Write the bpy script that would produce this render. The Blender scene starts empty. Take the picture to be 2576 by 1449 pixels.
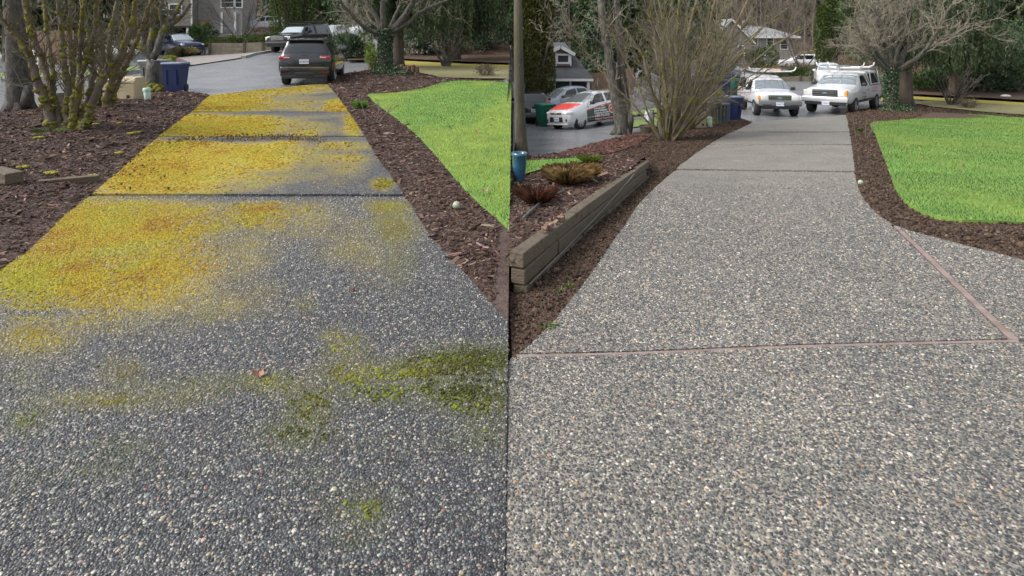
import bpy, bmesh, math, random
import numpy as np
from mathutils import Vector, Matrix
from mathutils.geometry import delaunay_2d_cdt

# ------------------------------------------------------------------ camera, sky, sun, exposure
scene = bpy.context.scene
COL = scene.collection
F_, CX_, HY_, H_ = 1450.0, 1288.0, 100.0, 1.6      # focal length / centre / horizon of the 2576-wide photograph, eye height
cam_d = bpy.data.cameras.new('camera')
cam = bpy.data.objects.new('camera', cam_d); COL.objects.link(cam)
cam.location = (0, 0, H_); cam.rotation_euler = (math.radians(90), 0, 0)
cam_d.sensor_width = 36; cam_d.lens = 36 * F_ / 2576; cam_d.shift_y = -(724.5 - HY_) / 2576
cam_d.clip_start = 0.05; cam_d.clip_end = 2000
scene.camera = cam

SUN_AZ, SUN_EL = math.radians(-104), math.radians(46)   # azimuth from +Y towards +X
world = bpy.data.worlds.new('World'); scene.world = world; world.use_nodes = True
wn = world.node_tree.nodes; wl = world.node_tree.links; wn.clear()
wo = wn.new('ShaderNodeOutputWorld'); wb = wn.new('ShaderNodeBackground'); ws = wn.new('ShaderNodeTexSky')
wh = wn.new('ShaderNodeHueSaturation'); wh.inputs['Saturation'].default_value = 0.30
ws.sky_type = 'NISHITA'; ws.sun_disc = False; ws.sun_elevation = SUN_EL; ws.sun_rotation = SUN_AZ
ws.air_density = 1.0; ws.dust_density = 3.0; ws.ozone_density = 1.0
wb.inputs['Strength'].default_value = 0.15
wl.new(ws.outputs[0], wh.inputs['Color']); wl.new(wh.outputs[0], wb.inputs[0]); wl.new(wb.outputs[0], wo.inputs[0])
sun_d = bpy.data.lights.new('sun', 'SUN'); sun = bpy.data.objects.new('sun', sun_d); COL.objects.link(sun)
sun_d.energy = 1.25; sun_d.angle = math.radians(24); sun_d.color = (1.0, 0.96, 0.90)
sd = Vector((math.sin(SUN_AZ) * math.cos(SUN_EL), math.cos(SUN_AZ) * math.cos(SUN_EL), math.sin(SUN_EL)))
sun.rotation_euler = (-sd).to_track_quat('-Z', 'Y').to_euler()
scene.view_settings.view_transform = 'Standard'; scene.view_settings.look = 'None'
scene.view_settings.exposure = 0.92; scene.view_settings.gamma = 1.0
scene.view_settings.use_curve_mapping = False

R = random.Random(11)
rng = np.random.default_rng(11)
PI = math.pi

# ------------------------------------------------------------------ materials
MATS = {}
def _ramp(nt, stops):
    r = nt.nodes.new('ShaderNodeValToRGB')
    el = r.color_ramp.elements
    while len(el) < len(stops): el.new(0.5)
    for e, (p, c) in zip(el, stops): e.position = p; e.color = (*c, 1)
    return r
def M(name, c1, c2=None, scale=6.0, rough=0.6, bump=0.0, bscale=None, metal=0.0, spec=0.5, coat=0.0, stretch=None, trans=0.0, attr=None, c3=None):
    if name in MATS: return MATS[name]
    m = bpy.data.materials.new(name); m.use_nodes = True; nt = m.node_tree; N = nt.nodes; Lk = nt.links
    b = N['Principled BSDF']
    b.inputs['Roughness'].default_value = rough; b.inputs['Metallic'].default_value = metal
    b.inputs['Specular IOR Level'].default_value = spec; b.inputs['Coat Weight'].default_value = coat
    b.inputs['Coat Roughness'].default_value = 0.06
    b.inputs['Base Color'].default_value = (*c1, 1)
    tc = N.new('ShaderNodeTexCoord'); src = tc.outputs['Object']
    if stretch:
        mp = N.new('ShaderNodeMapping'); mp.inputs['Scale'].default_value = stretch
        Lk.new(src, mp.inputs[0]); src = mp.outputs[0]
    if c2 is not None:
        nz = N.new('ShaderNodeTexNoise'); nz.inputs['Scale'].default_value = scale; nz.inputs['Detail'].default_value = 6
        nz.inputs['Roughness'].default_value = 0.65
        Lk.new(src, nz.inputs['Vector'])
        st = [(0.32, c1), (0.68, c2)] if c3 is None else [(0.28, c1), (0.5, c2), (0.72, c3)]
        rp = _ramp(nt, st); Lk.new(nz.outputs['Fac'], rp.inputs[0])
        out = rp.outputs[0]
        if attr:
            at = N.new('ShaderNodeAttribute'); at.attribute_name = attr
            mx = N.new('ShaderNodeMix'); mx.data_type = 'RGBA'; mx.blend_type = 'MULTIPLY'; mx.inputs[0].default_value = 1
            Lk.new(out, mx.inputs[6]); Lk.new(at.outputs['Color'], mx.inputs[7]); out = mx.outputs[2]
        Lk.new(out, b.inputs['Base Color'])
    if bump > 0:
        n2 = N.new('ShaderNodeTexNoise'); n2.inputs['Scale'].default_value = bscale or scale * 4; n2.inputs['Detail'].default_value = 5
        Lk.new(src, n2.inputs['Vector'])
        bp = N.new('ShaderNodeBump'); bp.inputs['Strength'].default_value = bump; bp.inputs['Distance'].default_value = 0.02
        Lk.new(n2.outputs['Fac'], bp.inputs['Height']); Lk.new(bp.outputs[0], b.inputs['Normal'])
    if trans > 0:
        b.inputs['Subsurface Weight'].default_value = 0
        t = N.new('ShaderNodeBsdfTranslucent'); ms = N.new('ShaderNodeMixShader'); ms.inputs[0].default_value = trans
        o = N['Material Output']
        if b.inputs['Base Color'].links: Lk.new(b.inputs['Base Color'].links[0].from_socket, t.inputs[0])
        else: t.inputs[0].default_value = (*c1, 1)
        Lk.new(b.outputs[0], ms.inputs[1]); Lk.new(t.outputs[0], ms.inputs[2]); Lk.new(ms.outputs[0], o.inputs[0])
    MATS[name] = m
    return m
def M_inst(name, rough, spec=0.5, bump=0.0):
    """material whose colour is the instance's own 'pcol'"""
    if name in MATS: return MATS[name]
    m = bpy.data.materials.new(name); m.use_nodes = True; N = m.node_tree.nodes; Lk = m.node_tree.links
    b = N['Principled BSDF']; b.inputs['Roughness'].default_value = rough; b.inputs['Specular IOR Level'].default_value = spec
    a = N.new('ShaderNodeAttribute'); a.attribute_type = 'INSTANCER'; a.attribute_name = 'pcol'
    Lk.new(a.outputs['Color'], b.inputs['Base Color'])
    MATS[name] = m
    return m

# ------------------------------------------------------------------ object helpers
def tag(o, label=None, cat=None, group=None, kind=None):
    if label: o['label'] = label
    if cat: o['category'] = cat
    if group: o['group'] = group
    if kind: o['kind'] = kind
    return o
def thing(name, label, cat, loc=(0, 0, 0), rz=0.0, group=None):
    o = bpy.data.objects.new(name, None); COL.objects.link(o)
    o.location = loc; o.rotation_euler = (0, 0, rz); o.empty_display_size = 0.2
    return tag(o, label, cat, group)
def link(name, me, mat=None, parent=None, kind=None):
    o = bpy.data.objects.new(name, me); COL.objects.link(o)
    if mat is not None and len(me.materials) == 0: me.materials.append(mat)
    if parent is not None: o.parent = parent
    if kind: o['kind'] = kind
    return o
def np_mesh(name, V, Fc, smooth=False, mats=None, midx=None, cols=None):
    V = np.ascontiguousarray(V, dtype=np.float32); Fc = np.ascontiguousarray(Fc, dtype=np.int32)
    me = bpy.data.meshes.new(name); n, k = Fc.shape
    me.vertices.add(len(V)); me.vertices.foreach_set('co', V.ravel())
    me.loops.add(n * k); me.loops.foreach_set('vertex_index', Fc.ravel())
    me.polygons.add(n); me.polygons.foreach_set('loop_start', np.arange(0, n * k, k, dtype=np.int32))
    me.polygons.foreach_set('loop_total', np.full(n, k, dtype=np.int32))
    if smooth: me.polygons.foreach_set('use_smooth', np.ones(n, dtype=bool))
    if mats:
        for m in mats: me.materials.append(m)
    if midx is not None: me.polygons.foreach_set('material_index', np.asarray(midx, dtype=np.int32))
    if cols is not None:
        a = me.attributes.new('shade', 'FLOAT_COLOR', 'POINT')
        a.data.foreach_set('color', np.ascontiguousarray(cols, dtype=np.float32).ravel())
    me.update(calc_edges=True)
    return me
class MB:
    """collects boxes, tubes, prisms ... and links them as one mesh object"""
    def __init__(s): s.v = []; s.f = []
    def add(s, vs, fs):
        o = len(s.v); s.v += [tuple(p) for p in vs]; s.f += [tuple(i + o for i in f) for f in fs]; return s
    def box(s, c, d, rz=0, rx=0, ry=0):
        m = Matrix.Translation(c) @ Matrix.Rotation(rz, 4, 'Z') @ Matrix.Rotation(ry, 4, 'Y') @ Matrix.Rotation(rx, 4, 'X')
        x, y, z = d[0] / 2, d[1] / 2, d[2] / 2
        vs = [m @ Vector(p) for p in ((-x, -y, -z), (x, -y, -z), (x, y, -z), (-x, y, -z), (-x, -y, z), (x, -y, z), (x, y, z), (-x, y, z))]
        return s.add(vs, ((3, 2, 1, 0), (4, 5, 6, 7), (0, 1, 5, 4), (1, 2, 6, 5), (2, 3, 7, 6), (3, 0, 4, 7)))
    def rbox(s, c, d, r=0.03, rz=0, rx=0, ry=0):
        """box with its four long (z) edges and the top rounded"""
        bm = bmesh.new(); bmesh.ops.create_cube(bm, size=1.0)
        for v in bm.verts: v.co = Vector((v.co.x * d[0], v.co.y * d[1], v.co.z * d[2]))
        bmesh.ops.bevel(bm, geom=list(bm.edges), offset=min(r, min(d) * 0.49), segments=2, affect='EDGES', profile=0.6)
        m = Matrix.Translation(c) @ Matrix.Rotation(rz, 4, 'Z') @ Matrix.Rotation(ry, 4, 'Y') @ Matrix.Rotation(rx, 4, 'X')
        bm.verts.index_update()
        s.add([m @ v.co for v in bm.verts], [[v.index for v in f.verts] for f in bm.faces]); bm.free(); return s
    def taper(s, c0, d0, c1, d1):
        """frustum between two horizontal rectangles (centre, (dx,dy))"""
        vs = []
        for c, d in ((c0, d0), (c1, d1)):
            for sx, sy in ((-1, -1), (1, -1), (1, 1), (-1, 1)): vs.append((c[0] + sx * d[0] / 2, c[1] + sy * d[1] / 2, c[2]))
        return s.add(vs, ((3, 2, 1, 0), (4, 5, 6, 7), (0, 1, 5, 4), (1, 2, 6, 5), (2, 3, 7, 6), (3, 0, 4, 7)))
    def tube(s, pts, rad, n=6, cap=True):
        pts = [Vector(p) for p in pts]; k = len(pts)
        if not hasattr(rad, '__len__'): rad = [rad] * k
        t0 = (pts[1] - pts[0]).normalized()
        a = t0.orthogonal().normalized(); o = len(s.v)
        for i, p in enumerate(pts):
            t = ((pts[min(i + 1, k - 1)] - pts[max(i - 1, 0)])).normalized()
            a = (a - t * a.dot(t)); a = a.normalized() if a.length > 1e-6 else t.orthogonal().normalized()
            b = t.cross(a)
            for j in range(n):
                an = 2 * PI * j / n
                q = p + (a * math.cos(an) + b * math.sin(an)) * rad[i]; s.v.append((q.x, q.y, q.z))
        for i in range(k - 1):
            for j in range(n):
                j2 = (j + 1) % n
                s.f.append((o + i * n + j, o + i * n + j2, o + (i + 1) * n + j2, o + (i + 1) * n + j))
        if cap:
            s.f.append(tuple(o + j for j in reversed(range(n)))); s.f.append(tuple(o + (k - 1) * n + j for j in range(n)))
        return s
    def lathe(s, prof, n=20, c=(0, 0, 0), axis='Z', cap=True):
        """profile [(r, h)] turned about an axis through c"""
        o = len(s.v)
        for r, h in prof:
            for j in range(n):
                an = 2 * PI * j / n; x, y = r * math.cos(an), r * math.sin(an)
                p = (x, y, h) if axis == 'Z' else ((x, h, y) if axis == 'Y' else (h, x, y))
                s.v.append((c[0] + p[0], c[1] + p[1], c[2] + p[2]))
        for i in range(len(prof) - 1):
            for j in range(n):
                j2 = (j + 1) % n; s.f.append((o + i * n + j, o + i * n + j2, o + (i + 1) * n + j2, o + (i + 1) * n + j))
        if cap:
            s.f.append(tuple(o + j for j in reversed(range(n)))); s.f.append(tuple(o + (len(prof) - 1) * n + j for j in range(n)))
        return s
    def prism(s, poly, z0, z1, T=None):
        """polygon [(x,y)] extruded z0..z1, optional Matrix"""
        n = len(poly); vs = [Vector((x, y, z)) for z in (z0, z1) for x, y in poly]
        if T is not None: vs = [T @ v for v in vs]
        return s.add(vs, [tuple(reversed(range(n))), tuple(range(n, 2 * n))] + [(i, (i + 1) % n, n + (i + 1) % n, n + i) for i in range(n)])
    def blob(s, c, r, sub=1, jit=0.15, rnd=R):
        bm = bmesh.new(); bmesh.ops.create_icosphere(bm, subdivisions=sub, radius=1)
        bm.verts.index_update()
        s.add([(c[0] + v.co.x * r[0] * (1 + rnd.uniform(-jit, jit)), c[1] + v.co.y * r[1] * (1 + rnd.uniform(-jit, jit)), c[2] + v.co.z * r[2] * (1 + rnd.uniform(-jit, jit))) for v in bm.verts],
              [[v.index for v in f.verts] for f in bm.faces]); bm.free(); return s
    def build(s, name, mat, parent=None, smooth=False, kind=None):
        me = bpy.data.meshes.new(name); me.from_pydata(s.v, [], s.f)
        if smooth: me.polygons.foreach_set('use_smooth', [True] * len(me.polygons))
        if isinstance(mat, (list, tuple)):
            for m in mat: me.materials.append(m)
            mat = None
        me.update()
        return link(name, me, mat, parent, kind)

# ------------------------------------------------------------------ numpy noise, terrain, pixel <-> ground
def _h(ix, iy, seed):
    n = (ix * 374761393 + iy * 668265263 + seed * 1274126177) & 0xffffffff
    n = ((n ^ (n >> 13)) * 1274126177) & 0xffffffff
    return ((n ^ (n >> 16)) & 0xffff) / 65535.0
def vnoise(x, y, seed=0):
    x = np.asarray(x, float); y = np.asarray(y, float)
    ix = np.floor(x).astype(np.int64); iy = np.floor(y).astype(np.int64); fx = x - ix; fy = y - iy
    fx = fx * fx * (3 - 2 * fx); fy = fy * fy * (3 - 2 * fy)
    return (_h(ix, iy, seed) * (1 - fx) + _h(ix + 1, iy, seed) * fx) * (1 - fy) + (_h(ix, iy + 1, seed) * (1 - fx) + _h(ix + 1, iy + 1, seed) * fx) * fy
def fbm(x, y, seed=0, o=4):
    a, s, t = 0.5, 0.0, 0.0
    for i in range(o):
        s = s + a * vnoise(np.asarray(x) * 2 ** i, np.asarray(y) * 2 ** i, seed + i); t += a; a *= 0.55
    return s / t
def S(x, a, b):
    t = np.clip((np.asarray(x, float) - a) / (b - a), 0, 1); return t * t * (3 - 2 * t)
def sp(x, k): return np.logaddexp(0, np.asarray(x, float) / k) * k
def zL(X, Y):
    g = 0.02 + 0.025 * S(X, -24, -14) - 0.015 * S(X, -9, -4)
    return g * sp(np.asarray(Y) - 22, 1.5)
def zR(X, Y):
    d = sp(np.asarray(Y, float) - 3.2, 0.4); d = d - sp(d - 23, 1.5)
    return -0.08 * d - 0.024 * sp(np.asarray(Y, float) - 4.5, 1.0) * (1 - S(X, 2, 8))
def zB(X, Y):
    """garden bed held by the timber wall"""
    a = 0.13 - 0.083 * sp(np.asarray(Y) - 3.6, 0.4)
    t = S(Y, 9.2, 11.5)
    return a * (1 - t) + zR(X, Y) * t
def zt(X, Y): return np.where(np.asarray(X) < -0.05, zL(X, Y), zR(X, Y))
_YG = np.concatenate([np.linspace(1.2, 12, 200), np.geomspace(12.05, 160, 260)])
def G(px, py, fn):
    """pixel of the photograph -> point on the terrain sheet fn"""
    px = np.atleast_1d(np.asarray(px, float)); py = np.atleast_1d(np.asarray(py, float)); out = np.zeros((len(px), 3))
    for a in range(0, len(px), 2000):
        u = (px[a:a + 2000] - CX_) / F_; v = (py[a:a + 2000] - HY_) / F_
        Y = _YG[None, :]; X = u[:, None] * Y
        h = H_ - v[:, None] * Y - fn(X, Y)
        neg = h < 0
        i = np.where(neg.any(1), neg.argmax(1), len(_YG) - 1); i = np.maximum(i, 1); r = np.arange(len(u))
        h0, h1 = h[r, i - 1], h[r, i]; t = np.clip(h0 / np.where(np.abs(h0 - h1) < 1e-9, 1e-9, h0 - h1), 0, 1)
        yy = _YG[i - 1] + t * (_YG[i] - _YG[i - 1])
        out[a:a + 2000] = np.stack([u * yy, yy, fn(u * yy, yy)], 1)
    return out
def at(px, py, Y):
    """pixel + distance -> point"""
    return Vector(((px - CX_) / F_ * Y, Y, H_ - (py - HY_) / F_ * Y))
def onG(px, Y, fn=zt):
    X = (px - CX_) / F_ * Y
    return Vector((X, Y, float(fn(X, Y))))
def proj(X, Y, Z): return CX_ + F_ * X / Y, HY_ + F_ * (H_ - Z) / Y
def inpoly(x, y, poly):
    x = np.asarray(x); y = np.asarray(y); c = np.zeros(x.shape, bool); n = len(poly)
    for i in range(n):
        x0, y0 = poly[i][0], poly[i][1]; x1, y1 = poly[(i + 1) % n][0], poly[(i + 1) % n][1]
        if y0 == y1: continue
        k = ((y0 > y) != (y1 > y)) & (x < (x1 - x0) * (y - y0) / (y1 - y0) + x0); c ^= k
    return c
def dense(pts, step, closed=True):
    out = []; n = len(pts)
    for i in range(n if closed else n - 1):
        a = np.array(pts[i], float); b = np.array(pts[(i + 1) % n], float)
        k = max(1, int(np.ceil(np.linalg.norm(b - a) / step)))
        for j in range(k): out.append(tuple(a + (b - a) * j / k))
    if not closed: out.append(tuple(pts[-1]))
    return out
def gpoly(pxs, fn, step=12, closed=True):
    d = np.array(dense(pxs, step, closed)); return G(d[:, 0], d[:, 1], fn)[:, :2]
def patch(name, poly, zf, spacing, mat, parent=None, kind=None, skirt=0.0, smooth=True, attrs=None, spread=0.0):
    """world polygon -> triangulated sheet at height zf(X,Y); spacing may grow with distance"""
    poly = np.asarray(poly, float); x0, y0 = poly.min(0); x1, y1 = poly.max(0)
    gx = []; y = y0 + spacing / 2
    while y < y1:
        s = spacing * (1 + spread * max(0, y - 3)); xs = np.arange(x0 + s * R.random(), x1, s)
        gx.append(np.stack([xs + rng.uniform(-.2, .2, len(xs)) * s, np.full(len(xs), y) + rng.uniform(-.2, .2, len(xs)) * s], 1)); y += s
    gx = np.concatenate(gx) if gx else np.zeros((0, 2))
    gx = gx[inpoly(gx[:, 0], gx[:, 1], poly)] if len(gx) else gx
    n = len(poly); vs = [Vector(p) for p in poly] + [Vector(p) for p in gx]
    r = delaunay_2d_cdt(vs, [(i, (i + 1) % n) for i in range(n)], [], 1, 1e-5)
    co = np.array([(v.x, v.y) for v in r[0]]); z = zf(co[:, 0], co[:, 1])
    V = np.column_stack([co, z]); tris = [tuple(f) for f in r[2] if len(f) == 3]
    Fc = np.array(tris, int)
    a, b, c = V[Fc[:, 0]], V[Fc[:, 1]], V[Fc[:, 2]]
    flip = np.cross(b - a, c - a)[:, 2] < 0; Fc[flip] = Fc[flip][:, ::-1]
    if skirt > 0:
        zz = zf(poly[:, 0], poly[:, 1]); o = len(V)
        V = np.vstack([V, np.column_stack([poly, zz]), np.column_stack([poly, zz - skirt])])
        area = np.sum(poly[:, 0] * np.roll(poly[:, 1], -1) - np.roll(poly[:, 0], -1) * poly[:, 1])
        q = []
        for i in range(n):
            j = (i + 1) % n; A, B, C, D = o + i, o + j, o + n + j, o + n + i
            q += [(A, D, B), (B, D, C)] if area > 0 else [(A, B, D), (B, C, D)]
        Fc = np.vstack([Fc, np.array(q)])
    me = np_mesh(name, V, Fc, smooth=False)
    if smooth: me.polygons.foreach_set('use_smooth', np.arange(len(me.polygons)) < (len(tris)))
    if attrs:
        for k, fnA in attrs.items():
            at_ = me.attributes.new(k, 'FLOAT', 'POINT'); at_.data.foreach_set('value', np.asarray(fnA(V[:, 0], V[:, 1]), dtype=np.float32))
    return link(name, me, mat, parent, kind)

# ------------------------------------------------------------------ scattering (instances of a small primitive on points)
_GN = {}
def gn_group(prim, mat):
    key = (prim, mat.name)
    if key in _GN: return _GN[key]
    g = bpy.data.node_groups.new('scatter_' + prim, 'GeometryNodeTree'); N = g.nodes; Lk = g.links
    g.interface.new_socket('Geometry', in_out='INPUT', socket_type='NodeSocketGeometry')
    g.interface.new_socket('Geometry', in_out='OUTPUT', socket_type='NodeSocketGeometry')
    gi = N.new('NodeGroupInput'); go = N.new('NodeGroupOutput')
    inst = N.new('GeometryNodeInstanceOnPoints')
    def na(nm, dt):
        a = N.new('GeometryNodeInputNamedAttribute'); a.data_type = dt; a.inputs['Name'].default_value = nm
        return a.outputs['Attribute']
    Lk.new(na('rot', 'FLOAT_VECTOR'), inst.inputs['Rotation']); Lk.new(na('scl', 'FLOAT_VECTOR'), inst.inputs['Scale'])
    Lk.new(gi.outputs[0], inst.inputs['Points'])
    join = N.new('GeometryNodeGeometryToInstance')
    nvar = 3 if prim in ('pebble', 'moss') else 1
    for k in range(nvar):
        if prim in ('pebble', 'moss', 'crumb'):
            p = N.new('GeometryNodeMeshIcoSphere'); p.inputs['Radius'].default_value = 1.0
            p.inputs['Subdivisions'].default_value = 2 if prim == 'pebble' else (2 if prim == 'moss' else 1)
            out = p.outputs['Mesh']
            sp_ = N.new('GeometryNodeSetPosition'); nz = N.new('ShaderNodeTexNoise'); nz.noise_dimensions = '4D'
            nz.inputs['W'].default_value = k * 3.7 + 1; nz.inputs['Scale'].default_value = {'pebble': 0.9, 'moss': 2.2, 'crumb': 1.5}[prim]
            vm = N.new('ShaderNodeVectorMath'); vm.operation = 'SUBTRACT'; vm.inputs[1].default_value = (0.5, 0.5, 0.5)
            vs = N.new('ShaderNodeVectorMath'); vs.operation = 'SCALE'; vs.inputs['Scale'].default_value = {'pebble': 0.9, 'moss': 1.6, 'crumb': 1.2}[prim]
            Lk.new(nz.outputs['Color'], vm.inputs[0]); Lk.new(vm.outputs[0], vs.inputs[0]); Lk.new(vs.outputs[0], sp_.inputs['Offset'])
            Lk.new(out, sp_.inputs['Geometry']); out = sp_.outputs[0]
            ss = N.new('GeometryNodeSetShadeSmooth'); Lk.new(out, ss.inputs[0]); out = ss.outputs[0]
        elif prim == 'chip':
            p = N.new('GeometryNodeMeshCube'); p.inputs['Size'].default_value = (1, 1, 1); out = p.outputs['Mesh']
        sm = N.new('GeometryNodeSetMaterial'); sm.inputs['Material'].default_value = mat; Lk.new(out, sm.inputs[0])
        Lk.new(sm.outputs[0], join.inputs[0])
    Lk.new(join.outputs[0], inst.inputs['Instance'])
    if nvar > 1:
        inst.inputs['Pick Instance'].default_value = True
        rv = N.new('FunctionNodeRandomValue'); rv.data_type = 'INT'
        rv.inputs[4].default_value = 0; rv.inputs[5].default_value = nvar - 1
        Lk.new(rv.outputs[2], inst.inputs['Instance Index'])
    else: inst.inputs['Pick Instance'].default_value = True
    Lk.new(inst.outputs[0], go.inputs[0])
    _GN[key] = g
    return g
def scatter(name, P, rot, scl, col, prim, mat, parent=None):
    n = len(P); me = bpy.data.meshes.new(name); me.vertices.add(n)
    me.vertices.foreach_set('co', np.ascontiguousarray(P, np.float32).ravel())
    for nm, A in (('rot', rot), ('scl', scl)):
        a = me.attributes.new(nm, 'FLOAT_VECTOR', 'POINT'); a.data.foreach_set('vector', np.ascontiguousarray(A, np.float32).ravel())
    c = np.ones((n, 4), np.float32); c[:, :3] = col
    a = me.attributes.new('pcol', 'FLOAT_COLOR', 'POINT'); a.data.foreach_set('color', c.ravel())
    me.materials.append(mat)
    o = link(name, me, None, parent, 'stuff')
    md = o.modifiers.new('scatter', 'NODES'); md.node_group = gn_group(prim, mat)
    return o
def jgrid(poly, fsp, holes=(), ymax=None, ymin=None):
    """jittered points inside a world polygon; fsp(Y) spacing"""
    poly = np.asarray(poly); x0, y0 = poly.min(0); x1, y1 = poly.max(0)
    if ymax: y1 = min(y1, ymax)
    if ymin: y0 = max(y0, ymin)
    out = []; y = y0; k = 0
    while y < y1:
        s = fsp(y); w = 0.94 * y + 1.3
        xs = np.arange(max(x0, -w), min(x1, w), s) + (k % 2) * s / 2; k += 1
        if len(xs): out.append(np.stack([xs, np.full(len(xs), y)], 1) + rng.uniform(-.36, .36, (len(xs), 2)) * s)
        y += s * 0.87
    P = np.concatenate(out); P = P[inpoly(P[:, 0], P[:, 1], poly)]
    for h in holes: P = P[~inpoly(P[:, 0], P[:, 1], np.asarray(h))]
    return P
def pick(cols, w, n, var=0.15):
    w = np.array(w, float); w /= w.sum(); i = rng.choice(len(cols), n, p=w); c = np.array(cols)[i]
    return np.clip(c * (1 + rng.uniform(-var, var, (n, 1))) * (1 + rng.uniform(-var / 3, var / 3, (n, 3))), 0, 1)

# ================================================================== THE SETTING
# ---------------------------------------------------------------- ground materials
def M_aggregate(name, dark, mid, light, w, matrix, rough, moss=False, scale=100.0):
    """exposed aggregate where the stones are too far to be built: stones as cells in a cement matrix"""
    m = bpy.data.materials.new(name); m.use_nodes = True; nt = m.node_tree; N = nt.nodes; Lk = nt.links
    b = N['Principled BSDF']; b.inputs['Roughness'].default_value = rough
    tc = N.new('ShaderNodeTexCoord')
    vo = N.new('ShaderNodeTexVoronoi'); vo.inputs['Scale'].default_value = scale; Lk.new(tc.outputs['Object'], vo.inputs['Vector'])
    sep = N.new('ShaderNodeSeparateColor'); Lk.new(vo.outputs['Color'], sep.inputs[0])
    rp = _ramp(nt, [(0.0, dark), (w[0], mid), (w[1], light)]); rp.color_ramp.interpolation = 'CONSTANT'
    Lk.new(sep.outputs[0], rp.inputs[0])
    dm = N.new('ShaderNodeMapRange'); dm.inputs[1].default_value = 0.42; dm.inputs[2].default_value = 0.62
    Lk.new(vo.outputs['Distance'], dm.inputs[0])
    mx = N.new('ShaderNodeMix'); mx.data_type = 'RGBA'; Lk.new(dm.outputs[0], mx.inputs[0]); Lk.new(rp.outputs[0], mx.inputs[6]); mx.inputs[7].default_value = (*matrix, 1)
    # broad staining of the cement
    nz = N.new('ShaderNodeTexNoise'); nz.inputs['Scale'].default_value = 1.3; nz.inputs['Detail'].default_value = 5; Lk.new(tc.outputs['Object'], nz.inputs['Vector'])
    sr = _ramp(nt, [(0.3, (0.78, 0.78, 0.80)), (0.7, (1.08, 1.07, 1.05))]); Lk.new(nz.outputs['Fac'], sr.inputs[0])
    ml = N.new('ShaderNodeMix'); ml.data_type = 'RGBA'; ml.blend_type = 'MULTIPLY'; ml.inputs[0].default_value = 1
    Lk.new(mx.outputs[2], ml.inputs[6]); Lk.new(sr.outputs[0], ml.inputs[7]); out = ml.outputs[2]
    n9 = N.new('ShaderNodeTexNoise'); n9.inputs['Scale'].default_value = 42; n9.inputs['Detail'].default_value = 3; Lk.new(tc.outputs['Object'], n9.inputs['Vector'])
    s9 = _ramp(nt, [(0.36, (0.66, 0.66, 0.67)), (0.64, (1.32, 1.31, 1.28))]); Lk.new(n9.outputs['Fac'], s9.inputs[0])
    m9 = N.new('ShaderNodeMix'); m9.data_type = 'RGBA'; m9.blend_type = 'MULTIPLY'; m9.inputs[0].default_value = 1
    Lk.new(out, m9.inputs[6]); Lk.new(s9.outputs[0], m9.inputs[7]); out = m9.outputs[2]
    if moss:
        a = N.new('ShaderNodeAttribute'); a.attribute_name = 'moss'; g = N.new('ShaderNodeAttribute'); g.attribute_name = 'green'
        n1 = N.new('ShaderNodeTexNoise'); n1.inputs['Scale'].default_value = 26; n1.inputs['Detail'].default_value = 5; n1.inputs['Roughness'].default_value = 0.7
        Lk.new(tc.outputs['Object'], n1.inputs['Vector'])
        su = N.new('ShaderNodeMath'); su.operation = 'MULTIPLY_ADD'; su.inputs[1].default_value = 1.5; Lk.new(a.outputs['Fac'], su.inputs[0])
        Lk.new(n1.outputs['Fac'], su.inputs[2])
        mr = N.new('ShaderNodeMapRange'); mr.inputs[1].default_value = 0.74; mr.inputs[2].default_value = 1.55; mr.inputs[4].default_value = 0.9; Lk.new(su.outputs[0], mr.inputs[0])
        n2 = N.new('ShaderNodeTexNoise'); n2.inputs['Scale'].default_value = 3.0; n2.inputs['Detail'].default_value = 6; Lk.new(tc.outputs['Object'], n2.inputs['Vector'])
        yc = _ramp(nt, [(0.24, (0.29, 0.155, 0.026)), (0.40, (0.36, 0.26, 0.030)), (0.7, (0.32, 0.28, 0.035))]); Lk.new(n2.outputs['Fac'], yc.inputs[0])
        gc = _ramp(nt, [(0.3, (0.050, 0.052, 0.014)), (0.6, (0.095, 0.105, 0.016)), (0.75, (0.17, 0.20, 0.02))]); Lk.new(n2.outputs['Fac'], gc.inputs[0])
        mg = N.new('ShaderNodeMix'); mg.data_type = 'RGBA'; Lk.new(g.outputs['Fac'], mg.inputs[0]); Lk.new(yc.outputs[0], mg.inputs[6]); Lk.new(gc.outputs[0], mg.inputs[7])
        mm = N.new('ShaderNodeMix'); mm.data_type = 'RGBA'; Lk.new(mr.outputs[0], mm.inputs[0]); Lk.new(out, mm.inputs[6]); Lk.new(mg.outputs[2], mm.inputs[7]); out = mm.outputs[2]
        rr = N.new('ShaderNodeMapRange'); rr.inputs[3].default_value = rough; rr.inputs[4].default_value = 0.95
        Lk.new(mr.outputs[0], rr.inputs[0]); Lk.new(rr.outputs[0], b.inputs['Roughness'])
    Lk.new(out, b.inputs['Base Color'])
    bp = N.new('ShaderNodeBump'); bp.inputs['Strength'].default_value = 0.7; bp.inputs['Distance'].default_value = 0.006; bp.invert = True
    Lk.new(vo.outputs['Distance'], bp.inputs['Height']); Lk.new(bp.outputs[0], b.inputs['Normal'])
    MATS[name] = m
    return m
m_aggL = M_aggregate('mossy_wet_aggregate', (0.034, 0.036, 0.042), (0.10, 0.104, 0.114), (0.40, 0.375, 0.32), (0.52, 0.84), (0.030, 0.031, 0.034), 0.5, True)
m_aggR = M_aggregate('clean_aggregate', (0.065, 0.065, 0.066), (0.18, 0.168, 0.145), (0.41, 0.37, 0.31), (0.46, 0.80), (0.22, 0.208, 0.182), 0.65)
m_asph = M('wet_asphalt', (0.15, 0.153, 0.16), (0.215, 0.22, 0.23), 0.9, 0.26, 0.3, 90, spec=0.6)  # base colour lightened to stand in for sky reflected on the wet street
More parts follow.
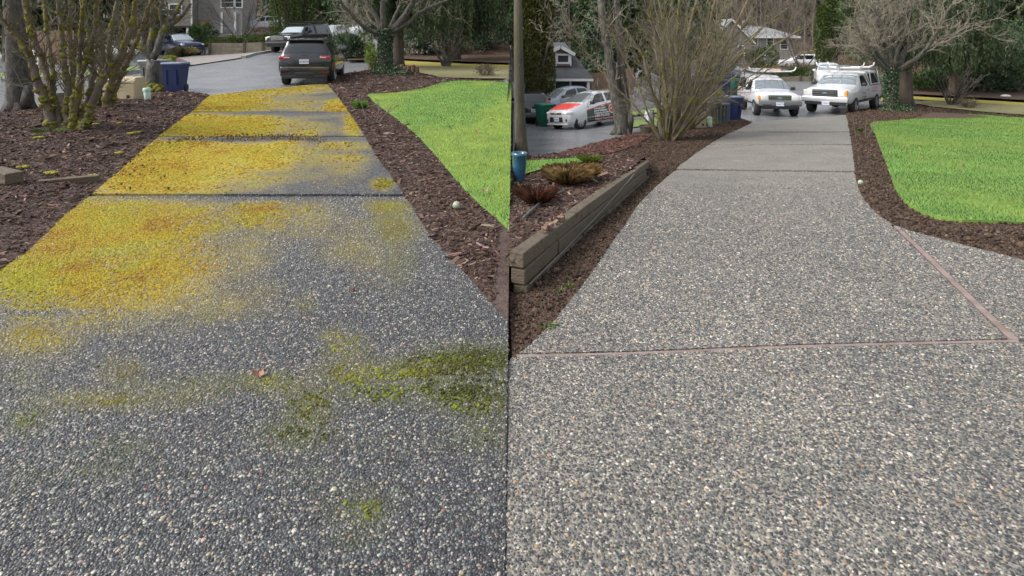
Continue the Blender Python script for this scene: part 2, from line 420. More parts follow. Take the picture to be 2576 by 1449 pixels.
m_mulchL = M('bark_mulch', (0.028, 0.017, 0.014), (0.072, 0.045, 0.036), 18, 0.85, 0.8, 50, c3=(0.115, 0.076, 0.06))
m_soil = M('dark_compost', (0.030, 0.017, 0.011), (0.075, 0.043, 0.027), 16, 0.9, 0.8, 50, c3=(0.11, 0.066, 0.042))
m_redm = M('red_bark', (0.04, 0.018, 0.013), (0.10, 0.043, 0.033), 20, 0.85, 0.8, 50, c3=(0.15, 0.072, 0.055))
m_lawn = M('lawn_turf', (0.09, 0.19, 0.03), (0.18, 0.29, 0.045), 2.2, 0.8, 0.4, 60)
m_dirt = M('earth', (0.05, 0.035, 0.022), (0.10, 0.07, 0.045), 2, 0.95)
m_conc = M('weathered_concrete', (0.26, 0.255, 0.24), (0.38, 0.37, 0.35), 3, 0.7, 0.2, 40)
m_timber = M('weathered_timber', (0.050, 0.036, 0.023), (0.11, 0.083, 0.055), 5, 0.85, 0.6, 30, stretch=(1, 1, 6), c3=(0.095, 0.088, 0.05))
m_timber3 = M('greenish_timber', (0.028, 0.022, 0.013), (0.080, 0.064, 0.040), 5, 0.85, 0.8, 24, c3=(0.15, 0.135, 0.09))
m_timber2 = M('grey_timber', (0.048, 0.034, 0.022), (0.115, 0.090, 0.062), 7, 0.85, 0.8, 30, c3=(0.072, 0.058, 0.036))
m_strip = M('pink_grey_board', (0.16, 0.115, 0.10), (0.28, 0.215, 0.195), 7, 0.8, 0.4, 40)

# ---------------------------------------------------------------- ground sheet, streets
def wooded_rise(X, Y): return 0.24 * sp(np.asarray(Y) - 88, 6)
xs = np.unique(np.concatenate([np.linspace(-260, -30, 24), np.linspace(-30, 0, 31)[:-1], [-0.06, -0.04], np.linspace(0.5, 40, 40), np.linspace(45, 260, 22)]))
ys = np.unique(np.concatenate([np.linspace(-6, 40, 60), np.linspace(42, 260, 40)]))
XX, YY = np.meshgrid(xs, ys); nx, ny = len(xs), len(ys)
ZZ = zt(XX, YY) - 0.07 + wooded_rise(XX, YY)
idx = np.arange(nx * ny).reshape(ny, nx)
Fq = np.stack([idx[:-1, :-1], idx[:-1, 1:], idx[1:, 1:], idx[1:, :-1]], -1).reshape(-1, 4)
tag(link('ground', np_mesh('ground', np.stack([XX.ravel(), YY.ravel(), ZZ.ravel()], 1), Fq, True), m_dirt), kind='structure')

SEAM = -0.02
def clampL(p): p = np.array(p); p[:, 0] = np.minimum(p[:, 0], SEAM - 0.001); return p
def clampR(p): p = np.array(p); p[:, 0] = np.maximum(p[:, 0], SEAM + 0.001); return p
tag(patch('street', [(-75, 10.8), (-0.12, 10.8), (-0.12, 70), (-75, 70)], lambda X, Y: zL(X, Y) - 0.012, 1.2, m_asph, spread=0.02), kind='structure')
tag(patch('street', [(0.02, 11.2), (75, 11.2), (75, 70), (0.02, 70)], lambda X, Y: zR(X, Y) - 0.012, 1.2, m_asph, spread=0.02), kind='structure')

# ---------------------------------------------------------------- edges of the two driveways (photograph pixels)
LL = [(530, 243), (480, 287), (398, 350), (300, 440), (228, 498), (160, 552), (75, 640), (35, 665), (0, 690)]
LR = [(820, 212), (845, 240), (878, 287), (918, 350), (955, 410), (1018, 500), (1080, 600), (1170, 700), (1271, 815), (1288, 832)]
RL = [(1893, 310), (1870, 322), (1830, 340), (1790, 362), (1750, 390), (1712, 419), (1690, 440), (1650, 475), (1610, 515), (1580, 560), (1540, 620), (1510, 665), (1480, 710), (1440, 760), (1400, 815), (1365, 850), (1345, 870), (1320, 893), (1304, 905), (1288, 912)]
RR = [(2128, 290), (2133, 310), (2140, 350), (2147, 400), (2152, 450), (2160, 480), (2175, 510), (2205, 545), (2250, 575)]
RR2 = [(2250, 575), (2300, 592), (2380, 613), (2450, 632), (2541, 655), (2640, 681), (2760, 712), (3060, 790)]
def ex(edge, y): return float(np.interp(y, [p[1] for p in edge], [p[0] for p in edge]))
def seg(edge, y0, y1):
    """piece of an edge between two rows, from y0 to y1"""
    mid = [p for p in edge if min(y0, y1) < p[1] < max(y0, y1)]
    mid = sorted(mid, key=lambda p: p[1], reverse=y0 > y1)
    return [(ex(edge, y0), y0)] + mid + [(ex(edge, y1), y1)]
def band(eL, eR, botL, topL, topR, botR): return seg(eL, botL, topL) + seg(eR, topR, botR)

# moss on the old driveway: where it grows, how thick, how green  (cx, cy, rx, ry, amount, green)
MOSS = [(560, 258, 110, 26, 1.0, .05), (640, 228, 120, 14, .75, .1), (760, 222, 90, 14, .6, .1), (850, 268, 34, 16, 1.0, .05), (740, 262, 120, 24, .48, .1),
        (520, 315, 150, 32, 1.05, .05), (620, 318, 90, 30, .95, .0), (760, 318, 110, 30, .42, .1), (890, 308, 26, 34, .85, .15), (765, 338, 40, 10, .7, .1),
        (400, 420, 170, 75, 1.1, .08), (520, 400, 130, 60, .95, .02), (650, 395, 90, 34, 1.0, -.1), (720, 372, 70, 26, .66, .1), (850, 367, 80, 12, .62, .1),
        (800, 410, 140, 50, .40, .15), (620, 455, 110, 40, .46, .1), (690, 450, 60, 22, .5, .2), (964, 463, 24, 12, 1.0, .6), (880, 400, 50, 20, .5, .2),
        (250, 580, 240, 90, 1.15, .08), (150, 690, 200, 90, 1.05, .12), (380, 660, 170, 110, .98, .06), (460, 570, 120, 60, .82, .1), (330, 520, 150, 24, 1.0, .1),
        (650, 540, 100, 44, .76, .15), (620, 640, 70, 80, .56, .3), (650, 720, 60, 60, .40, .5), (790, 550, 90, 50, .56, .25), (880, 600, 90, 60, .48, .35),
        (975, 520, 50, 18, 1.0, .6), (990, 575, 50, 36, .9, .7), (1000, 650, 40, 60, .52, .85), (930, 640, 60, 60, .42, .5), (540, 760, 130, 50, .52, .3),
        (80, 770, 90, 40, .8, .3), (80, 850, 90, 50, .74, .35), (200, 800, 90, 30, .5, .4), (60, 940, 60, 40, .5, .8), (760, 760, 40, 30, .3, .6), (870, 870, 60, 40, .42, .7), (840, 840, 30, 24, .5, .6),
        (1180, 905, 120, 34, .86, 1.), (1060, 925, 120, 30, .64, .9), (900, 935, 100, 30, .62, .8), (1160, 985, 150, 60, .62, 1.), (960, 985, 150, 36, .52, 1.), (560, 960, 200, 26, .42, .9),
        (790, 1030, 55, 60, .74, .9), (750, 1085, 90, 40, .66, 1.), (700, 965, 70, 30, .5, .8), (300, 930, 60, 40, .56, .7), (200, 1000, 150, 26, .64, .7), (380, 990, 160, 36, .44, .8),
        (70, 1050, 60, 40, .68, 1.), (60, 1200, 40, 60, .4, 1.), (1010, 1110, 160, 40, .36, 1.), (860, 1260, 120, 70, .36, 1.), (930, 1280, 40, 40, .5, .9), (880, 1350, 60, 26, .45, 1.), (230, 1180, 200, 30, .34, 1.), (780, 1190, 100, 40, .34, 1.),
        (300, 1120, 120, 30, .3, 1.), (1200, 1080, 90, 60, .35, 1.)]
BARE = [(620, 349, 330, 5), (620, 494, 420, 8), (700, 286, 230, 3.5), (560, 352, 60, 6), (930, 330, 16, 8), (100, 782, 120, 8)]
def moss_px(px, py):
    m = np.zeros(px.shape); g = np.zeros(px.shape); w = np.full(px.shape, 1e-6)
    for cx, cy, rx, ry, a, gr in MOSS:
        d = ((px - cx) / rx) ** 2 + ((py - cy) / ry) ** 2
        k = a * np.exp(-d * 0.55); m = np.maximum(m, k); kk = k ** 3; g += gr * kk; w += kk
    for cx, cy, rx, ry in BARE:
        d = ((px - cx) / rx) ** 2 + ((py - cy) / ry) ** 2; m *= 1 - 0.92 * np.exp(-d * 1.2)
    return m, np.clip(g / w, 0, 1)
def mossL(X, Y):
    Y = np.maximum(Y, 0.8); px, py = proj(X, Y, 0.04); m, g = moss_px(px, py)
    n = fbm(X * 2.6, Y * 2.6, 5, 5); m = m + (n - 0.5) * 0.55 * np.clip(m * 3, 0, 1)
    return np.clip(m, 0, 1.2), g

# ---------------------------------------------------------------- old driveway: cast slabs with stones and moss
driveway = tag(link('driveway', np_mesh('driveway', *(lambda P: (np.column_stack([P, zL(P[:, 0], P[:, 1]) - 0.035]), np.array([list(range(len(P)))])))(clampL(np.vstack([gpoly(LL, zL, 40, False), [(-3.0, 2.6), (-2.8, 0.4), (-0.06, 0.4)], gpoly(LR, zL, 40, False)[::-1]])))), m_dirt), kind='structure')
def slab(name, poly, dz, fn, mat, parent, spacing, attrs=None, spread=0.0):
    und = lambda X, Y: fn(X, Y) + dz + 0.010 * (fbm(X * 0.8, Y * 0.8, 3, 2) - 0.5)
    return patch(name, poly, und, spacing, mat, parent, None, 0.12, True, attrs, spread)
am = {'moss': lambda X, Y: mossL(X, Y)[0], 'green': lambda X, Y: mossL(X, Y)[1]}
gp = lambda pts, fn=zL: gpoly(pts, fn, 20)
SL = {}
SL[3] = clampL(gp(band(LL, LR, 285.6, 243, 212, 285.6)))
SL[2] = clampL(gp(band(LL, LR, 348.2, 287.4, 287.4, 348.2)))
SL[1] = clampL(gp(band(LL, LR, 497, 350.6, 350.6, 498)))
SL[0] = clampL(np.vstack([gpoly([(-0, 690)] + seg(LL, 690, 501.5) + seg(LR, 502.5, 832), zL, 20, False), [(SEAM - .001, 3.1), (SEAM - .001, 0.4), (-2.8, 0.4), (-3.0, 2.6)]]))
DZL = {0: 0.03, 1: 0.039, 2: 0.042, 3: 0.044}
for k in (0, 1, 2, 3): slab('slab', SL[k], DZL[k], zL, m_aggL, driveway, 0.075, am, 0.08)

# ---------------------------------------------------------------- cleaned driveway
def strip_y(x): return float(np.interp(x, [1288, 1700, 2000, 2541, 2900], [908, 897, 884, 870, 860]))
top_strip = [(x, strip_y(x)) for x in range(1288, 2901, 60)]
SRP = {}
SRP[5] = gp(band(RL, RR, 334.6, 310, 290, 333.6), zR)
SRP[4] = gp(band(RL, RR, 366.6, 336.4, 335.4, 366.2), zR)
SRP[3] = gp(band(RL, RR, 429.2, 368.4, 368.0, 435.2), zR)
SRP[2] = clampR(gp(seg(RL, strip_y(1304) - 5, 433) + seg(RR, 439, 570) + [(2243, 577), (2531, 863)] + [(x, strip_y(x) - 5) for x in range(2500, 1310, -60)], zR))
SRP[1] = gp([(2266, 580)] + RR2[1:] + [(3060, strip_y(2900) - 5), (2760, strip_y(2760) - 5), (2560, strip_y(2560) - 5)], zR)
SRP[0] = np.vstack([[(SEAM + .001, 2.83)], clampR(gpoly([(x, y + 5) for x, y in top_strip[:25]], zR, 20, False)), [(4.6, 3.0), (4.6, 0.4), (SEAM + 0.001, 0.4)]])
drive2 = tag(link('driveway', np_mesh('driveway', *(lambda P: (np.column_stack([P, zR(P[:, 0], P[:, 1]) - 0.04]), np.array([list(range(len(P)))])))(np.vstack([clampR(gpoly(RL, zR, 40, False)), [(SEAM + .001, 0.4), (4.6, 0.4)], gpoly(RR2[::-1], zR, 40, False), gpoly(RR[::-1], zR, 40, False)]))), m_dirt), kind='structure')
for k in range(6): slab('slab', SRP[k], 0.03 if k < 3 else 0.032, zR, m_aggR, drive2, 0.11, None, 0.08)
def board_along(pts, w, t, dz, fn, mat, name, parent, rise=0.0):
    """thin board laid along pixel polyline"""
    P = gpoly(pts, fn, 40, False); mb = MB(); k = len(P); vs = []; fs = []
    for i in range(k):
        d = P[min(i + 1, k - 1)] - P[max(i - 1, 0)]; d = d / np.linalg.norm(d); n = np.array([-d[1], d[0]])
        for s_, zz in ((-1, 0), (1, 0), (1, t), (-1, t)):
            q = P[i] + n * s_ * w / 2; vs.append((q[0], q[1], float(fn(q[0], q[1])) + dz + zz))
    for i in range(k - 1):
        for j in range(4): fs.append((i * 4 + j, i * 4 + (j + 1) % 4, i * 4 + 4 + (j + 1) % 4, i * 4 + 4 + j))
    fs += [(3, 2, 1, 0), tuple((k - 1) * 4 + j for j in range(4))]
    mb.add(vs, fs); return mb.build(name, mat, parent)
board_along([(1300, strip_y(1300)), (1500, strip_y(1500) + 2), (1700, strip_y(1700)), (2000, strip_y(2000)), (2300, strip_y(2300) - 1), (2560, strip_y(2560))], 0.024, 0.05, -0.024, zR, m_strip, 'joint_strip', drive2)
board_along([(2254, 577), (2330, 651), (2400, 721), (2470, 790), (2552, 868)], 0.040, 0.05, -0.018, zR, m_strip, 'joint_strip', drive2)

# ---------------------------------------------------------------- stones set in the concrete
m_pebL = M_inst('wet_pebbles', 0.28, 0.6); m_pebR = M_inst('dry_pebbles', 0.5, 0.5)
def stones(name, poly, fn, dz, mat, cols, w, parent, ymax, s0, sink, seedsp):
    P = jgrid(poly, lambda y: s0 * (1 + max(0, y - 2.6) * seedsp), ymax=ymax, ymin=1.35)
    n = len(P); und = 0.010 * (fbm(P[:, 0] * 0.8, P[:, 1] * 0.8, 3, 2) - 0.5)
    keep = rng.random(n) < 0.95 * (1 - S(P[:, 1], ymax * .5, ymax)); P = P[keep]; und = und[keep]; n = len(P)
    a = s0 * rng.lognormal(-0.72, 0.24, n) * (1 + np.maximum(0, P[:, 1] - 2.6) * seedsp)
    asp = rng.uniform(0.62, 1.0, n); hgt = rng.uniform(0.45, 0.75, n)
    scl = np.stack([a, a * asp, a * hgt], 1); rot = np.stack([rng.normal(0, .22, n), rng.normal(0, .22, n), rng.uniform(0, 6.28, n)], 1)
    z = fn(P[:, 0], P[:, 1]) + dz + und - scl[:, 2] * sink + rng.normal(0, 0.0008, n)
    col = pick(cols, w, n, 0.28) * (0.80 + 0.42 * fbm(P[:, 0] * .9, P[:, 1] * .6, 14, 4))[:, None]
    if fn is zL:
        m, g = mossL(P[:, 0], P[:, 1]); k = (np.clip((m - .12) * 1.15, 0, .92) * rng.uniform(.35, 1.1, n))[:, None]; k = np.clip(k, 0, .95)
        mc = np.array([[.31, .225, .03]]) * (1 - g[:, None]) + np.array([[.085, .095, .016]]) * g[:, None]
        col = col * (1 - k) + mc * rng.uniform(.6, 1.2, (n, 1)) * k
    return scatter(name, np.column_stack([P, z]), rot, scl, col, 'pebble', mat, parent)
stones('stones', SL[0], zL, 0.03, m_pebL, [(.031, .031, .032), (.052, .052, .054), (.092, .092, .093), (.165, .160, .146), (.34, .315, .265), (.30, .245, .16), (.20, .11, .08), (.09, .11, .105)], [28, 28, 19, 10, 6.5, 2.5, 1.2, 5], driveway, 8.5, 0.0108, 0.22, 0.135)
for k, ym in ((0, 9.5), (2, 9.5), (1, 9.5)):
    stones('stones', SRP[k], zR, 0.03, m_pebR, [(.036, .037, .041), (.064, .065, .066), (.108, .105, .098), (.18, .163, .135), (.29, .255, .20), (.46, .42, .36), (.31, .20, .11), (.085, .10, .09)], [26, 24, 17, 13, 11, 5, 3, 5], drive2, ym, 0.0108, 0.40, 0.135)

# ---------------------------------------------------------------- moss cushions
m_mossI = M_inst('moss_cushions', 0.95, 0.15)
def moss_scatter(name, poly, dz, s0, y0, y1, sc, parent):
    poly = np.asarray(poly); P = jgrid(poly, lambda y: s0 * (1 + 0.10 * max(0, y - 3)), ymax=y1); P = P[P[:, 1] >= y0]
    m, g = mossL(P[:, 0], P[:, 1]); fine = fbm(P[:, 0] * 22, P[:, 1] * 22, 9, 3)
    keep = (m * 1.15 + (fine - 0.5) * 0.9) > rng.uniform(0.50, 1.12, len(P)); P, m, g = P[keep], m[keep], g[keep]; n = len(P)
    a = sc * s0 * rng.uniform(0.55, 1.0, n) * (1 + 0.10 * np.maximum(0, P[:, 1] - 3))
    hh = rng.uniform(.3, .6, n) * np.clip(m, .4, 1.0)
    scl = np.stack([a, a * rng.uniform(.7, 1, n), a * hh], 1)
    rot = np.stack([rng.normal(0, .3, n), rng.normal(0, .3, n), rng.uniform(0, 6.28, n)], 1)
    t = fbm(P[:, 0] * 3, P[:, 1] * 3, 21, 4)[:, None] + rng.normal(0, .09, (n, 1))
    yel = np.where(t < .30, np.array([[.29, .155, .025]]), np.where(t < .60, np.array([[.36, .265, .030]]), np.array([[.32, .285, .035]])))
    gre = np.where(t < .48, np.array([[.050, .053, .014]]), np.where(t < .62, np.array([[.085, .092, .018]]), np.array([[.15, .175, .022]])))
    col = (yel * (1 - g[:, None]) + gre * g[:, None]) * rng.uniform(.65, 1.15, (n, 1))
    z = zL(P[:, 0], P[:, 1]) + dz + 0.0005
    return scatter(name, np.column_stack([P, z]), rot, scl, np.clip(col, 0, 1), 'moss', m_mossI, parent)
moss_scatter('moss', SL[0], 0.030, 0.0110, 1.3, 8, 0.85, driveway)
for k in (1, 2, 3): moss_scatter('moss', SL[k], DZL[k], 0.0155, 0, 30, 0.85, driveway)

# ---------------------------------------------------------------- planting beds, mulch
bed_edge_far_L = [(530, 243), (500, 237), (468, 233), (430, 231), (398, 233), (350, 250), (300, 262), (240, 266), (160, 276), (80, 288), (0, 298), (-160, 318)]
bedLL = np.vstack([gpoly(LL[::-1], zL, 20, False), gpoly(bed_edge_far_L, zL, 20, False)[1:], [(-12.5, 9.0), (-12.5, 2), (-2.9, 0.4), (-3.0, 2.6)]])
lawnL = [(925, 243), (960, 240), (1000, 237), (1060, 228), (1110, 213), (1150, 207.5), (1200, 208), (1271, 210), (1288, 211), (1288, 602), (1271, 584), (1200, 520), (1130, 440), (1080, 380), (1030, 330), (980, 290), (940, 260)]
lawnLw = clampL(gpoly(lawnL, zL, 10))
bedLR = clampL(gpoly(LR + [(1288, 700), (1288, 205), (1240, 203), (1180, 202), (1100, 200), (1056, 190), (1050, 178), (1042, 167), (1000, 165), (935, 174), (880, 186), (845, 199)], zL, 14))
def mound(X, Y): return 0.012 + 0.05 * fbm(X * 1.1, Y * 1.1, 31, 3)
def zbedLL(X, Y): return zL(X, Y) + mound(X, Y) + 0.10 * S(-0.0 - X - (3.0 + 0.36 * (Y - 2.6)), 0.2, 1.6) * (1 - S(Y, 13.5, 16))
tag(patch('mulch_bed', bedLL, zbedLL, 0.16, m_mulchL, spread=0.05), kind='structure')
def zbedLR(X, Y): return zL(X, Y) + mound(X, Y) * (1 - .6 * S(Y, 12, 18)) + 0.22 * np.exp(-((X + 5.0) / 2.2) ** 2 - ((Y - 22.6) / 2.2) ** 2)
tag(patch('mulch_bed', bedLR, zbedLR, 0.16, m_mulchL, spread=0.05), kind='structure')
def lawn_z(fn): return lambda X, Y: fn(X, Y) + 0.045 + 0.035 * fbm(X * 0.9, Y * 0.9, 77, 3)
lawn1 = tag(patch('lawn', lawnLw, lawn_z(zL), 0.2, m_lawn, skirt=0.07, spread=0.05), kind='structure')
# right-hand side
WALL = [(0.04, 3.80), (2.17, 9.25)]                # foot of the timber wall, world XY
def wallX(Y): return WALL[0][0] + (np.asarray(Y) - WALL[0][1]) * (WALL[1][0] - WALL[0][0]) / (WALL[1][1] - WALL[0][1])
RLw = clampR(gpoly(RL, zR, 20, False))
road_edge = [(1893, 310), (1866, 301), (1840, 302), (1800, 306), (1760, 312), (1700, 318), (1640, 326), (1590, 340), (1540, 352), (1480, 368), (1420, 385), (1370, 397), (1335, 403)]
reW = gpoly(road_edge, zR, 20, False)
soil_poly = np.vstack([RLw[::-1], reW[1:], [(0.0, 12.0), (0.0, 10.2), (1.2, 10.2), (2.15, 9.3), (0.03, 3.81), (SEAM + .001, 3.81)]])
def zsoil(X, Y): return zR(X, Y) + mound(X, Y) - 0.03 * np.exp(-((X - wallX(Y)) / 0.30) ** 2) * (1 - S(Y, 9, 11))
tag(patch('soil_bed', soil_poly, zsoil, 0.16, m_soil, spread=0.05), kind='structure')
bedB_poly = np.vstack([[(0.02, 3.80), (2.13, 9.3), (2.5, 10.8), (2.4, 11.8), (1.0, 12.0), (SEAM + .001, 12.1), (SEAM + .001, 3.80)]])
def zbedB(X, Y): return zB(X, Y) + mound(X, Y) + 0.01
tag(patch('garden_bed', np.array(dense(list(map(tuple, bedB_poly)), .3)), zbedB, 0.13, m_mulchL), kind='structure')
red_poly = gpoly([(1345, 402), (1420, 387), (1480, 370), (1540, 354), (1600, 341), (1640, 345), (1600, 372), (1540, 392), (1470, 402), (1400, 407)], lambda X, Y: zR(X, Y), 14)
tag(patch('red_mulch_bed', red_poly, lambda X, Y: np.maximum(zsoil(X, Y), np.where((X < 2.6) & (Y < 12), zbedB(X, Y), -9)) + 0.03, 0.2, m_redm), kind='structure')
lawnR = [(2187, 316), (2200, 310), (2260, 306), (2299, 302), (2336, 295), (2374, 289), (2449, 291), (2541, 298), (2950, 326), (2950, 586), (2541, 571), (2480, 569), (2420, 568), (2370, 562), (2330, 551), (2290, 531), (2268, 512), (2250, 480), (2230, 420), (2215, 380), (2200, 340)]
lawnRw = gpoly(lawnR, zR, 10)
bedRR = gpoly(RR + RR2[1:] + [(3060, 316), (2660, 292), (2541, 290), (2470, 284), (2400, 276), (2340, 272), (2300, 262), (2215, 262), (2200, 268), (2170, 278)], zR, 14)
def zbedRR(X, Y): return zR(X, Y) + mound(X, Y) * (1 - .5 * S(Y, 14, 20)) + 0.18 * np.exp(-((X - 17) / 2.6) ** 2 - ((Y - 25) / 2.2) ** 2)
tag(patch('soil_bed', bedRR, zbedRR, 0.18, m_soil, spread=0.06), kind='structure')
lawn2 = tag(patch('lawn', lawnRw, lawn_z(zR), 0.22, m_lawn, skirt=0.07, spread=0.05), kind='structure')
lawn3w = gpoly([(1300, 452), (1330, 440), (1385, 424), (1450, 416), (1492, 404), (1470, 400), (1420, 404), (1345, 408), (1310, 410), (1300, 412)], zbedB, 12)
lawn3 = tag(patch('lawn', clampR(lawn3w), lambda X, Y: zbedB(X, Y) + 0.03, 0.15, m_lawn), kind='structure')

# ---------------------------------------------------------------- bark chips and crumbs of soil
m_chip = M_inst('bark_chips', 0.8, 0.3)
def chips(name, poly, zf, s0, grow, L, cols, w, holes=(), ymax=30, prim='chip', parent=None):
    P = jgrid(poly, lambda y: s0 * (1 + grow * max(0, y - 3)), holes, ymax); n = len(P)
    k = 1 + grow * np.maximum(0, P[:, 1] - 3) * 0.6
    if prim == 'chip':
        l = L * rng.lognormal(-.15, .5, n) * k; scl = np.stack([l, l * rng.uniform(.14, .4, n), l * rng.uniform(.05, .14, n)], 1)
    else:
        l = L * rng.lognormal(-.3, .45, n) * k; scl = np.stack([l, l * rng.uniform(.6, 1, n), l * rng.uniform(.5, .9, n)], 1)
    rot = np.stack([rng.normal(0, .28, n), rng.normal(0, .28, n), rng.uniform(0, 6.28, n)], 1)
    z = zf(P[:, 0], P[:, 1]) + scl[:, 2] * 0.3 + rng.uniform(0, .012, n)
    return scatter(name, np.column_stack([P, z]), rot, scl, pick(cols, w, n, .3), prim, m_chip, parent)
BC = [(.030, .016, .011), (.060, .032, .023), (.10, .057, .041), (.165, .105, .078), (.28, .215, .17)]
_bl = bedLR.copy(); _bl[:, 0] = np.minimum(_bl[:, 0], -0.10)
ob = chips('bark_chips', _bl, zbedLR, 0.0215, 0.12, 0.027, BC, [30, 28, 20, 9, 3], [lawnLw]); tag(ob, 'loose dark bark chips covering the bed beside the bright lawn', 'bark chips')
ob = chips('bark_chips', bedLL, zbedLL, 0.0225, 0.12, 0.027, BC, [32, 28, 16, 8, 2]); tag(ob, 'loose dark bark chips under the mossy shrubs beside the moss-covered driveway', 'bark chips')
SC = [(.026, .016, .010), (.052, .032, .020), (.085, .054, .034), (.12, .08, .052)]
ob = chips('soil_crumbs', soil_poly, zsoil, 0.020, 0.14, 0.0085, SC, [30, 30, 18, 4], prim='crumb'); tag(ob, 'crumbly dark compost between the timber wall and the clean driveway', 'soil')
ob = chips('soil_crumbs', bedRR, zbedRR, 0.026, 0.14, 0.011, SC, [26, 30, 20, 8], [lawnRw], prim='crumb'); tag(ob, 'crumbly dark compost around the lawn beside the clean driveway', 'soil')
ob = chips('bark_chips', bedB_poly, zbedB, 0.026, 0.05, 0.030, BC, [28, 28, 20, 9, 4], [lawn3w]); tag(ob, 'loose bark chips in the bed behind the timber wall', 'bark chips')
ob = chips('bark_chips', red_poly, lambda X, Y: np.maximum(zsoil(X, Y), np.where((X < 2.6) & (Y < 12), zbedB(X, Y), -9)) + 0.03, 0.06, 0.06, 0.06, [(.04, .018, .013), (.095, .042, .032), (.15, .072, .055)], [3, 5, 3]); tag(ob, 'red bark chips along the street edge by the forked tree', 'bark chips')

# ---------------------------------------------------------------- grass blades
m_grass = M('grass_blades', (0.95, 0.95, 0.95), (1.05, 1.05, 1.05), 4, 0.6, attr='shade', trans=0.35)
def grass(name, poly, zf, s0, grow, h0, parent, seed=1, yel=1.0, cols=((.075, .19, .030), (.155, .30, .048), (.34, .37, .05))):
    P = jgrid(poly, lambda y: s0 * (1 + grow * max(0, y - 4))); n = len(P); k = 1 + grow * np.maximum(0, P[:, 1] - 4)
    a = rng.uniform(0, 6.28, n); h = h0 * rng.uniform(.5, 1.15, n); w = 0.0045 * k * rng.uniform(.8, 1.4, n); ln = rng.normal(0, .5, (n, 2)) * h[:, None]
    z = zf(P[:, 0], P[:, 1]) - 0.004; d = np.stack([np.cos(a), np.sin(a)], 1) * w[:, None]
    V = np.zeros((n, 3, 3)); V[:, 0, :2] = P - d; V[:, 1, :2] = P + d; V[:, 2, :2] = P + ln; V[:, 0, 2] = V[:, 1, 2] = z; V[:, 2, 2] = z + h
    t = fbm(P[:, 0] * .9, P[:, 1] * .45, seed, 4) + rng.normal(0, .05, n)
    f = np.clip((t - .50) / .14, 0, 1)[:, None] * yel; c = np.array(cols)
    col = (c[0] * (1 - rng.random((n, 1))) + c[1] * rng.random((n, 1))); col = col * (1 - f) + c[2] * f
    col = col * (0.62 + 0.72 * fbm(P[:, 0] * 1.7, P[:, 1] * 1.1, seed + 40, 4))[:, None]; dd = (rng.random(n) < .05)[:, None]; col = np.where(dd, np.array([[.26, .21, .10]]), col)
    cc = np.ones((n, 3, 4)); cc[:, :, :3] = (col * rng.uniform(.75, 1.25, (n, 1)))[:, None, :]
    return link(name, np_mesh(name, V.reshape(-1, 3), np.arange(n * 3).reshape(n, 3), cols=cc.reshape(-1, 4)), m_grass, parent, 'stuff')
grass('grass', lawnLw, lawn_z(zL), 0.024, 0.10, 0.034, lawn1, 3)
grass('grass', lawnRw, lawn_z(zR), 0.026, 0.10, 0.034, lawn2, 8, .5, ((.062, .16, .028), (.125, .25, .042), (.27, .31, .045)))  # darker greens put this side's lower exposure into the blade colour
grass('grass', clampR(lawn3w), lambda X, Y: zbedB(X, Y) + 0.03, 0.03, 0.05, 0.04, lawn3, 9, .3)

# ================================================================== VEHICLES
m_glass = M('window_glass', (0.012, 0.016, 0.018), rough=0.04, spec=0.9)
m_glassL = M('windshield_glass', (0.42, 0.48, 0.50), rough=0.10, metal=0.72, spec=1.0, coat=0.8)  # pale metallic base stands in for bright sky reflections on the windshields
m_tyre = M('tyre_rubber', (0.012, 0.012, 0.013), (0.022, 0.022, 0.022), 30, 0.8)
m_rim = M('alloy_rim', (0.42, 0.43, 0.44), rough=0.35, metal=0.8)
m_black = M('black_plastic', (0.016, 0.016, 0.017), (0.026, 0.026, 0.027), 20, 0.55)
m_chrome = M('chrome_trim', (0.6, 0.6, 0.6), rough=0.18, metal=1.0)
m_lens = M('clear_lamp_lens', (0.62, 0.62, 0.60), (0.75, 0.75, 0.74), 30, 0.12, spec=0.8, coat=0.5)
m_redlens = M('red_lamp_lens', (0.28, 0.012, 0.016), (0.40, 0.03, 0.03), 30, 0.15, coat=0.6)
m_amber = M('amber_lamp_lens', (0.75, 0.26, 0.02), rough=0.18, coat=0.5)
m_plate = M('plate_white', (0.62, 0.66, 0.72), (0.70, 0.74, 0.80), 20, 0.4)
m_ink = M('plate_ink', (0.03, 0.05, 0.16), rough=0.5)
m_white = M('white_paint', (0.60, 0.61, 0.625), (0.66, 0.665, 0.68), 2.0, 0.28, coat=0.5)
m_silver = M('silver_paint', (0.60, 0.61, 0.63), (0.68, 0.69, 0.70), 1.5, 0.3, metal=0.25, coat=0.5)
m_grey = M('granite_grey_paint', (0.018, 0.019, 0.022), (0.024, 0.025, 0.029), 2.0, 0.24, metal=0.35, coat=0.8)
m_navy = M('navy_paint', (0.012, 0.022, 0.07), (0.018, 0.03, 0.09), 2.0, 0.25, metal=0.2, coat=0.7)
m_blk = M('black_paint', (0.010, 0.010, 0.011), (0.016, 0.016, 0.017), 2.0, 0.25, coat=0.7)
m_greyblu = M('blue_grey_paint', (0.22, 0.24, 0.29), (0.26, 0.28, 0.33), 2.0, 0.3, metal=0.3, coat=0.5)
m_dk = M('dark_decal', (0.060, 0.072, 0.062), (0.075, 0.085, 0.075), 6, 0.4)
m_rd = M('red_decal', (0.62, 0.055, 0.045), (0.70, 0.08, 0.06), 4, 0.35, coat=0.3)
m_lett = M('white_lettering', (0.85, 0.85, 0.84), rough=0.5)
m_rlett = M('faded_red_lettering', (0.62, 0.24, 0.24), (0.68, 0.34, 0.34), 12, 0.6)
m_dlett = M('dark_lettering', (0.10, 0.10, 0.11), rough=0.6)
m_gold = M('gold_emblem', (0.75, 0.55, 0.22), rough=0.3, metal=0.5)
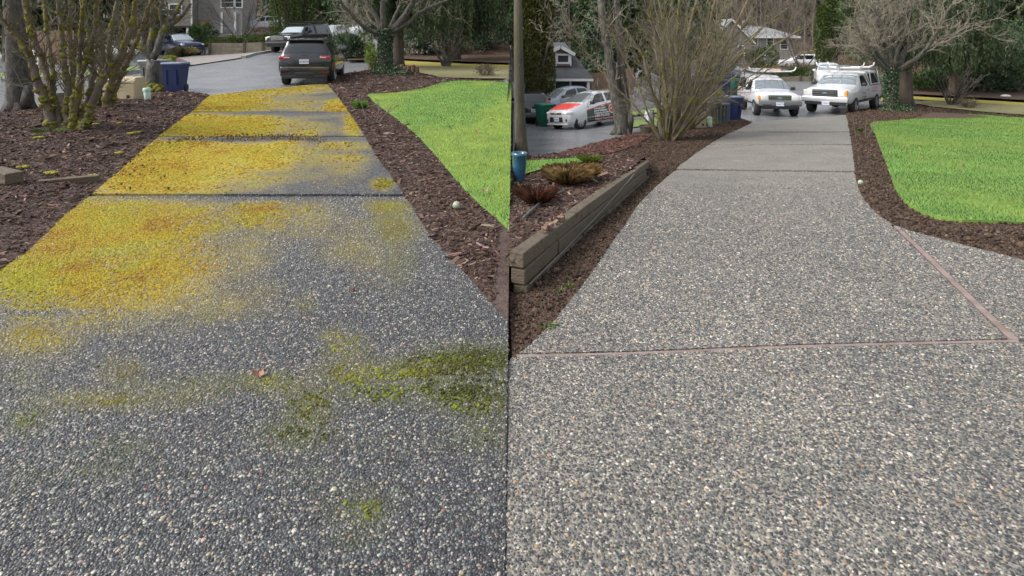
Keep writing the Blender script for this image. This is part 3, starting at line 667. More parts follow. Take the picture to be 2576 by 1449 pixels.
m_bluemb = M('grey_blue_emblem', (0.16, 0.19, 0.26), rough=0.3)
m_alum = M('aluminium', (0.58, 0.59, 0.60), (0.66, 0.66, 0.67), 9, 0.35, metal=0.5)
m_under = M('underbody_and_shade_black', (0.008, 0.008, 0.008), rough=0.9)  # wheel wells and seams; also drawn shade behind spokes and in the garage

def letter(text, size, mat, parent, T, name='lettering', bold=0.0, ext=0.0015):
    cu = bpy.data.curves.new(name, 'FONT'); cu.body = text; cu.size = size; cu.extrude = ext; cu.align_x = 'LEFT'; cu.offset = bold; cu.resolution_u = 2
    ob = bpy.data.objects.new(name, cu); COL.objects.link(ob)
    dg = bpy.context.evaluated_depsgraph_get(); me = bpy.data.meshes.new_from_object(ob.evaluated_get(dg))
    bpy.data.objects.remove(ob); bpy.data.curves.remove(cu)
    me.transform(T); me.materials.clear(); return link(name, me, mat, parent)
def frame(o, ex_, ey_):
    """matrix with text x along ex_, text y along ey_"""
    ex_ = Vector(ex_).normalized(); ey_ = Vector(ey_).normalized(); ez = ex_.cross(ey_)
    m = Matrix((ex_, ey_, ez)).transposed().to_4x4(); m.translation = Vector(o); return m

class Body:
    def __init__(s, st): s.st = np.array(sorted(st), float)
    def par(s, x): return [np.interp(x, s.st[:, 0], s.st[:, k]) for k in range(1, 6)]
    def sec(s, x):
        w, zb, zs, zt_, wt = s.par(x)
        h = zs - zb
        return np.array([(0, zb), (w - .12, zb), (w - .035, zb + .14 * h), (w, zb + .36 * h), (w, zs - .24 * h), (w - .02, zs - .05), (w - .05, zs), (wt, zt_ - .05), (wt - .06, zt_ - .012), (wt * .5, zt_ + .012), (0, zt_ + .018)])
    def P(s, x, v, side=1):
        q = s.sec(x); i = int(min(max(math.floor(v), 0), 9)); t = v - i; p = q[i] * (1 - t) + q[i + 1] * t
        return Vector((x, side * p[0], p[1]))
    def N(s, x, v, side):
        e = 0.02; v0, v1 = max(v - .08, 0), min(v + .08, 10)
        a = s.P(x + e, v, side) - s.P(x - e, v, side); b = s.P(x, v1, side) - s.P(x, v0, side)
        n = b.cross(a) * side
        return n.normalized() if n.length > 1e-9 else Vector((0, 0, 1))
    def mesh(s, mb):
        xs = []
        for a, b in zip(s.st[:-1, 0], s.st[1:, 0]):
            k = max(1, int((b - a) / 0.14)); xs += [a + (b - a) * i / k for i in range(k)]
        xs.append(s.st[-1, 0]); vs = []; fs = []
        for x in xs:
            q = s.sec(x); r = [(x, y, z) for y, z in q] + [(x, -y, z) for y, z in q[-2:0:-1]]; vs += r
        n = 20
        for i in range(len(xs) - 1):
            for j in range(n): fs.append((i * n + j, (i + 1) * n + j, (i + 1) * n + (j + 1) % n, i * n + (j + 1) % n))
        fs.append(tuple(range(n))); fs.append(tuple((len(xs) - 1) * n + j for j in reversed(range(n))))
        mb.add(vs, fs); return mb
    def pane(s, corners, side, name, mat, parent, off=0.006, n=5, m=4):
        """corners (x,v): bottom-a, bottom-b, top-b, top-a"""
        mb = MB(); vs = []; fs = []
        for j in range(m):
            for i in range(n):
                a, b = i / (n - 1), j / (m - 1)
                x = (corners[0][0] * (1 - a) + corners[1][0] * a) * (1 - b) + (corners[3][0] * (1 - a) + corners[2][0] * a) * b
                v = (corners[0][1] * (1 - a) + corners[1][1] * a) * (1 - b) + (corners[3][1] * (1 - a) + corners[2][1] * a) * b
                vs.append(s.P(x, v, side) + s.N(x, v, side) * off)
        for j in range(m - 1):
            for i in range(n - 1):
                q = (j * n + i, j * n + i + 1, (j + 1) * n + i + 1, (j + 1) * n + i); fs.append(q if side < 0 else tuple(reversed(q)))
        mb.add(vs, fs); return mb.build(name, mat, parent, True)
    def topane(s, x0, x1, vr, name, mat, parent, off=0.006, n=5, m=9, vr1=None):
        """pane across the top of the body: x0..x1, reaching down to v = 10-vr on both sides"""
        mb = MB(); vs = []; fs = []; vr1 = vr1 or vr
        for i in range(n):
            a = i / (n - 1); x = x0 + (x1 - x0) * a; r = vr + (vr1 - vr) * a
            for j in range(m):
                b = -1 + 2 * j / (m - 1); sd_ = 1 if b >= 0 else -1; v = 10 - abs(b) * r
                vs.append(s.P(x, v, sd_) + s.N(x, v, sd_) * off)
        for i in range(n - 1):
            for j in range(m - 1):
                q = (i * m + j, i * m + j + 1, (i + 1) * m + j + 1, (i + 1) * m + j); fs.append(q if x1 < x0 else tuple(reversed(q)))
        mb.add(vs, fs); return mb.build(name, mat, parent, True)

def seat_on(root, heading, fn, xf, xr, tr):
    """stand the car on its four wheels on sloping ground"""
    c, s_ = math.cos(heading), math.sin(heading); L0 = root.location
    pts = []
    for a, b in ((xf, tr), (xf, -tr), (xr, tr), (xr, -tr)):
        X, Y = L0.x + c * a - s_ * b, L0.y + s_ * a + c * b; pts.append(Vector((X, Y, float(fn(X, Y)) - 0.012)))
    fwd = ((pts[0] + pts[1]) - (pts[2] + pts[3])).normalized(); lft = ((pts[0] + pts[2]) - (pts[1] + pts[3])).normalized()
    up = fwd.cross(lft).normalized(); lft = up.cross(fwd)
    m = Matrix((fwd, lft, up)).transposed().to_4x4()
    mid = (pts[0] + pts[1] + pts[2] + pts[3]) / 4; m.translation = mid - fwd * ((xf + xr) / 2)
    root.matrix_world = m
def wheel(parent, x, y, R_, w, spokes, steel=False):
    sg = 1 if y > 0 else -1
    t = MB().lathe([(R_ * .62, -w / 2), (R_ * .93, -w / 2), (R_, -w * .32), (R_, w * .32), (R_ * .93, w / 2), (R_ * .62, w / 2)], 24, (x, y, R_), 'Y', False).build('wheel', m_tyre, parent, True)
    mb = MB(); yo = y + sg * (w / 2 - 0.035)
    mb.lathe([(R_ * .66, -.05), (R_ * .66, .03), (R_ * .60, .03), (R_ * .60, -.05)], 24, (x, yo, R_), 'Y', False)
    mb.lathe([(R_ * .001, sg * .012), (R_ * .15, sg * .012), (R_ * .17, -sg * .02)], 12, (x, yo, R_), 'Y', False)
    for k in range(spokes):
        a = 2 * PI * k / spokes + .2; mb.box((x + math.cos(a) * R_ * .38, yo, R_ + math.sin(a) * R_ * .38), (R_ * .5, .03, R_ * (.16 if not steel else .26)), ry=-a)
    mb.build('rim', m_rim, t)
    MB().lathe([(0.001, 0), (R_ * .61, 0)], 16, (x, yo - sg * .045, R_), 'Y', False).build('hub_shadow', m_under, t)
def make_car(name, label, loc, heading, st, paint, wh, fn, side_windows, ws, rw, group=None, spokes=7, side_glass=None, trackin=0.02, mirrors=(0.75, 1.05), mirror_mat=None, steel=False, handles=()):
    root = thing(name, label, 'car', loc, 0, group); bd = Body(st)
    mb = MB(); bd.mesh(mb); body = mb.build('body', paint, root, True)
    xf, xr, R_, wd = wh; wmax = bd.st[:, 1].max()
    cut = MB()
    for x in (xf, xr):
        for sg in (1, -1): cut.lathe([(R_ * 1.16, -.32), (R_ * 1.16, .22)] if sg > 0 else [(R_ * 1.16, -.22), (R_ * 1.16, .32)], 28, (x, sg * wmax, R_ * 1.02), 'Y')
    co = cut.build('cutter', m_under); md = body.modifiers.new('b', 'BOOLEAN'); md.operation = 'DIFFERENCE'; md.object = co; md.solver = 'EXACT'
    try: md.material_mode = 'TRANSFER'
    except Exception: pass
    dg = bpy.context.evaluated_depsgraph_get(); me = bpy.data.meshes.new_from_object(body.evaluated_get(dg))
    body.modifiers.clear(); old = body.data; body.data = me; bpy.data.objects.remove(co)
    me.polygons.foreach_set('use_smooth', [True] * len(me.polygons))
    try: me.set_sharp_from_angle(angle=math.radians(38))
    except Exception: pass
    for x in (xf, xr):
        for sg in (1, -1): wheel(root, x, sg * (wmax - wd / 2 - trackin), R_, wd, spokes, steel)
    for sg in (1, -1):
        for c in side_windows: bd.pane(c, sg, 'side_window', side_glass or m_glass, root, 0.007, 6, 4)
        for c in side_windows[:2]:
            for xx in ((c[0][0] + .10, c[1][0] - .05) if c is side_windows[0] else (c[1][0] - .06,)): bd.pane(((xx + .008, 2.2), (xx - .008, 2.2), (xx - .008, 6.0), (xx + .008, 6.0)), sg, 'door_seam', m_under, root, .003, 2, 9)
        bd.pane(((xf - R_ * 1.2, 1.6), (xr + R_ * 1.2, 1.6), (xr + R_ * 1.2, 2.25), (xf - R_ * 1.2, 2.25)), sg, 'sill_trim', m_black, root, .004, 6, 3)
        if mirrors:
            q = bd.P(mirrors[0], 6, sg)
            MB().rbox((mirrors[0] - .02, q.y + sg * .13, mirrors[1] + .03), (.12, .20, .15), .04).build('mirror', mirror_mat or m_black, root, True)
        for hx in handles:
            q = bd.P(hx, 5.2, sg); MB().rbox((hx, q.y + sg * .018, q.z - .06), (.2, .03, .035), .012).build('door_handle', m_chrome if paint is m_grey else paint, root)
    if ws: bd.topane(ws[0], ws[1], ws[2], 'windshield', m_glassL, root, .007, 6, 11, ws[3] if len(ws) > 3 else None)
    if rw: bd.topane(rw[0], rw[1], rw[2], 'rear_window', m_glass, root, .007, 6, 11, rw[3] if len(rw) > 3 else None)
    seat_on(root, heading, fn, xf, xr, wmax - .1)
    return root, bd
def plate(root, x, y, z, s, text, mat=None, w=.31):
    p = MB().box((x, y, z), (.012, w, .155)).build('licence_plate', m_plate, root)
    T = frame((x + s * .0075, y - s * .135, z - .035), (0, s, 0), (0, 0, 1))
    letter(text, .085, m_ink, p, T, 'lettering', 0.001)
    MB().box((x + s * .007, y, z + .058), (.003, w * .8, .012)).build('plate_band', m_rlett, p)
    return p
def pos(px, Y, fn): return onG(px, Y, fn)

# ---- grey SUV seen from behind
st = [(2.2, .62, .45, .80, .95, .6), (2.12, .80, .32, .90, 1.0, .72), (1.9, .89, .28, .96, 1.05, .8), (1.0, .91, .26, 1.02, 1.12, .8), (.85, .91, .26, 1.04, 1.16, .79), (.15, .91, .26, 1.06, 1.56, .66), (-.2, .91, .26, 1.07, 1.63, .65), (-1.4, .91, .26, 1.10, 1.62, .64), (-1.86, .90, .30, 1.10, 1.57, .64), (-2.0, .89, .32, 1.08, 1.37, .68), (-2.12, .87, .36, 1.04, 1.10, .75), (-2.18, .85, .40, .98, 1.03, .75), (-2.2, .82, .46, .94, .98, .7)]
jeep, b = make_car('parked_car', 'dark grey SUV with black roof rails seen from behind on the wet street', pos(793, 22.0, zL), math.radians(100), st, m_grey, (1.33, -1.31, .35, .24), zL,
    [((.55, 6.12), (-.42, 6.12), (-.42, 6.9), (.2, 6.9)), ((-.52, 6.12), (-1.35, 6.16), (-1.30, 6.9), (-.5, 6.9)), ((-1.43, 6.2), (-1.78, 6.4), (-1.74, 6.85), (-1.4, 6.88))], (.80, .20, 2.6), (-1.88, -2.10, 2.7, 2.75), handles=(-.15, -1.1), mirrors=(.62, 1.12))
MB().rbox((-1.88, 0, 1.60), (.22, 1.22, .05), .02).build('roof_spoiler', m_grey, jeep, True)
for sg in (1, -1):
    MB().tube([(.1, sg * .60, 1.60), (-.05, sg * .60, 1.68), (-1.5, sg * .60, 1.68), (-1.72, sg * .60, 1.60)], .022, 6).build('roof_rail', m_black, jeep, True)
    t = MB().rbox((-2.13, sg * .67, .985), (.14, .36, .13), .03).build('tail_light', m_redlens, jeep, True)
    MB().box((-2.203, sg * .60, .995), (.012, .20, .025)).build('lamp_insert', m_lens, t)
    MB().box((-2.215, sg * .66, .50), (.03, .26, .05)).build('reflector', m_redlens, jeep)
MB().rbox((-2.16, 0, .52), (.14, 1.62, .34), .05).build('rear_bumper', m_grey, jeep, True)
MB().rbox((-2.235, 0, .44), (.03, .62, .12), .012).build('bumper_grille', m_black, jeep, True)
MB().rbox((-2.15, 0, .34), (.16, 1.5, .12), .03).build('lower_bumper', m_black, jeep, True)
MB().box((-2.238, 0, .655), (.012, 1.3, .018)).build('chrome_strip', m_chrome, jeep)
MB().box((-2.085, .06, 1.17), (.03, .34, .03), ry=-.45).build('rear_wiper', m_black, jeep)
plate(jeep, -2.215, .02, .86, -1, 'BUB5541')
letter('Jeep', .11, m_black, jeep, frame((-2.165, .10, 1.02), (0, -1, 0), (-.25, 0, 1)), 'lettering', .002, .004)
MB().tube([(-.9, 0, 1.64), (-1.0, 0, 1.74)], [.02, .008], 6).build('antenna', m_black, jeep)
MB().tube([(-2.1, .25, .28), (-2.2, .25, .27)], .035, 8).build('exhaust', m_chrome, jeep)

# ---- black pickup with canopy and roof rack facing the camera
stP = [(2.75, .80, .62, .98, 1.08, .76), (2.68, .90, .52, 1.02, 1.12, .82), (2.3, .96, .48, 1.08, 1.17, .86), (1.35, .98, .46, 1.14, 1.24, .86), (1.2, .98, .46, 1.16, 1.28, .84), (.55, .98, .46, 1.18, 1.72, .72), (.25, .98, .46, 1.19, 1.80, .70), (-.55, .98, .46, 1.20, 1.81, .70), (-.62, .98, .46, 1.20, 1.83, .74), (-2.55, .98, .5, 1.20, 1.85, .74), (-2.72, .96, .55, 1.18, 1.72, .73), (-2.8, .93, .62, 1.10, 1.2, .78)]
cpw = [((.85, 6.12), (-.42, 6.12), (-.42, 6.88), (.5, 6.88)), ((-.75, 6.15), (-2.35, 6.15), (-2.3, 6.88), (-.75, 6.88))]
def truck_front(root, x, hw, zg, grille, lamp_y, bump, amber=0, lampdx=0.0):
    g = MB().rbox((x - .03, 0, zg), (.06, grille[0], grille[1]), .02).build('grille', m_black, root, True)
    for k in range(3): MB().box((x + .004, 0, zg + (k - 1) * grille[1] * .31), (.014, grille[0] * .94, .022)).build('grille_bar', m_chrome, g)
    MB().lathe([(.001, .006), (.10, .006), (.105, -.01)], 20, (0, 0, 0), 'X', False)
    e = MB().lathe([(.001, .012), (.085, .012), (.09, -.004)], 20, (0, 0, 0), 'X', False); e.v = [(p[0] + x + .012, p[1] * 1.15, p[2] * .48 + zg) for p in e.v]; e.build('emblem', m_bluemb, g)
    for sg in (1, -1):
        h = MB().rbox((x - .05 + lampdx, sg * lamp_y, zg + .01), (.10, hw - lamp_y + .14 if False else .30, grille[1] * .92), .035).build('headlight', m_lens, root, True)
        MB().rbox((x - .09 + lampdx, sg * (lamp_y + .19), zg), (.14, .11, grille[1] * .86), .03).build('turn_signal', m_amber if amber == sg else m_lens, h, True)
    MB().rbox((x + .02, 0, bump[0]), (.20, hw * 2 - .02, bump[1]), .05).build('front_bumper', bump[2], root, True)
    MB().rbox((x + .0, 0, bump[0] - bump[1] * .5 - .06), (.14, hw * 1.75, .14), .03).build('lower_valance', m_black, root, True)
bp_, b = make_car('parked_pickup', 'black pickup truck with canopy and roof basket facing downhill behind the grey SUV', pos(757, 41.5, zL), math.radians(258), stP, m_blk, (1.75, -1.75, .40, .27), zL, cpw, (1.15, .60, 2.6), None, mirrors=(.85, 1.25), handles=(-.3,))
bp_['category'] = 'pickup truck'
truck_front(bp_, 2.74, .92, .98, (1.0, .28), .68, (.66, .22, m_black))
mb = MB()
for sg in (1, -1): mb.tube([(.3, sg * .6, 1.93), (-2.4, sg * .6, 1.95)], .03, 5).tube([(.3, sg * .6, 2.03), (-2.4, sg * .6, 2.05)], .02, 5)
for k in range(8): mb.box((.3 - k * .385, 0, 1.93), (.05, 1.2, .03)); mb.box((.3 - k * .385, .6, 1.92), (.03, .03, .24)).box((.3 - k * .385, -.6, 1.92), (.03, .03, .24))
mb.build('roof_basket', m_black, bp_)

# ---- navy crossover in the neighbour's drive (old-driveway side) and its twin across the street (clean side)
stS = [(2.4, .62, .42, .74, .84, .58), (2.32, .78, .32, .82, .92, .70), (2.1, .87, .27, .90, 1.0, .78), (1.1, .91, .25, .98, 1.08, .80), (.95, .91, .25, 1.0, 1.12, .78), (.1, .91, .25, 1.04, 1.56, .64), (-.3, .91, .25, 1.05, 1.62, .62), (-1.7, .91, .25, 1.08, 1.58, .60), (-2.1, .89, .30, 1.06, 1.36, .62), (-2.32, .86, .36, 1.0, 1.06, .70), (-2.4, .80, .44, .92, .98, .66)]
csw = [((.62, 6.12), (-.42, 6.12), (-.42, 6.9), (.12, 6.9)), ((-.52, 6.12), (-1.4, 6.16), (-1.36, 6.9), (-.5, 6.9)), ((-1.5, 6.2), (-2.0, 6.4), (-1.9, 6.85), (-1.48, 6.88))]
def crossover_front(c, paint):
    for sg in (1, -1):
        MB().rbox((2.25, sg * .66, .83), (.24, .32, .13), .04, rz=-sg * .35).build('headlight', m_lens, c, True)
        MB().lathe([(.001, .01), (.06, .01), (.07, -.02)], 14, (2.40, sg * .60, .46), 'X', False).build('fog_light', m_lens, c)
        MB().tube([(.0, sg * .60, 1.60), (-.1, sg * .60, 1.67), (-1.6, sg * .60, 1.65), (-1.75, sg * .60, 1.56)], .022, 6).build('roof_rail', m_black, c, True)
    g = MB().rbox((2.385, 0, .78), (.05, .72, .20), .03).build('grille', m_black, c, True)
    for k in range(2): MB().box((2.413, 0, .74 + k * .07), (.012, .68, .02)).build('grille_bar', m_chrome, g)
    MB().rbox((2.37, 0, .50), (.12, 1.50, .30), .06).build('front_bumper', paint, c, True)
    MB().rbox((2.40, 0, .38), (.10, 1.2, .05), .02).build('silver_skid', m_rim, c, True)
    plate(c, 2.44, 0, .56, 1, 'BJK2107')
sub, b = make_car('parked_car', 'navy blue crossover parked in the drive beside the round clipped bush', pos(452, 44.5, zL), math.radians(-38), stS, m_navy, (1.42, -1.33, .35, .23), zL, csw, (.9, .15, 2.6), (-1.72, -2.1, 2.6), mirrors=(.72, 1.08), handles=(-.2, -1.1))
crossover_front(sub, m_navy)
sub2, b = make_car('parked_car', 'navy blue crossover half hidden behind the white compact pickup', pos(1836, 43, zR), math.radians(-62), stS, m_navy, (1.42, -1.33, .35, .23), zR, csw, (.9, .15, 2.6), (-1.72, -2.1, 2.6), mirrors=(.72, 1.08))
crossover_front(sub2, m_navy)

# ---- white compact pickup with canopy and ladder
stR = [(2.35, .74, .55, .86, .95, .70), (2.28, .82, .50, .90, .99, .74), (1.9, .86, .46, .96, 1.04, .76), (1.15, .88, .44, 1.0, 1.10, .76), (1.0, .88, .44, 1.02, 1.14, .74), (.42, .88, .44, 1.04, 1.54, .64), (.15, .88, .44, 1.05, 1.63, .62), (-.45, .88, .44, 1.06, 1.65, .62), (-.5, .88, .44, 1.06, 1.64, .62), (-.57, .88, .44, 1.06, 1.70, .68), (-2.25, .88, .46, 1.06, 1.72, .68), (-2.38, .86, .5, 1.05, 1.62, .66), (-2.42, .84, .56, 1.0, 1.1, .7)]
rw_ = [((.62, 6.12), (-.30, 6.12), (-.32, 6.88), (.34, 6.88)), ((-.72, 6.12), (-2.15, 6.12), (-2.05, 6.88), (-.72, 6.88))]
rang, b = make_car('pickup_truck', 'white compact pickup with dark bumper, canopy and a ladder on its rack', pos(1929, 26.8, zR), math.radians(259), stR, m_white, (1.48, -1.40, .36, .25), zR, rw_, (1.0, .46, 2.55, 2.35), None, mirrors=(.72, 1.12), steel=True, spokes=8, trackin=-.01)
rang['category'] = 'pickup truck'
m_gbump = M('grey_bumper_plastic', (0.11, 0.115, 0.12), (0.14, 0.145, 0.15), 6, 0.55)
truck_front(rang, 2.36, .86, .82, (.92, .23), .62, (.60, .24, m_gbump), -1)
plate(rang, 2.49, -.03, .57, 1, 'C40171R')
for sg in (1, -1):
    MB().box((2.475, sg * .55, .50), (.02, .34, .10)).build('bumper_duct', m_black, rang)
    MB().box((-.535, sg * .775, 1.30), (.05, .02, .56), rx=sg * .40).build('canopy_gap', m_black, rang)
    q = .885; sx = -1 if sg < 0 else 1
    T = lambda x, z: frame((x, sg * q, z), (-1 if sg > 0 else 1, 0, 0), (0, 0, 1))
    letter('Concrete Raising', .15, m_rlett, rang, T(-.62 if sg > 0 else -2.05, .90)); letter('Void Filling', .10, m_rlett, rang, T(-.75 if sg > 0 else -1.7, .78))
    letter('Slabjack', .15, m_rlett, rang, T(.55 if sg > 0 else -.12, .74)); letter('1-855-752-2522', .07, m_dlett, rang, T(.55 if sg > 0 else -.12, .60))
mb = MB()
for sg in (1, -1):
    for x in (-.75, -2.1): mb.tube([(x, sg * .90, .98), (x - .04, sg * .80, 1.88)], .022, 6)
    mb.tube([(1.2, sg * .80, 1.89), (-2.35, sg * .80, 1.89)], .024, 6)
for x in (-.75, -2.1, .3): mb.box((x, 0, 1.875), (.05, 1.6, .035))
mb.build('ladder_rack', m_black, rang)
MB().tube([(1.15, -.98, 2.12), (1.15, -.93, 1.99), (1.15, -.78, 1.93), (1.15, 0, 1.92), (1.15, .78, 1.93), (1.15, .93, 1.99), (1.15, .98, 2.12)], .035, 8).build('rack_hook_bar', m_white, rang, True)
for y in (-.35, .3): MB().box((1.02, y, 1.13), (.02, .42, .02), rz=.1).build('wiper', m_black, rang)
def ladder(label, truck, y, x0, x1, z, w, mat=m_alum):
    root = thing('ladder', label, 'ladder'); root.matrix_world = truck.matrix_world.copy() @ Matrix.Translation((0, y, z))
    for sg in (1, -1): MB().box(((x0 + x1) / 2, sg * w / 2, .06), (x1 - x0, .035, .10)).build('rail', mat, root)
    k = int((x1 - x0) / .3)
    for i in range(k): MB().tube([(x0 + .15 + i * .3, -w / 2, .06), (x0 + .15 + i * .3, w / 2, .06)], .018, 6).build('rung', mat, root)
    return root
ladder('long silver ladder lying on the rack of the white compact pickup', rang, -.34, -2.45, 1.7, 1.918, .42)
ladder('second ladder with orange rails on the rack of the white compact pickup', rang, .30, -2.5, .5, 1.918, .40, M('orange_fibreglass', (.62, .30, .20), (.7, .45, .36), 5, .5))

# ---- white full-size pickup with canopy
stF = [(2.8, .80, .66, .98, 1.06, .76), (2.72, .92, .56, 1.02, 1.10, .84), (2.3, .98, .50, 1.10, 1.18, .88), (1.35, 1.0, .48, 1.16, 1.28, .88), (1.2, 1.0, .48, 1.17, 1.31, .86), (.45, 1.0, .48, 1.20, 1.74, .74), (.15, 1.0, .48, 1.21, 1.83, .72), (-.48, 1.0, .48, 1.22, 1.84, .72), (-.54, 1.0, .48, 1.22, 1.82, .72), (-.62, 1.0, .48, 1.22, 1.88, .78), (-2.6, 1.0, .52, 1.22, 1.90, .78), (-2.76, .98, .58, 1.20, 1.76, .76), (-2.82, .95, .64, 1.12, 1.22, .80)]
fw_ = [((.72, 6.12), (-.36, 6.12), (-.38, 6.88), (.38, 6.88)), ((-.80, 6.12), (-2.5, 6.12), (-2.38, 6.88), (-.80, 6.88))]
f150, b = make_car('pickup_truck', 'white full-size pickup with chrome bumper and canopy under the drooping conifer', pos(2123, 27.8, zR), math.radians(225), stF, m_white, (1.82, -1.75, .40, .27), zR, fw_, (1.2, .50, 2.6, 2.4), None, mirrors=(.82, 1.30), handles=(), steel=True, spokes=6, trackin=.0)
f150['category'] = 'pickup truck'
truck_front(f150, 2.82, .96, .98, (1.05, .30), .66, (.70, .24, m_alum), 1)
plate(f150, 2.94, .06, .54, 1, 'C38851A')
for sg in (1, -1):
    MB().box((-.58, sg * .875, 1.50), (.05, .02, .62), rx=sg * .38).build('canopy_gap', m_black, f150)
    MB().box((-1.7, sg * .965, 1.225), (2.1, .05, .03)).build('canopy_seal', m_black, f150)
    MB().box((.42 - .55, sg * 1.004, 1.05), (.07, .012, .07)).build('door_handle', m_black, f150)
    T = lambda x, z: frame((x, sg * 1.004, z), (-1 if sg > 0 else 1, 0, 0), (0, 0, 1))
    letter('Concrete Raising', .17, m_rlett, f150, T(-.75 if sg > 0 else -2.3, 1.04)); letter('Seawall Stabilization', .13, m_rlett, f150, T(-.75 if sg > 0 else -2.3, .90))
    letter('Slabjack', .15, m_rlett, f150, T(.70 if sg > 0 else .05, .86)); letter('1-855-752-2522', .085, m_dlett, f150, T(.70 if sg > 0 else .05, .72)); letter('Geotechnical', .085, m_dlett, f150, T(.70 if sg > 0 else .05, .62))
    letter('F-150', .06, m_dlett, f150, T(1.28 if sg > 0 else 1.05, 1.06))
mb = MB()
for sg in (1, -1):
    for x in (-.9, -2.4): mb.tube([(x, sg * .96, 1.18), (x, sg * .86, 2.02)], .022, 6)
    mb.tube([(.6, sg * .84, 2.03), (-2.7, sg * .84, 2.03)], .024, 6)
for x in (-.9, -2.4, .4): mb.box((x, 0, 2.015), (.05, 1.66, .035))
mb.build('ladder_rack', m_alum, f150)
for x in (.55, -1.2): MB().tube([(x, -1.04, 2.32), (x, -.99, 2.17), (x, -.80, 2.08), (x, 0, 2.07), (x, .80, 2.08), (x, .99, 2.17), (x, 1.04, 2.32)], .035, 8).build('rack_hook_bar', m_white, f150, True)
for y in (-.4, .32): MB().box((1.22, y, 1.31), (.02, .46, .02), rz=.1).build('wiper', m_black, f150)
ladder('grey ladder lying on the rack of the white full-size pickup', f150, -.25, -2.7, .9, 2.05, .42)

# ---- silver hatchback with red bonnet and company lettering
stK = [(1.82, .50, .30, .60, .70, .45), (1.77, .64, .24, .68, .76, .58), (1.62, .74, .20, .74, .84, .66), (1.30, .79, .19, .82, .95, .70), (0.98, .80, .19, .87, 1.03, .70), (0.86, .80, .19, .89, 1.07, .69), (0.12, .80, .19, .94, 1.42, .58), (-0.25, .80, .19, .96, 1.475, .56), (-1.0, .80, .19, 1.0, 1.46, .55), (-1.45, .79, .20, 1.02, 1.40, .54), (-1.62, .78, .24, 1.0, 1.28, .56), (-1.76, .74, .28, .95, 1.0, .62), (-1.82, .66, .34, .85, .9, .56)]
spk, b = make_car('parked_car', 'silver hatchback with red bonnet and white lettering on its dark green sides', pos(1483, 24.6, zR), math.radians(216), stK, m_silver, (1.16, -1.20, .30, .19), zR,
    [((.60, 6.14), (-.30, 6.14), (-.30, 6.9), (.14, 6.9)), ((-.42, 6.14), (-1.12, 6.2), (-1.05, 6.9), (-.42, 6.9))], (.86, .16, 2.6), (-1.46, -1.74, 2.6), mirrors=(.58, 1.0), handles=(-.1,), spokes=8)
b.topane(1.66, .99, 2.3, 'red_bonnet_decal', m_rd, spk, .005, 6, 11, 2.5)
for sg in (1, -1):
    d = b.pane(((.83, 2.3), (-.86, 2.3), (-.86, 5.2), (.83, 4.0)), sg, 'dark_side_decal', m_dk, spk, .004, 12, 5)
    b.pane(((.83, 4.02), (-.86, 5.22), (-.86, 5.75), (.83, 4.25)), sg, 'red_stripe_decal', m_rd, spk, .0045, 12, 3)
    b.pane(((-1.54, 2.6), (-1.74, 2.8), (-1.74, 5.0), (-1.54, 5.2)), sg, 'dark_side_decal', m_dk, spk, .004, 4, 5)
    T = lambda x, z: frame((x, sg * .806, z), (-1 if sg > 0 else 1, 0, 0), (0, 0, 1))
    for k, (tx, sz) in enumerate((('Concrete Raising', .095), ('Seawall Stabilization', .095), ('Compaction Grouting', .095), ('1-855-752-2522', .135))):
        letter(tx, sz, m_lett, spk, T(.42 if sg > 0 else -.50, .74 - k * .095 - (.03 if k == 3 else 0)), 'lettering', .003)
    letter('Slabjack Geotechnical', .125, m_rlett, spk, T(.40 if sg > 0 else -.66, .30), 'lettering', .004)
    lg = MB().lathe([(.001, .004), (.20, .004), (.20, 0)], 28, (0, 0, 0), 'Y', False); lg.v = [(p[0] - .62, sg * (.806 + abs(p[1])), p[2] + .70) for p in lg.v]; lo = lg.build('round_logo', m_lett, spk)
    l2 = MB().lathe([(.001, .006), (.165, .006), (.165, .004)], 28, (0, 0, 0), 'Y', False); l2.v = [(p[0] - .62, sg * (.806 + abs(p[1])), p[2] + .70) for p in l2.v]; l2.build('logo_disc', m_rd, lo)
    letter('Slabjack', .07, m_lett, lo, frame((-.62 + sg * .13, sg * .8135, .69), (-1 if sg > 0 else 1, 0, 0), (0, 0, 1)), 'lettering', .002)
    MB().rbox((1.60, sg * .58, .70), (.30, .30, .12), .04, rz=-sg * .62).build('headlight', m_lens, spk, True)
    MB().rbox((1.74, sg * .52, .42), (.10, .22, .10), .03, rz=-sg * .3).build('fog_duct', m_black, spk, True)
g = MB().rbox((1.80, 0, .68), (.05, .72, .075), .02).build('grille', m_black, spk, True)
e = MB().box((1.833, 0, .68), (.012, .17, .032)).box((1.834, 0, .68), (.012, .07, .055)); e.build('emblem', m_gold, g)
MB().rbox((1.80, 0, .44), (.06, .82, .22), .04).build('lower_grille', m_black, spk, True)
MB().rbox((1.76, 0, .245), (.12, 1.25, .07), .03).build('front_lip', m_silver, spk, True)
plate(spk, 1.845, .05, .45, 1, 'BGP4210')

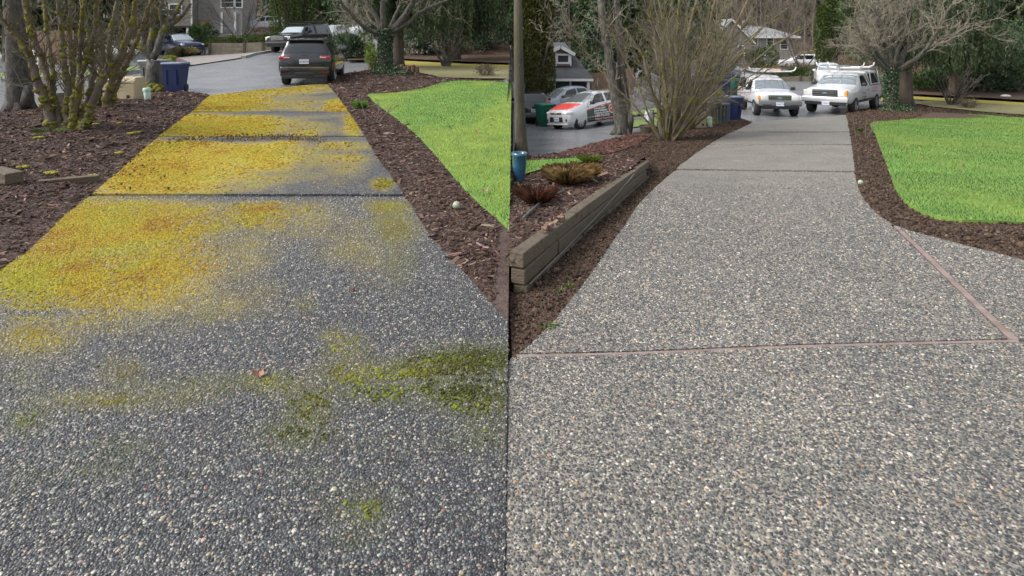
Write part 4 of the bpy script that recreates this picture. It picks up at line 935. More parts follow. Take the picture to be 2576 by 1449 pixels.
# ---- blue-grey saloon, mostly hidden
stG = [(2.3, .60, .36, .62, .70, .55), (2.2, .80, .25, .70, .78, .70), (1.0, .89, .22, .84, .96, .76), (.2, .90, .22, .90, 1.36, .60), (-.3, .90, .22, .92, 1.44, .58), (-.9, .90, .22, .94, 1.40, .57), (-1.6, .88, .24, .96, 1.08, .64), (-2.2, .82, .28, .90, 1.02, .68), (-2.3, .70, .40, .80, .9, .6)]
sal, b = make_car('parked_car', 'blue grey saloon parked behind the green bin and silver hatchback', pos(1424, 31.2, zR), math.radians(202), stG, m_greyblu, (1.35, -1.35, .32, .21), zR, [((.6, 6.12), (-.35, 6.12), (-.35, 6.9), (.16, 6.9)), ((-.42, 6.12), (-1.2, 6.2), (-.95, 6.9), (-.42, 6.9))], (.95, .25, 2.6), (-.95, -1.55, 2.6), mirrors=(.62, .98))
for sg in (1, -1): MB().rbox((2.12, sg * .62, .66), (.2, .3, .12), .04, rz=-sg * .4).build('headlight', m_lens, sal, True)
# ---- dark hatchback, tail towards the camera
red, b = make_car('parked_car', 'dark hatchback with red tail lights parked in front of the tall hedge', (0.98, 28.3, float(zR(.98, 28.3))), math.radians(92), stK, m_blk, (1.16, -1.20, .30, .19), zR,
    [((.60, 6.14), (-.30, 6.14), (-.30, 6.9), (.14, 6.9)), ((-.42, 6.14), (-1.12, 6.2), (-1.05, 6.9), (-.42, 6.9))], (.86, .16, 2.6), (-1.46, -1.74, 2.6), mirrors=(.58, 1.0))
for sg in (1, -1): MB().rbox((-1.74, sg * .62, .92), (.14, .20, .36), .04).build('tail_light', m_redlens, red, True)
MB().rbox((-1.80, 0, .46), (.12, 1.40, .2), .04).build('rear_bumper', m_gbump, red, True)
plate(red, -1.85, 0, .66, -1, 'AZT3382')

# ---- white SUVs uphill, small vans far off
stU = [(2.3, .62, .48, .84, .96, .6), (2.2, .82, .36, .94, 1.04, .74), (1.9, .90, .30, 1.0, 1.10, .8), (1.1, .92, .28, 1.04, 1.16, .8), (.3, .92, .28, 1.08, 1.60, .66), (-.2, .92, .28, 1.09, 1.68, .64), (-1.7, .92, .28, 1.11, 1.66, .62), (-2.15, .90, .32, 1.08, 1.40, .66), (-2.3, .84, .42, 1.0, 1.08, .70)]
cuw = [((.7, 6.12), (-.35, 6.12), (-.35, 6.9), (.26, 6.9)), ((-.45, 6.12), (-1.3, 6.16), (-1.25, 6.9), (-.45, 6.9)), ((-1.4, 6.2), (-1.95, 6.4), (-1.85, 6.85), (-1.4, 6.88))]
def white_suv(name, label, loc, hd, fn, st_=stU, sw=cuw, wh=(1.38, -1.38, .36, .24)):
    c, bb = make_car(name, label, loc, hd, st_, m_white, wh, fn, sw, (1.05, .35, 2.6), (-1.75, -2.12, 2.6), mirrors=(.75, 1.12), mirror_mat=m_white)
    for sg in (1, -1):
        MB().rbox((2.12, sg * .66, .88), (.2, .3, .13), .04, rz=-sg * .4).build('headlight', m_lens, c, True)
        MB().rbox((-2.16, sg * .72, 1.0), (.2, .2, .22), .04).build('tail_light', m_redlens, c, True)
    return c
zup = lambda dz: (lambda X, Y: zL(X, Y) + dz)
UP1 = pos(664, 61, zL); upz = H_ - (80 - HY_) / F_ * 61
terr = tag(MB().taper((UP1.x + 1.5, 64, UP1.z - 1.0), (11, 9), (UP1.x + 1.5, 64, upz), (9, 8)).build('parking_terrace', m_conc), kind='structure')
white_suv('parked_car', 'white crossover parked on the raised terrace above the juniper bank', (UP1.x, 61.5, upz), math.radians(172), lambda X, Y: upz + 0 * X)
stSub = [(2.8, .74, .55, .95, 1.06, .70), (2.7, .92, .42, 1.02, 1.14, .82), (1.5, 1.0, .36, 1.14, 1.24, .88), (.75, 1.0, .36, 1.18, 1.76, .74), (.4, 1.0, .36, 1.2, 1.88, .74), (-2.5, 1.0, .38, 1.22, 1.88, .72), (-2.72, .97, .44, 1.2, 1.5, .76), (-2.8, .92, .52, 1.1, 1.2, .8)]
UP2 = pos(2016, 72, zR); upz2 = H_ - (174 - HY_) / F_ * 72
terr2 = tag(MB().taper((UP2.x, 74, upz2 - 1.2), (18, 14), (UP2.x, 74, upz2), (14, 9)).build('parking_terrace', m_conc), kind='structure')
white_suv('parked_car', 'long white SUV parked on the terrace beside the grey house', (UP2.x, 72, upz2), math.radians(168), lambda X, Y: upz2 + 0 * X, stSub, [((1.1, 6.1), (-.1, 6.1), (-.1, 6.9), (.7, 6.9)), ((-.2, 6.1), (-1.2, 6.1), (-1.2, 6.9), (-.2, 6.9)), ((-1.35, 6.1), (-2.55, 6.15), (-2.5, 6.9), (-1.35, 6.9))], (1.75, -1.7, .42, .27))
white_suv('parked_car', 'white van half hidden behind the black canopy pickup', pos(836, 52, zL), math.radians(262), zL)
white_suv('parked_car', 'white pickup far up the street beyond the leaning bare tree', pos(908, 60, zL), math.radians(255), zL, stP, cpw, (1.75, -1.75, .40, .27))
white_suv('parked_car', 'white van hidden behind the rack of the full-size pickup', pos(2084, 44, zR), math.radians(245), zR)

# ================================================================== WALLS, BINS, BOXES, SMALL GARDEN THINGS
def beam(mb, a, b, w, h, roll=0.0):
    """square timber from a to b"""
    a, b = Vector(a), Vector(b); d = (b - a).normalized(); s_ = d.cross(Vector((0, 0, 1))).normalized(); u = s_.cross(d)
    vs = [p + s_ * sx * w / 2 + u * sz * h / 2 for p in (a, b) for sx, sz in ((-1, -1), (1, -1), (1, 1), (-1, 1))]
    return mb.add(vs, ((3, 2, 1, 0), (4, 5, 6, 7), (0, 1, 5, 4), (1, 2, 6, 5), (2, 3, 7, 6), (3, 0, 4, 7)))
def bevelled(o, w=0.008):
    m = o.modifiers.new('bevel', 'BEVEL'); m.width = w; m.segments = 2; m.limit_method = 'ANGLE'; return o

# retaining wall of stacked timbers between garden bed and clean driveway
wall = thing('timber_retaining_wall', 'weathered timber retaining wall with a rotted top beside the clean driveway', 'retaining wall', (WALL[0][0], WALL[0][1], 0))
wd = np.array(WALL[1]) - np.array(WALL[0]); wl_ = np.linalg.norm(wd); wd = wd / wl_
def wp(t, h):
    q = np.array(WALL[0]) + wd * t; return Vector((q[0] - WALL[0][0], q[1] - WALL[0][1], float(zR(q[0], q[1])) + h))
CR = [(-.055, [(.0, 1.9), (1.92, 4.3), (4.32, 5.6)]), (.052, [(.0, .75), (.77, 3.1), (3.12, 4.6), (4.62, 5.45)]), (.159, [(.0, 1.5), (1.52, 4.35), (4.75, 5.85)])]
for ci, (h, ts) in enumerate(CR):
    for t0, t1 in ts:
        for_h = .100
        mb = MB(); k = max(2, int((t1 - t0) / .35))
        for i in range(k):   # follow the slope in short lengths of one board
            pass
        o_ = Vector((wd[1], -wd[0], 0)) * (.012 * (1 - ci) + R.uniform(-.004, .004)); beam(mb, wp(t0, h + .053 + R.uniform(-.003, .003)) + o_, wp(t1, h + .053 + R.uniform(-.004, .004)) + o_, .10, for_h)
        bevelled(mb.build('timber', [m_timber3, m_timber, m_timber2][ci], wall))
beam(mb := MB(), wp(4.38, .21), wp(4.72, .185), .07, .06); mb.build('rotted_stub', m_timber, wall)
mb = MB()
for i in range(16): c = wp(.55 + R.uniform(0, .5), .27 + R.uniform(0, .03)); mb.box(c, (R.uniform(.02, .10), R.uniform(.01, .03), R.uniform(.01, .03)), R.uniform(0, 3), R.uniform(-.4, .4), R.uniform(-.4, .4))
for i in range(14): c = wp(R.uniform(4.3, 4.75), .20 + R.uniform(0, .05)); mb.box(c, (R.uniform(.03, .09), R.uniform(.01, .03), R.uniform(.01, .04)), R.uniform(0, 3), R.uniform(-.5, .5), R.uniform(-.5, .5))
mb.build('rotten_splinters', M('rotten_wood', (.10, .05, .03), (.28, .19, .14), 18, .95), wall, kind='stuff')
MB().tube([wp(t, .22 - .2 * math.sin(min(1, (4.2 - t) / 4.4) * 1.6) + .03) + Vector((.062, -.026, 0)) for t in np.linspace(4.2, .05, 14)], .003, 4).build('wire', M('grey_wire', (.25, .25, .22), rough=.6), wall)
# boundary timbers where the two gardens meet at different levels
sw = thing('boundary_timber_wall', 'stacked timber wall between the left lawn and the lower street garden', 'retaining wall', (SEAM, 3.3, 0))
y = 4.3; kk = 0
while y < 30:
    y2 = min(y + 2.4, 30); zt0 = float(zL(-.1, y2)) + .035; zb = float(min(zR(.05, y2), zR(.05, y))) - .1; z = zt0; c = 0
    while z > zb and c < 26:
        MB().box((-.045, (y + y2) / 2 - 3.3, z - .07), (.075 + .004 * (c % 2), y2 - y - .008, .136)).build('timber', m_timber2, sw); z -= .14; c += 1
    y = y2; kk += 1
# stub of an old wall and a fallen plank beside the mossy driveway
p0 = G([30], [487], zL)[0]; s1 = thing('timber_wall_end', 'pale sawn end of a timber wall sticking out of the bark mulch', 'retaining wall', tuple(p0))
for k in range(2): bevelled(MB().box((-.62, .0, .05 + k * .118), (1.35, .16, .115)).build('timber', m_timber2, s1))
s1.rotation_euler = (0, 0, math.radians(-28))
p0 = G([155], [472], zL)[0]
pl = bevelled(MB().box((0, 0, 0), (.72, .05, .09)).build('plank', m_timber)); pl.location = (p0[0], p0[1], p0[2] + .06); pl.rotation_euler = (.2, -.05, math.radians(14)); tag(pl, 'short weathered plank lying in the bark mulch by the driveway joint', 'plank')

# ---- wheeled bins
m_binb = M('blue_bin_plastic', (0.009, 0.019, 0.082), (0.012, 0.024, 0.10), 5, 0.42); m_binbl = M('blue_bin_lid', (0.14, 0.18, 0.27), (0.18, 0.22, 0.31), 5, 0.45)
m_bing = M('grey_bin_plastic', (0.10, 0.105, 0.11), (0.13, 0.135, 0.14), 5, 0.5); m_bingl = M('grey_bin_lid', (0.28, 0.29, 0.31), (0.34, 0.35, 0.37), 5, .5)
m_bingr = M('green_bin_plastic', (0.006, 0.10, 0.065), (0.008, 0.12, 0.075), 5, 0.42)
def bin_(label, loc, rz, body, lid, h=1.0, w=.60, d=.68, group='wheeled bins', tilt=0):
    r = thing('wheeled_bin', label, 'bin', loc, rz, group)
    MB().taper((0, 0, .05), (w * .74, d * .70), (0, 0, h * .86), (w * .96, d * .95)).build('body', body, r)
    MB().taper((0, 0, h * .84), (w * .99, d * .98), (0, 0, h * .91), (w * 1.02, d * 1.0)).build('rim', body, r)
    MB().rbox((0, -.01, h * .945), (w * 1.05, d * 1.04, h * .07), .03, rx=tilt).build('lid', lid, r, True)
    for sg in (1, -1): MB().lathe([(.12, -.03), (.12, .03)], 16, (sg * w * .36, d * .36, .12), 'X').build('wheel', m_black, r)
    MB().tube([(-w * .38, d * .5, h * .88), (-w * .38, d * .58, h * .93), (w * .38, d * .58, h * .93), (w * .38, d * .5, h * .88)], .018, 6).build('handle', body, r)
    for sg in (1, -1): MB().box((sg * w * .25, -d * .455, h * .5), (.03, .03, h * .5), rx=.10).build('rib', body, r)
    MB().box((0, -d * .47, h * .76), (w * .4, .03, .03)).build('catch_bar', body, r)
    return r
def lp(px, py, Y): v = at(px, py, Y); return (v.x, v.y, v.z)
bin_('dark blue bin with pale lid standing beside the grey bin at the street', onG(442, 17.6, zL), .1, m_binb, m_binbl, .93, .56, .62)
bin_('grey bin with pale lid behind the pruned tree trunk', onG(388, 18.3, zL), -.15, m_bing, m_bingl, .98, .60, .62)
bin_('dark blue bin with pale lid behind the round grey rubbish can', onG(1841, 22.0, zR), .2, m_binb, m_binbl, .98, .58, .66)
bin_('dark blue bin with pale lid between the utility box and the small tree', onG(1762, 23.5, zR), .1, m_binb, m_binbl, .92, .55, .62)
bin_('blue bin with blue lid across the street beside the green bin', onG(1824, 34.5, zR), -.1, m_binb, m_binb, 1.06, .52, .6)
bin_('green bin across the street behind the white compact pickup', onG(1851, 35, zR), .2, m_bingr, m_bingr, 1.1, .55, .62)
bin_('green bin with green lid in front of the silver hatchback', onG(1371, 25.6, zR), .5, m_bingr, m_bingr, 1.02, .68, .7)
bin_('grey bin with pale lid behind the stems of the mossy shrub', onG(1677, 20.4, zR), .1, m_bing, m_bingl, .9, .58, .6)
# round rubbish can
q = onG(1815, 20.2, zR); rc = thing('rubbish_can', 'round grey ribbed rubbish can without lid beside the pale green post', 'rubbish can', q)
MB().lathe([(.19, 0), (.20, .02), (.245, .70), (.26, .70), (.265, .74), (.25, .75), (.235, .74), (.19, .06)], 24).build('body', M('slate_grey_plastic', (.075, .095, .10), (.10, .12, .125), 4, .5), rc, True)
for k in range(12):
    a = k * PI / 6 + .1; MB().box((math.cos(a) * .222, math.sin(a) * .222, .33), (.02, .03, .60), a, 0, .07).build('rib', MATS['slate_grey_plastic'], rc)
for a in (-1.7, 1.4): MB().tube([(math.cos(a - .22) * .25, math.sin(a - .22) * .25, .66), (math.cos(a - .2) * .29, math.sin(a - .2) * .29, .60), (math.cos(a + .2) * .29, math.sin(a + .2) * .29, .60), (math.cos(a + .22) * .25, math.sin(a + .22) * .25, .66)], .012, 6).build('handle', MATS['slate_grey_plastic'], rc)

# ---- utility boxes and posts
m_beige = M('beige_steel', (.40, .33, .20), (.48, .40, .25), 4, .5); m_pale = M('pale_green_plastic', (.42, .56, .47), (.50, .63, .54), 5, .5); m_cap = M('pale_green_cap', (.33, .50, .43), (.37, .54, .47), 5, .5)
def ubox(label, loc, rz, w, h, d):
    r = thing('utility_box', label, 'utility box', loc, rz, 'utility boxes')
    MB().taper((0, 0, -.05), (w * 1.08, d * 1.1), (0, 0, .12), (w * 1.04, d * 1.06)).build('plinth', m_conc, r)
    bm_poly = [(-d / 2, .12), (d / 2, .12), (d / 2, h * .86), (d * .38, h), (-d * .38, h), (-d / 2, h * .86)]
    T = Matrix(((0, 0, 1, -w / 2), (1, 0, 0, 0), (0, 1, 0, 0), (0, 0, 0, 1)))
    bevelled(MB().prism(bm_poly, 0, w, T).build('cabinet', m_beige, r), .03)
    MB().box((0, -d / 2 - .012, h * .2), (w * .9, .02, .03)).build('door_lip', m_beige, r); MB().box((w * .3, -d / 2 - .014, h * .28), (.05, .03, .07)).build('latch', m_black, r)
def post(label, loc, lean, h=.42):
    r = thing('marker_post', label, 'marker post', loc, 0, 'pale green marker posts'); r.rotation_euler = (0, lean, 0)
    MB().lathe([(.075, -.08), (.075, h * .8), (.07, h * .82)], 14).build('tube', m_pale, r, True); MB().lathe([(.088, h * .80), (.09, h * .96), (.07, h), (.001, h)], 14, cap=False).build('cap', m_cap, r, True)
ubox('beige steel utility box with rounded top behind the mossy shrub of the old driveway', onG(312, 14.6, zL), .12, .78, .66, .55)
post('pale green leaning marker post beside the beige box and old driveway', onG(373, 14.2, zL), -.10)
ubox('beige steel utility box with rounded top beside the small mossy tree of the clean driveway', onG(1746, 19.2, zR), .15, .62, .62, .5)
post('pale green leaning marker post beside the round grey can', onG(1787, 19.0, zR), -.12, .38)
# half barrels, small posts
m_barrel = M('barrel_staves', (.055, .045, .035), (.10, .085, .065), 9, .8, stretch=(6, 6, 1)); m_iron = M('rusty_hoop', (.05, .04, .035), rough=.7)
def barrel(label, loc):
    r = thing('half_barrel', label, 'planter', loc, .3, 'half barrels')
    for k in range(14):
        a = 2 * PI * k / 14; T = Matrix.Rotation(a, 4, 'Z'); mb = MB()
        mb.add([T @ Vector(p) for p in ((.20, -.046, 0), (.225, -.052, 0), (.30, -.066, .28), (.275, -.06, .28), (.20, .046, 0), (.225, .052, 0), (.30, .066, .28), (.275, .06, .28))], ((0, 1, 2, 3), (7, 6, 5, 4), (1, 5, 6, 2), (3, 2, 6, 7), (0, 3, 7, 4), (0, 4, 5, 1))); mb.build('stave', m_barrel, r)
    for h in (.05, .22): MB().lathe([(.228 + h * .27, h), (.236 + h * .27, h + .03)], 20, cap=False).build('hoop', m_iron, r)
    MB().lathe([(.001, .24), (.275, .24)], 16, cap=False).build('soil', m_soil, r)
barrel('weathered half barrel planter behind the mossy shrub by the forked tree', onG(1631, 18.6, zR)); barrel('weathered half barrel planter behind the stems of the old driveway shrub', onG(172, 14.2, zL))
def mailpost(label, loc):
    r = thing('mailbox_post', label, 'mailbox', loc, .2, 'mailbox posts'); MB().box((0, 0, .3), (.10, .10, .7)).build('post', M('brown_post', (.20, .12, .07), (.28, .17, .10), 6, .7), r); MB().rbox((-.14, 0, .42), (.20, .36, .40), .03).build('box', m_white, r, True)
mailpost('white box on a brown post behind the half barrel by the forked tree', onG(1641, 21.0, zR)); mailpost('white box on a brown post behind the old driveway shrub', onG(205, 15.6, zL))
# blue glazed pot, hose, tennis balls
q = Vector((.088, 6.9, float(zbedB(.088, 6.9)))); pot = thing('plant_pot', 'blue glazed pot standing on the bark beside the bed edge', 'plant pot', q)
MB().lathe([(.055, -.02), (.062, .02), (.082, .20), (.084, .30), (.095, .315), (.095, .35), (.08, .35), (.075, .28), (.05, .04)], 20).build('pot', M('blue_glaze', (.018, .070, .12), (.034, .105, .17), 9, .2, coat=.5), pot, True)
MB().lathe([(.001, .30), (.076, .30)], 14, cap=False).build('potting_soil', m_soil, pot)
hp = G([1318, 1345, 1372, 1398, 1420], [556, 530, 508, 496, 487], zbedB); ho = MB().tube([(p[0], p[1], p[2] + .03) for p in hp], .012, 8).build('hose', M('dark_green_hose', (.05, .065, .06), (.075, .09, .085), 20, .5), None, True); tag(ho, 'dark green hose lying on the bark behind the timber wall', 'hose')
m_ball = M('faded_felt', (.30, .34, .22), (.42, .46, .34), 40, .95, .5, 200)
def ball(label, p):
    r = thing('tennis_ball', label, 'ball', (p[0], p[1], p[2] + .035), .4, 'tennis balls'); MB().blob((0, 0, 0), (.034, .034, .034), 3, 0).build('ball', m_ball, r, True)
    mb = MB(); mb.tube([Vector((math.cos(t) * .9 + .25 * math.cos(3 * t) * .4, math.sin(t) * .9 - .25 * math.sin(3 * t) * .4, .55 * math.sin(2 * t))).normalized() * .0338 for t in np.linspace(0, 2 * PI, 40)], .0016, 4).build('seam', m_lett, r)
p = G([1148], [537], zL)[0]; p[2] = float(zbedLR(p[0], p[1])) + .012; ball('faded grey green tennis ball in the bark between lawn and old driveway', p)
p = G([2165], [472], zR)[0]; p[2] = float(zbedRR(p[0], p[1])); ball('faded brown green tennis ball in the compost beside the clean driveway', p)
# fallen leaves on the old driveway, lawn
m_dead = M('dead_leaf', (.26, .12, .07), (.40, .22, .15), 30, .7)
def dead_leaf(px, py, fn, s, label, dz=.045):
    p = G([px], [py], fn)[0]; mb = MB(); n = 14; pts = []
    for i in range(n):
        a = 2 * PI * i / n; rr = s * (1 if i % 2 == 0 else .55) * R.uniform(.8, 1.15); pts.append((math.cos(a) * rr, math.sin(a) * rr * .75, .02 * R.random() + .012 * math.cos(2 * a)))
    mb.add([(0, 0, .004)] + pts + [(0, 0, .002)] + [(x, y, z - .0015) for x, y, z in pts], [(0, i + 1, (i + 1) % n + 1) for i in range(n)] + [(n + 1, n + 2 + (i + 1) % n, n + 2 + i) for i in range(n)])
    o = mb.build('fallen_leaf', m_dead); o.location = (p[0], p[1], p[2] + dz); o.rotation_euler = (R.uniform(-.2, .2), R.uniform(-.2, .2), R.uniform(0, 6)); tag(o, label, 'leaf', 'fallen leaves')
dead_leaf(650, 965, zL, .036, 'curled pinkish brown maple leaf lying on the mossy driveway band')
dead_leaf(888, 745, zL, .020, 'small brown leaf on the bare stones of the mossy driveway', .04)
for px, py in ((1095, 305), (1120, 312), (1238, 313), (1130, 335), (1200, 346), (1235, 330), (1310 - 90, 505), (1180, 290)): dead_leaf(px, py, zL, .045, 'brown leaf lying on the lawn of the old driveway', .10)
for px, py in ((2280, 377), (2470, 375), (2500, 330), (2320, 410), (2420, 430)): dead_leaf(px, py, zR, .045, 'brown leaf lying on the lawn of the clean driveway', .10)
# clods of dark moss debris scraped onto the old driveway
P = []
for k in range(420):
    t = R.random(); px = 430 + 380 * t + R.gauss(0, 10); py = 362 - 6 * math.sin(t * 3) + R.gauss(0, 5 if t > .3 else 3)
    if R.random() < .35 and t < .35: px, py = R.gauss(330, 55), R.gauss(430, 38)
    P.append((px, py))
P = np.array(P); W = G(P[:, 0], P[:, 1], zL); n = len(W); a = rng.uniform(.007, .021, n)
scatter('moss_debris', W + np.array([0, 0, .072]), rng.uniform(0, 3, (n, 3)), np.stack([a, a, a * .7], 1), pick([(.075, .045, .018), (.13, .08, .03), (.2, .14, .03)], [4, 4, 2], n), 'crumb', m_chip, driveway)
# kerbs along the streets
def kerb(label_kind, pts, fn, w=.16, h=.14, mat=m_conc):
    W = gpoly(pts, fn, 30, False); mb = MB(); vs = []; fs = []; k = len(W)
    for i in range(k):
        d = W[min(i + 1, k - 1)] - W[max(i - 1, 0)]; d = d / np.linalg.norm(d); nn = np.array([-d[1], d[0]])
        for s_, zz in ((-.5, -.05), (.5, -.05), (.42, h), (-.42, h)):
            q = W[i] + nn * s_ * w; vs.append((q[0], q[1], float(fn(q[0], q[1])) + zz))
    for i in range(k - 1):
        for j in range(4): fs.append((i * 4 + j, i * 4 + 4 + j, i * 4 + 4 + (j + 1) % 4, i * 4 + (j + 1) % 4))
    fs += [(0, 1, 2, 3), tuple((k - 1) * 4 + j for j in (3, 2, 1, 0))]
    mb.add(vs, fs); return tag(mb.build('kerb', mat), kind='structure')
kerb('', [(0, 206), (120, 200), (220, 197), (300, 191), (362, 180), (420, 173), (470, 169)], zL)
kerb('', [(612, 146), (640, 138), (675, 132), (706, 125)], zL, .3)
kerb('', [(1590, 304), (1700, 290), (1800, 268)], zR); kerb('', [(2035, 233), (2060, 227), (2100, 222)], zR, .3)
# verge lawns, neighbour's drives, banks beyond the street
def sheet(name, pts, fn, dz, mat, spc=1.0, bump=.03):
    return tag(patch(name, gpoly(pts, fn, 12), lambda X, Y: fn(X, Y) + dz + bump * fbm(X, Y, 4, 3), spc, mat), kind='structure')
m_verge = M('verge_grass', (.10, .16, .035), (.17, .23, .06), 3, .85, .3, 40); m_drygrass = M('dry_grass', (.15, .14, .06), (.24, .22, .10), 6, .9, .4, 50); m_mossroad = M('mossy_road', (.24, .20, .035), (.32, .27, .04), 3, .9, c3=(.17, .16, .09))
sheet('verge_lawn', [(-40, 206), (120, 199), (220, 196), (300, 190), (364, 178), (366, 170), (300, 178), (180, 186), (-40, 192)], zL, .10, m_verge)
sheet('neighbour_drive', [(430, 148), (500, 142), (560, 139), (640, 134), (706, 122), (706, 126), (640, 138), (600, 148), (480, 166), (440, 168)], zL, .03, M('brown_aggregate', (.20, .175, .16), (.27, .24, .22), 5, .6))
sheet('mulch_bank', [(360, 170), (430, 168), (480, 166), (470, 158), (440, 147), (400, 146), (364, 152)], zL, .08, m_redm)
sheet('mossy_road', [(936, 170), (1000, 164), (1044, 168), (1288, 176), (1284, 166), (1160, 162), (1010, 154), (936, 154)], zL, .03, m_mossroad)
sheet('dry_grass', [(1044, 168), (1283, 174), (1283, 202), (1240, 201), (1180, 200), (1100, 198), (1060, 190)], zL, .05, m_drygrass)
sheet('mulch_bank', [(874, 158), (936, 156), (1010, 153), (1160, 160), (1284, 165), (1284, 138), (1160, 140), (1010, 138), (874, 140)], zL, .12, m_soil)
sheet('mossy_road', [(2216, 256), (2300, 252), (2400, 258), (2541, 266), (2700, 274), (2700, 266), (2541, 258), (2400, 250), (2300, 244), (2216, 246)], zR, .03, m_mossroad)
sheet('dry_grass', [(2300, 262), (2340, 270), (2400, 276), (2470, 284), (2541, 290), (2700, 300), (2700, 275), (2541, 267), (2400, 260), (2330, 256)], zR, .05, m_drygrass)
sheet('mulch_bank', [(2216, 245), (2300, 243), (2400, 249), (2541, 257), (2700, 265), (2700, 240), (2541, 236), (2400, 236), (2216, 236)], zR, .15, m_soil)
sheet('verge_lawn', [(1590, 322), (1660, 316), (1720, 300), (1800, 285), (1800, 268), (1700, 289), (1590, 303)], zR, .02, m_verge)
sheet('mulch_bank', [(1770, 262), (1858, 252), (1858, 236), (1800, 240), (1770, 248)], zR, .06, m_redm)
sheet('verge_lawn', [(1585, 298), (1700, 284), (1800, 262), (1800, 256), (1690, 272), (1585, 288)], zR, .12, m_verge)
# the bank that climbs behind the road
def bank(x0, x1, y0, y1, z0, h, nm='wooded_bank', mat=m_soil):
    def f(X, Y): return z0 + h * S(Y, y0, y1) + .25 * fbm(X * .5, Y * .5, 3, 3)
    return tag(patch(nm, np.array(dense([(x0, y0), (x1, y0), (x1, y1), (x0, y1)], 1.0)), f, 1.0, mat, skirt=2.0), kind='structure')
bank(-5.2, -.15, 36, 46, .35, 3.2); bank(26, 44, 34, 46, -1.95, 2.2)

# log edging, kerb blocks, rock, moss patches
q = onG(1020, 25.6, zL); le = thing('log_edging', 'row of short upright log ends beside the brown conifer trunk', 'edging', tuple(q))
for i in range(7): MB().lathe([(.10, -.05), (.10, .2 + .04 * (i % 3)), (.085, .22 + .04 * (i % 3))], 10, ((i - 3) * .17, .05 * math.sin(i), .08)).build('log', M('log_ends', (.10, .055, .035), (.2, .12, .08), 9, .9), le)
for k, (px, py) in enumerate(((876, 194), (889, 190))):
    p = G([px], [py], zL)[0]; o = bevelled(MB().box((0, 0, .06), (.34, .16, .16)).build('edging_block', m_timber2)); o.location = tuple(p); o.rotation_euler = (0, 0, .5); tag(o, ['grey edging block nearest the driveway apron beside the grey SUV', 'grey edging block next to the leafy shrub beside the grey SUV'][k], 'edging block', 'edging blocks')
p = onG(2530, 33.5, zR); o = MB().blob((0, 0, .1), (.32, .2, .14), 2, .15).build('white_rock', M('pale_rock', (.5, .49, .46), (.65, .63, .6), 6, .8), None, True); o.location = tuple(p + Vector((0, 0, .02))); tag(o, 'pale rock on the mulch bank behind the lower lawn', 'rock')
m_mpatch = M('ground_moss', (.16, .15, .02), (.30, .27, .03), 14, .95, .6, 60)
for k, (px, py) in enumerate(((130, 455), (60, 448), (235, 455), (330, 350), (305, 395), (350, 345), (100, 372), (215, 330), (240, 333), (300, 328), (385, 372))):
    p = G([px], [py], zL)[0]; mb = MB()
    for j in range(7): mb.blob((R.gauss(0, .022), R.gauss(0, .016), .008), (.040, .034, .018), 1, .3)
    o = mb.build('moss_patch', m_mpatch, None, True); o.location = (p[0], p[1], float(zbedLL(p[0], p[1])) + .012); tag(o, 'small yellow green moss patch on the bark under the mossy shrubs', 'moss', 'moss patches on the bark')

# ================================================================== PLANTS
m_bark = M('grey_bark', (.028, .024, .020), (.078, .070, .058), 14, .9, 1.0, 40, stretch=(1, 1, .35), c3=(.19, .18, .155))
m_barkm = M('mossy_bark', (.060, .048, .038), (.135, .11, .088), 7, .9, .9, 40, stretch=(1, 1, .35), c3=(.10, .095, .018))
m_barkr = M('shaggy_brown_bark', (.065, .040, .028), (.15, .105, .078), 9, .9, .9, 40, stretch=(1, 1, .2), c3=(.10, .095, .03))
m_barkc = M('cedar_bark', (.034, .026, .020), (.105, .082, .062), 8, .95, .9, 30, stretch=(1, 1, .15))
m_twig = M('pale_twigs', (.15, .125, .095), (.29, .255, .20), 5, .85)
m_twigm = M('mossy_twigs', (.085, .068, .050), (.125, .105, .072), 3, .9, c3=(.10, .092, .030))
m_twigb = M('brown_twigs', (.10, .078, .062), (.19, .155, .13), 2, .9)
m_mossb = M('branch_moss', (.060, .060, .012), (.135, .128, .016), 14, .98, .6, 60, c3=(.23, .21, .02))
m_leaf = M('evergreen_leaves', (.9, .9, .9), (1.1, 1.1, 1.1), 3, .55, attr='shade', trans=.25, spec=.35)
def V3(*a): return Vector(a)
def rdir(rnd): 
    while True:
        v = V3(rnd.uniform(-1, 1), rnd.uniform(-1, 1), rnd.uniform(-1, 1))
        if .05 < v.length < 1: return v.normalized()
def limb(p, d, L, n, wob, up, rnd):
    pts = [p.copy()]; d = d.normalized()
    for i in range(n):
        d = (d + rdir(rnd) * wob + V3(0, 0, up)).normalized(); p = p + d * (L / n); pts.append(p.copy())
    return pts
def twigs_on(mb, pts, r, n, L, rnd, ang=(25, 60), up=.08, sub=3, sides=3, t0=.3, wob=.25, rmin=.0022, depth=1):
    for k in range(n):
        t = rnd.uniform(t0, 1) * (len(pts) - 1); i = min(int(t), len(pts) - 2); f = t - i
        p = pts[i].lerp(pts[i + 1], f); tan = (pts[i + 1] - pts[i]).normalized()
        side = (rdir(rnd) - tan * 0); side = (side - tan * side.dot(tan)).normalized(); a = math.radians(rnd.uniform(*ang))
        d = tan * math.cos(a) + side * math.sin(a); l = L * rnd.uniform(.5, 1.2) * (1 - .4 * t / len(pts))
        q = limb(p, d, l, 3 if depth == 0 else 4, wob, up, rnd); r0 = max(rmin, r * rnd.uniform(.3, .5))
        mb.tube(q, [r0 + (rmin * .7 - r0) * j / (len(q) - 1) for j in range(len(q))], sides, False)
        if depth > 0: twigs_on(mb, q, r0, sub, l * .55, rnd, ang, up, max(1, sub - 1), 3, .25, wob, rmin, depth - 1)
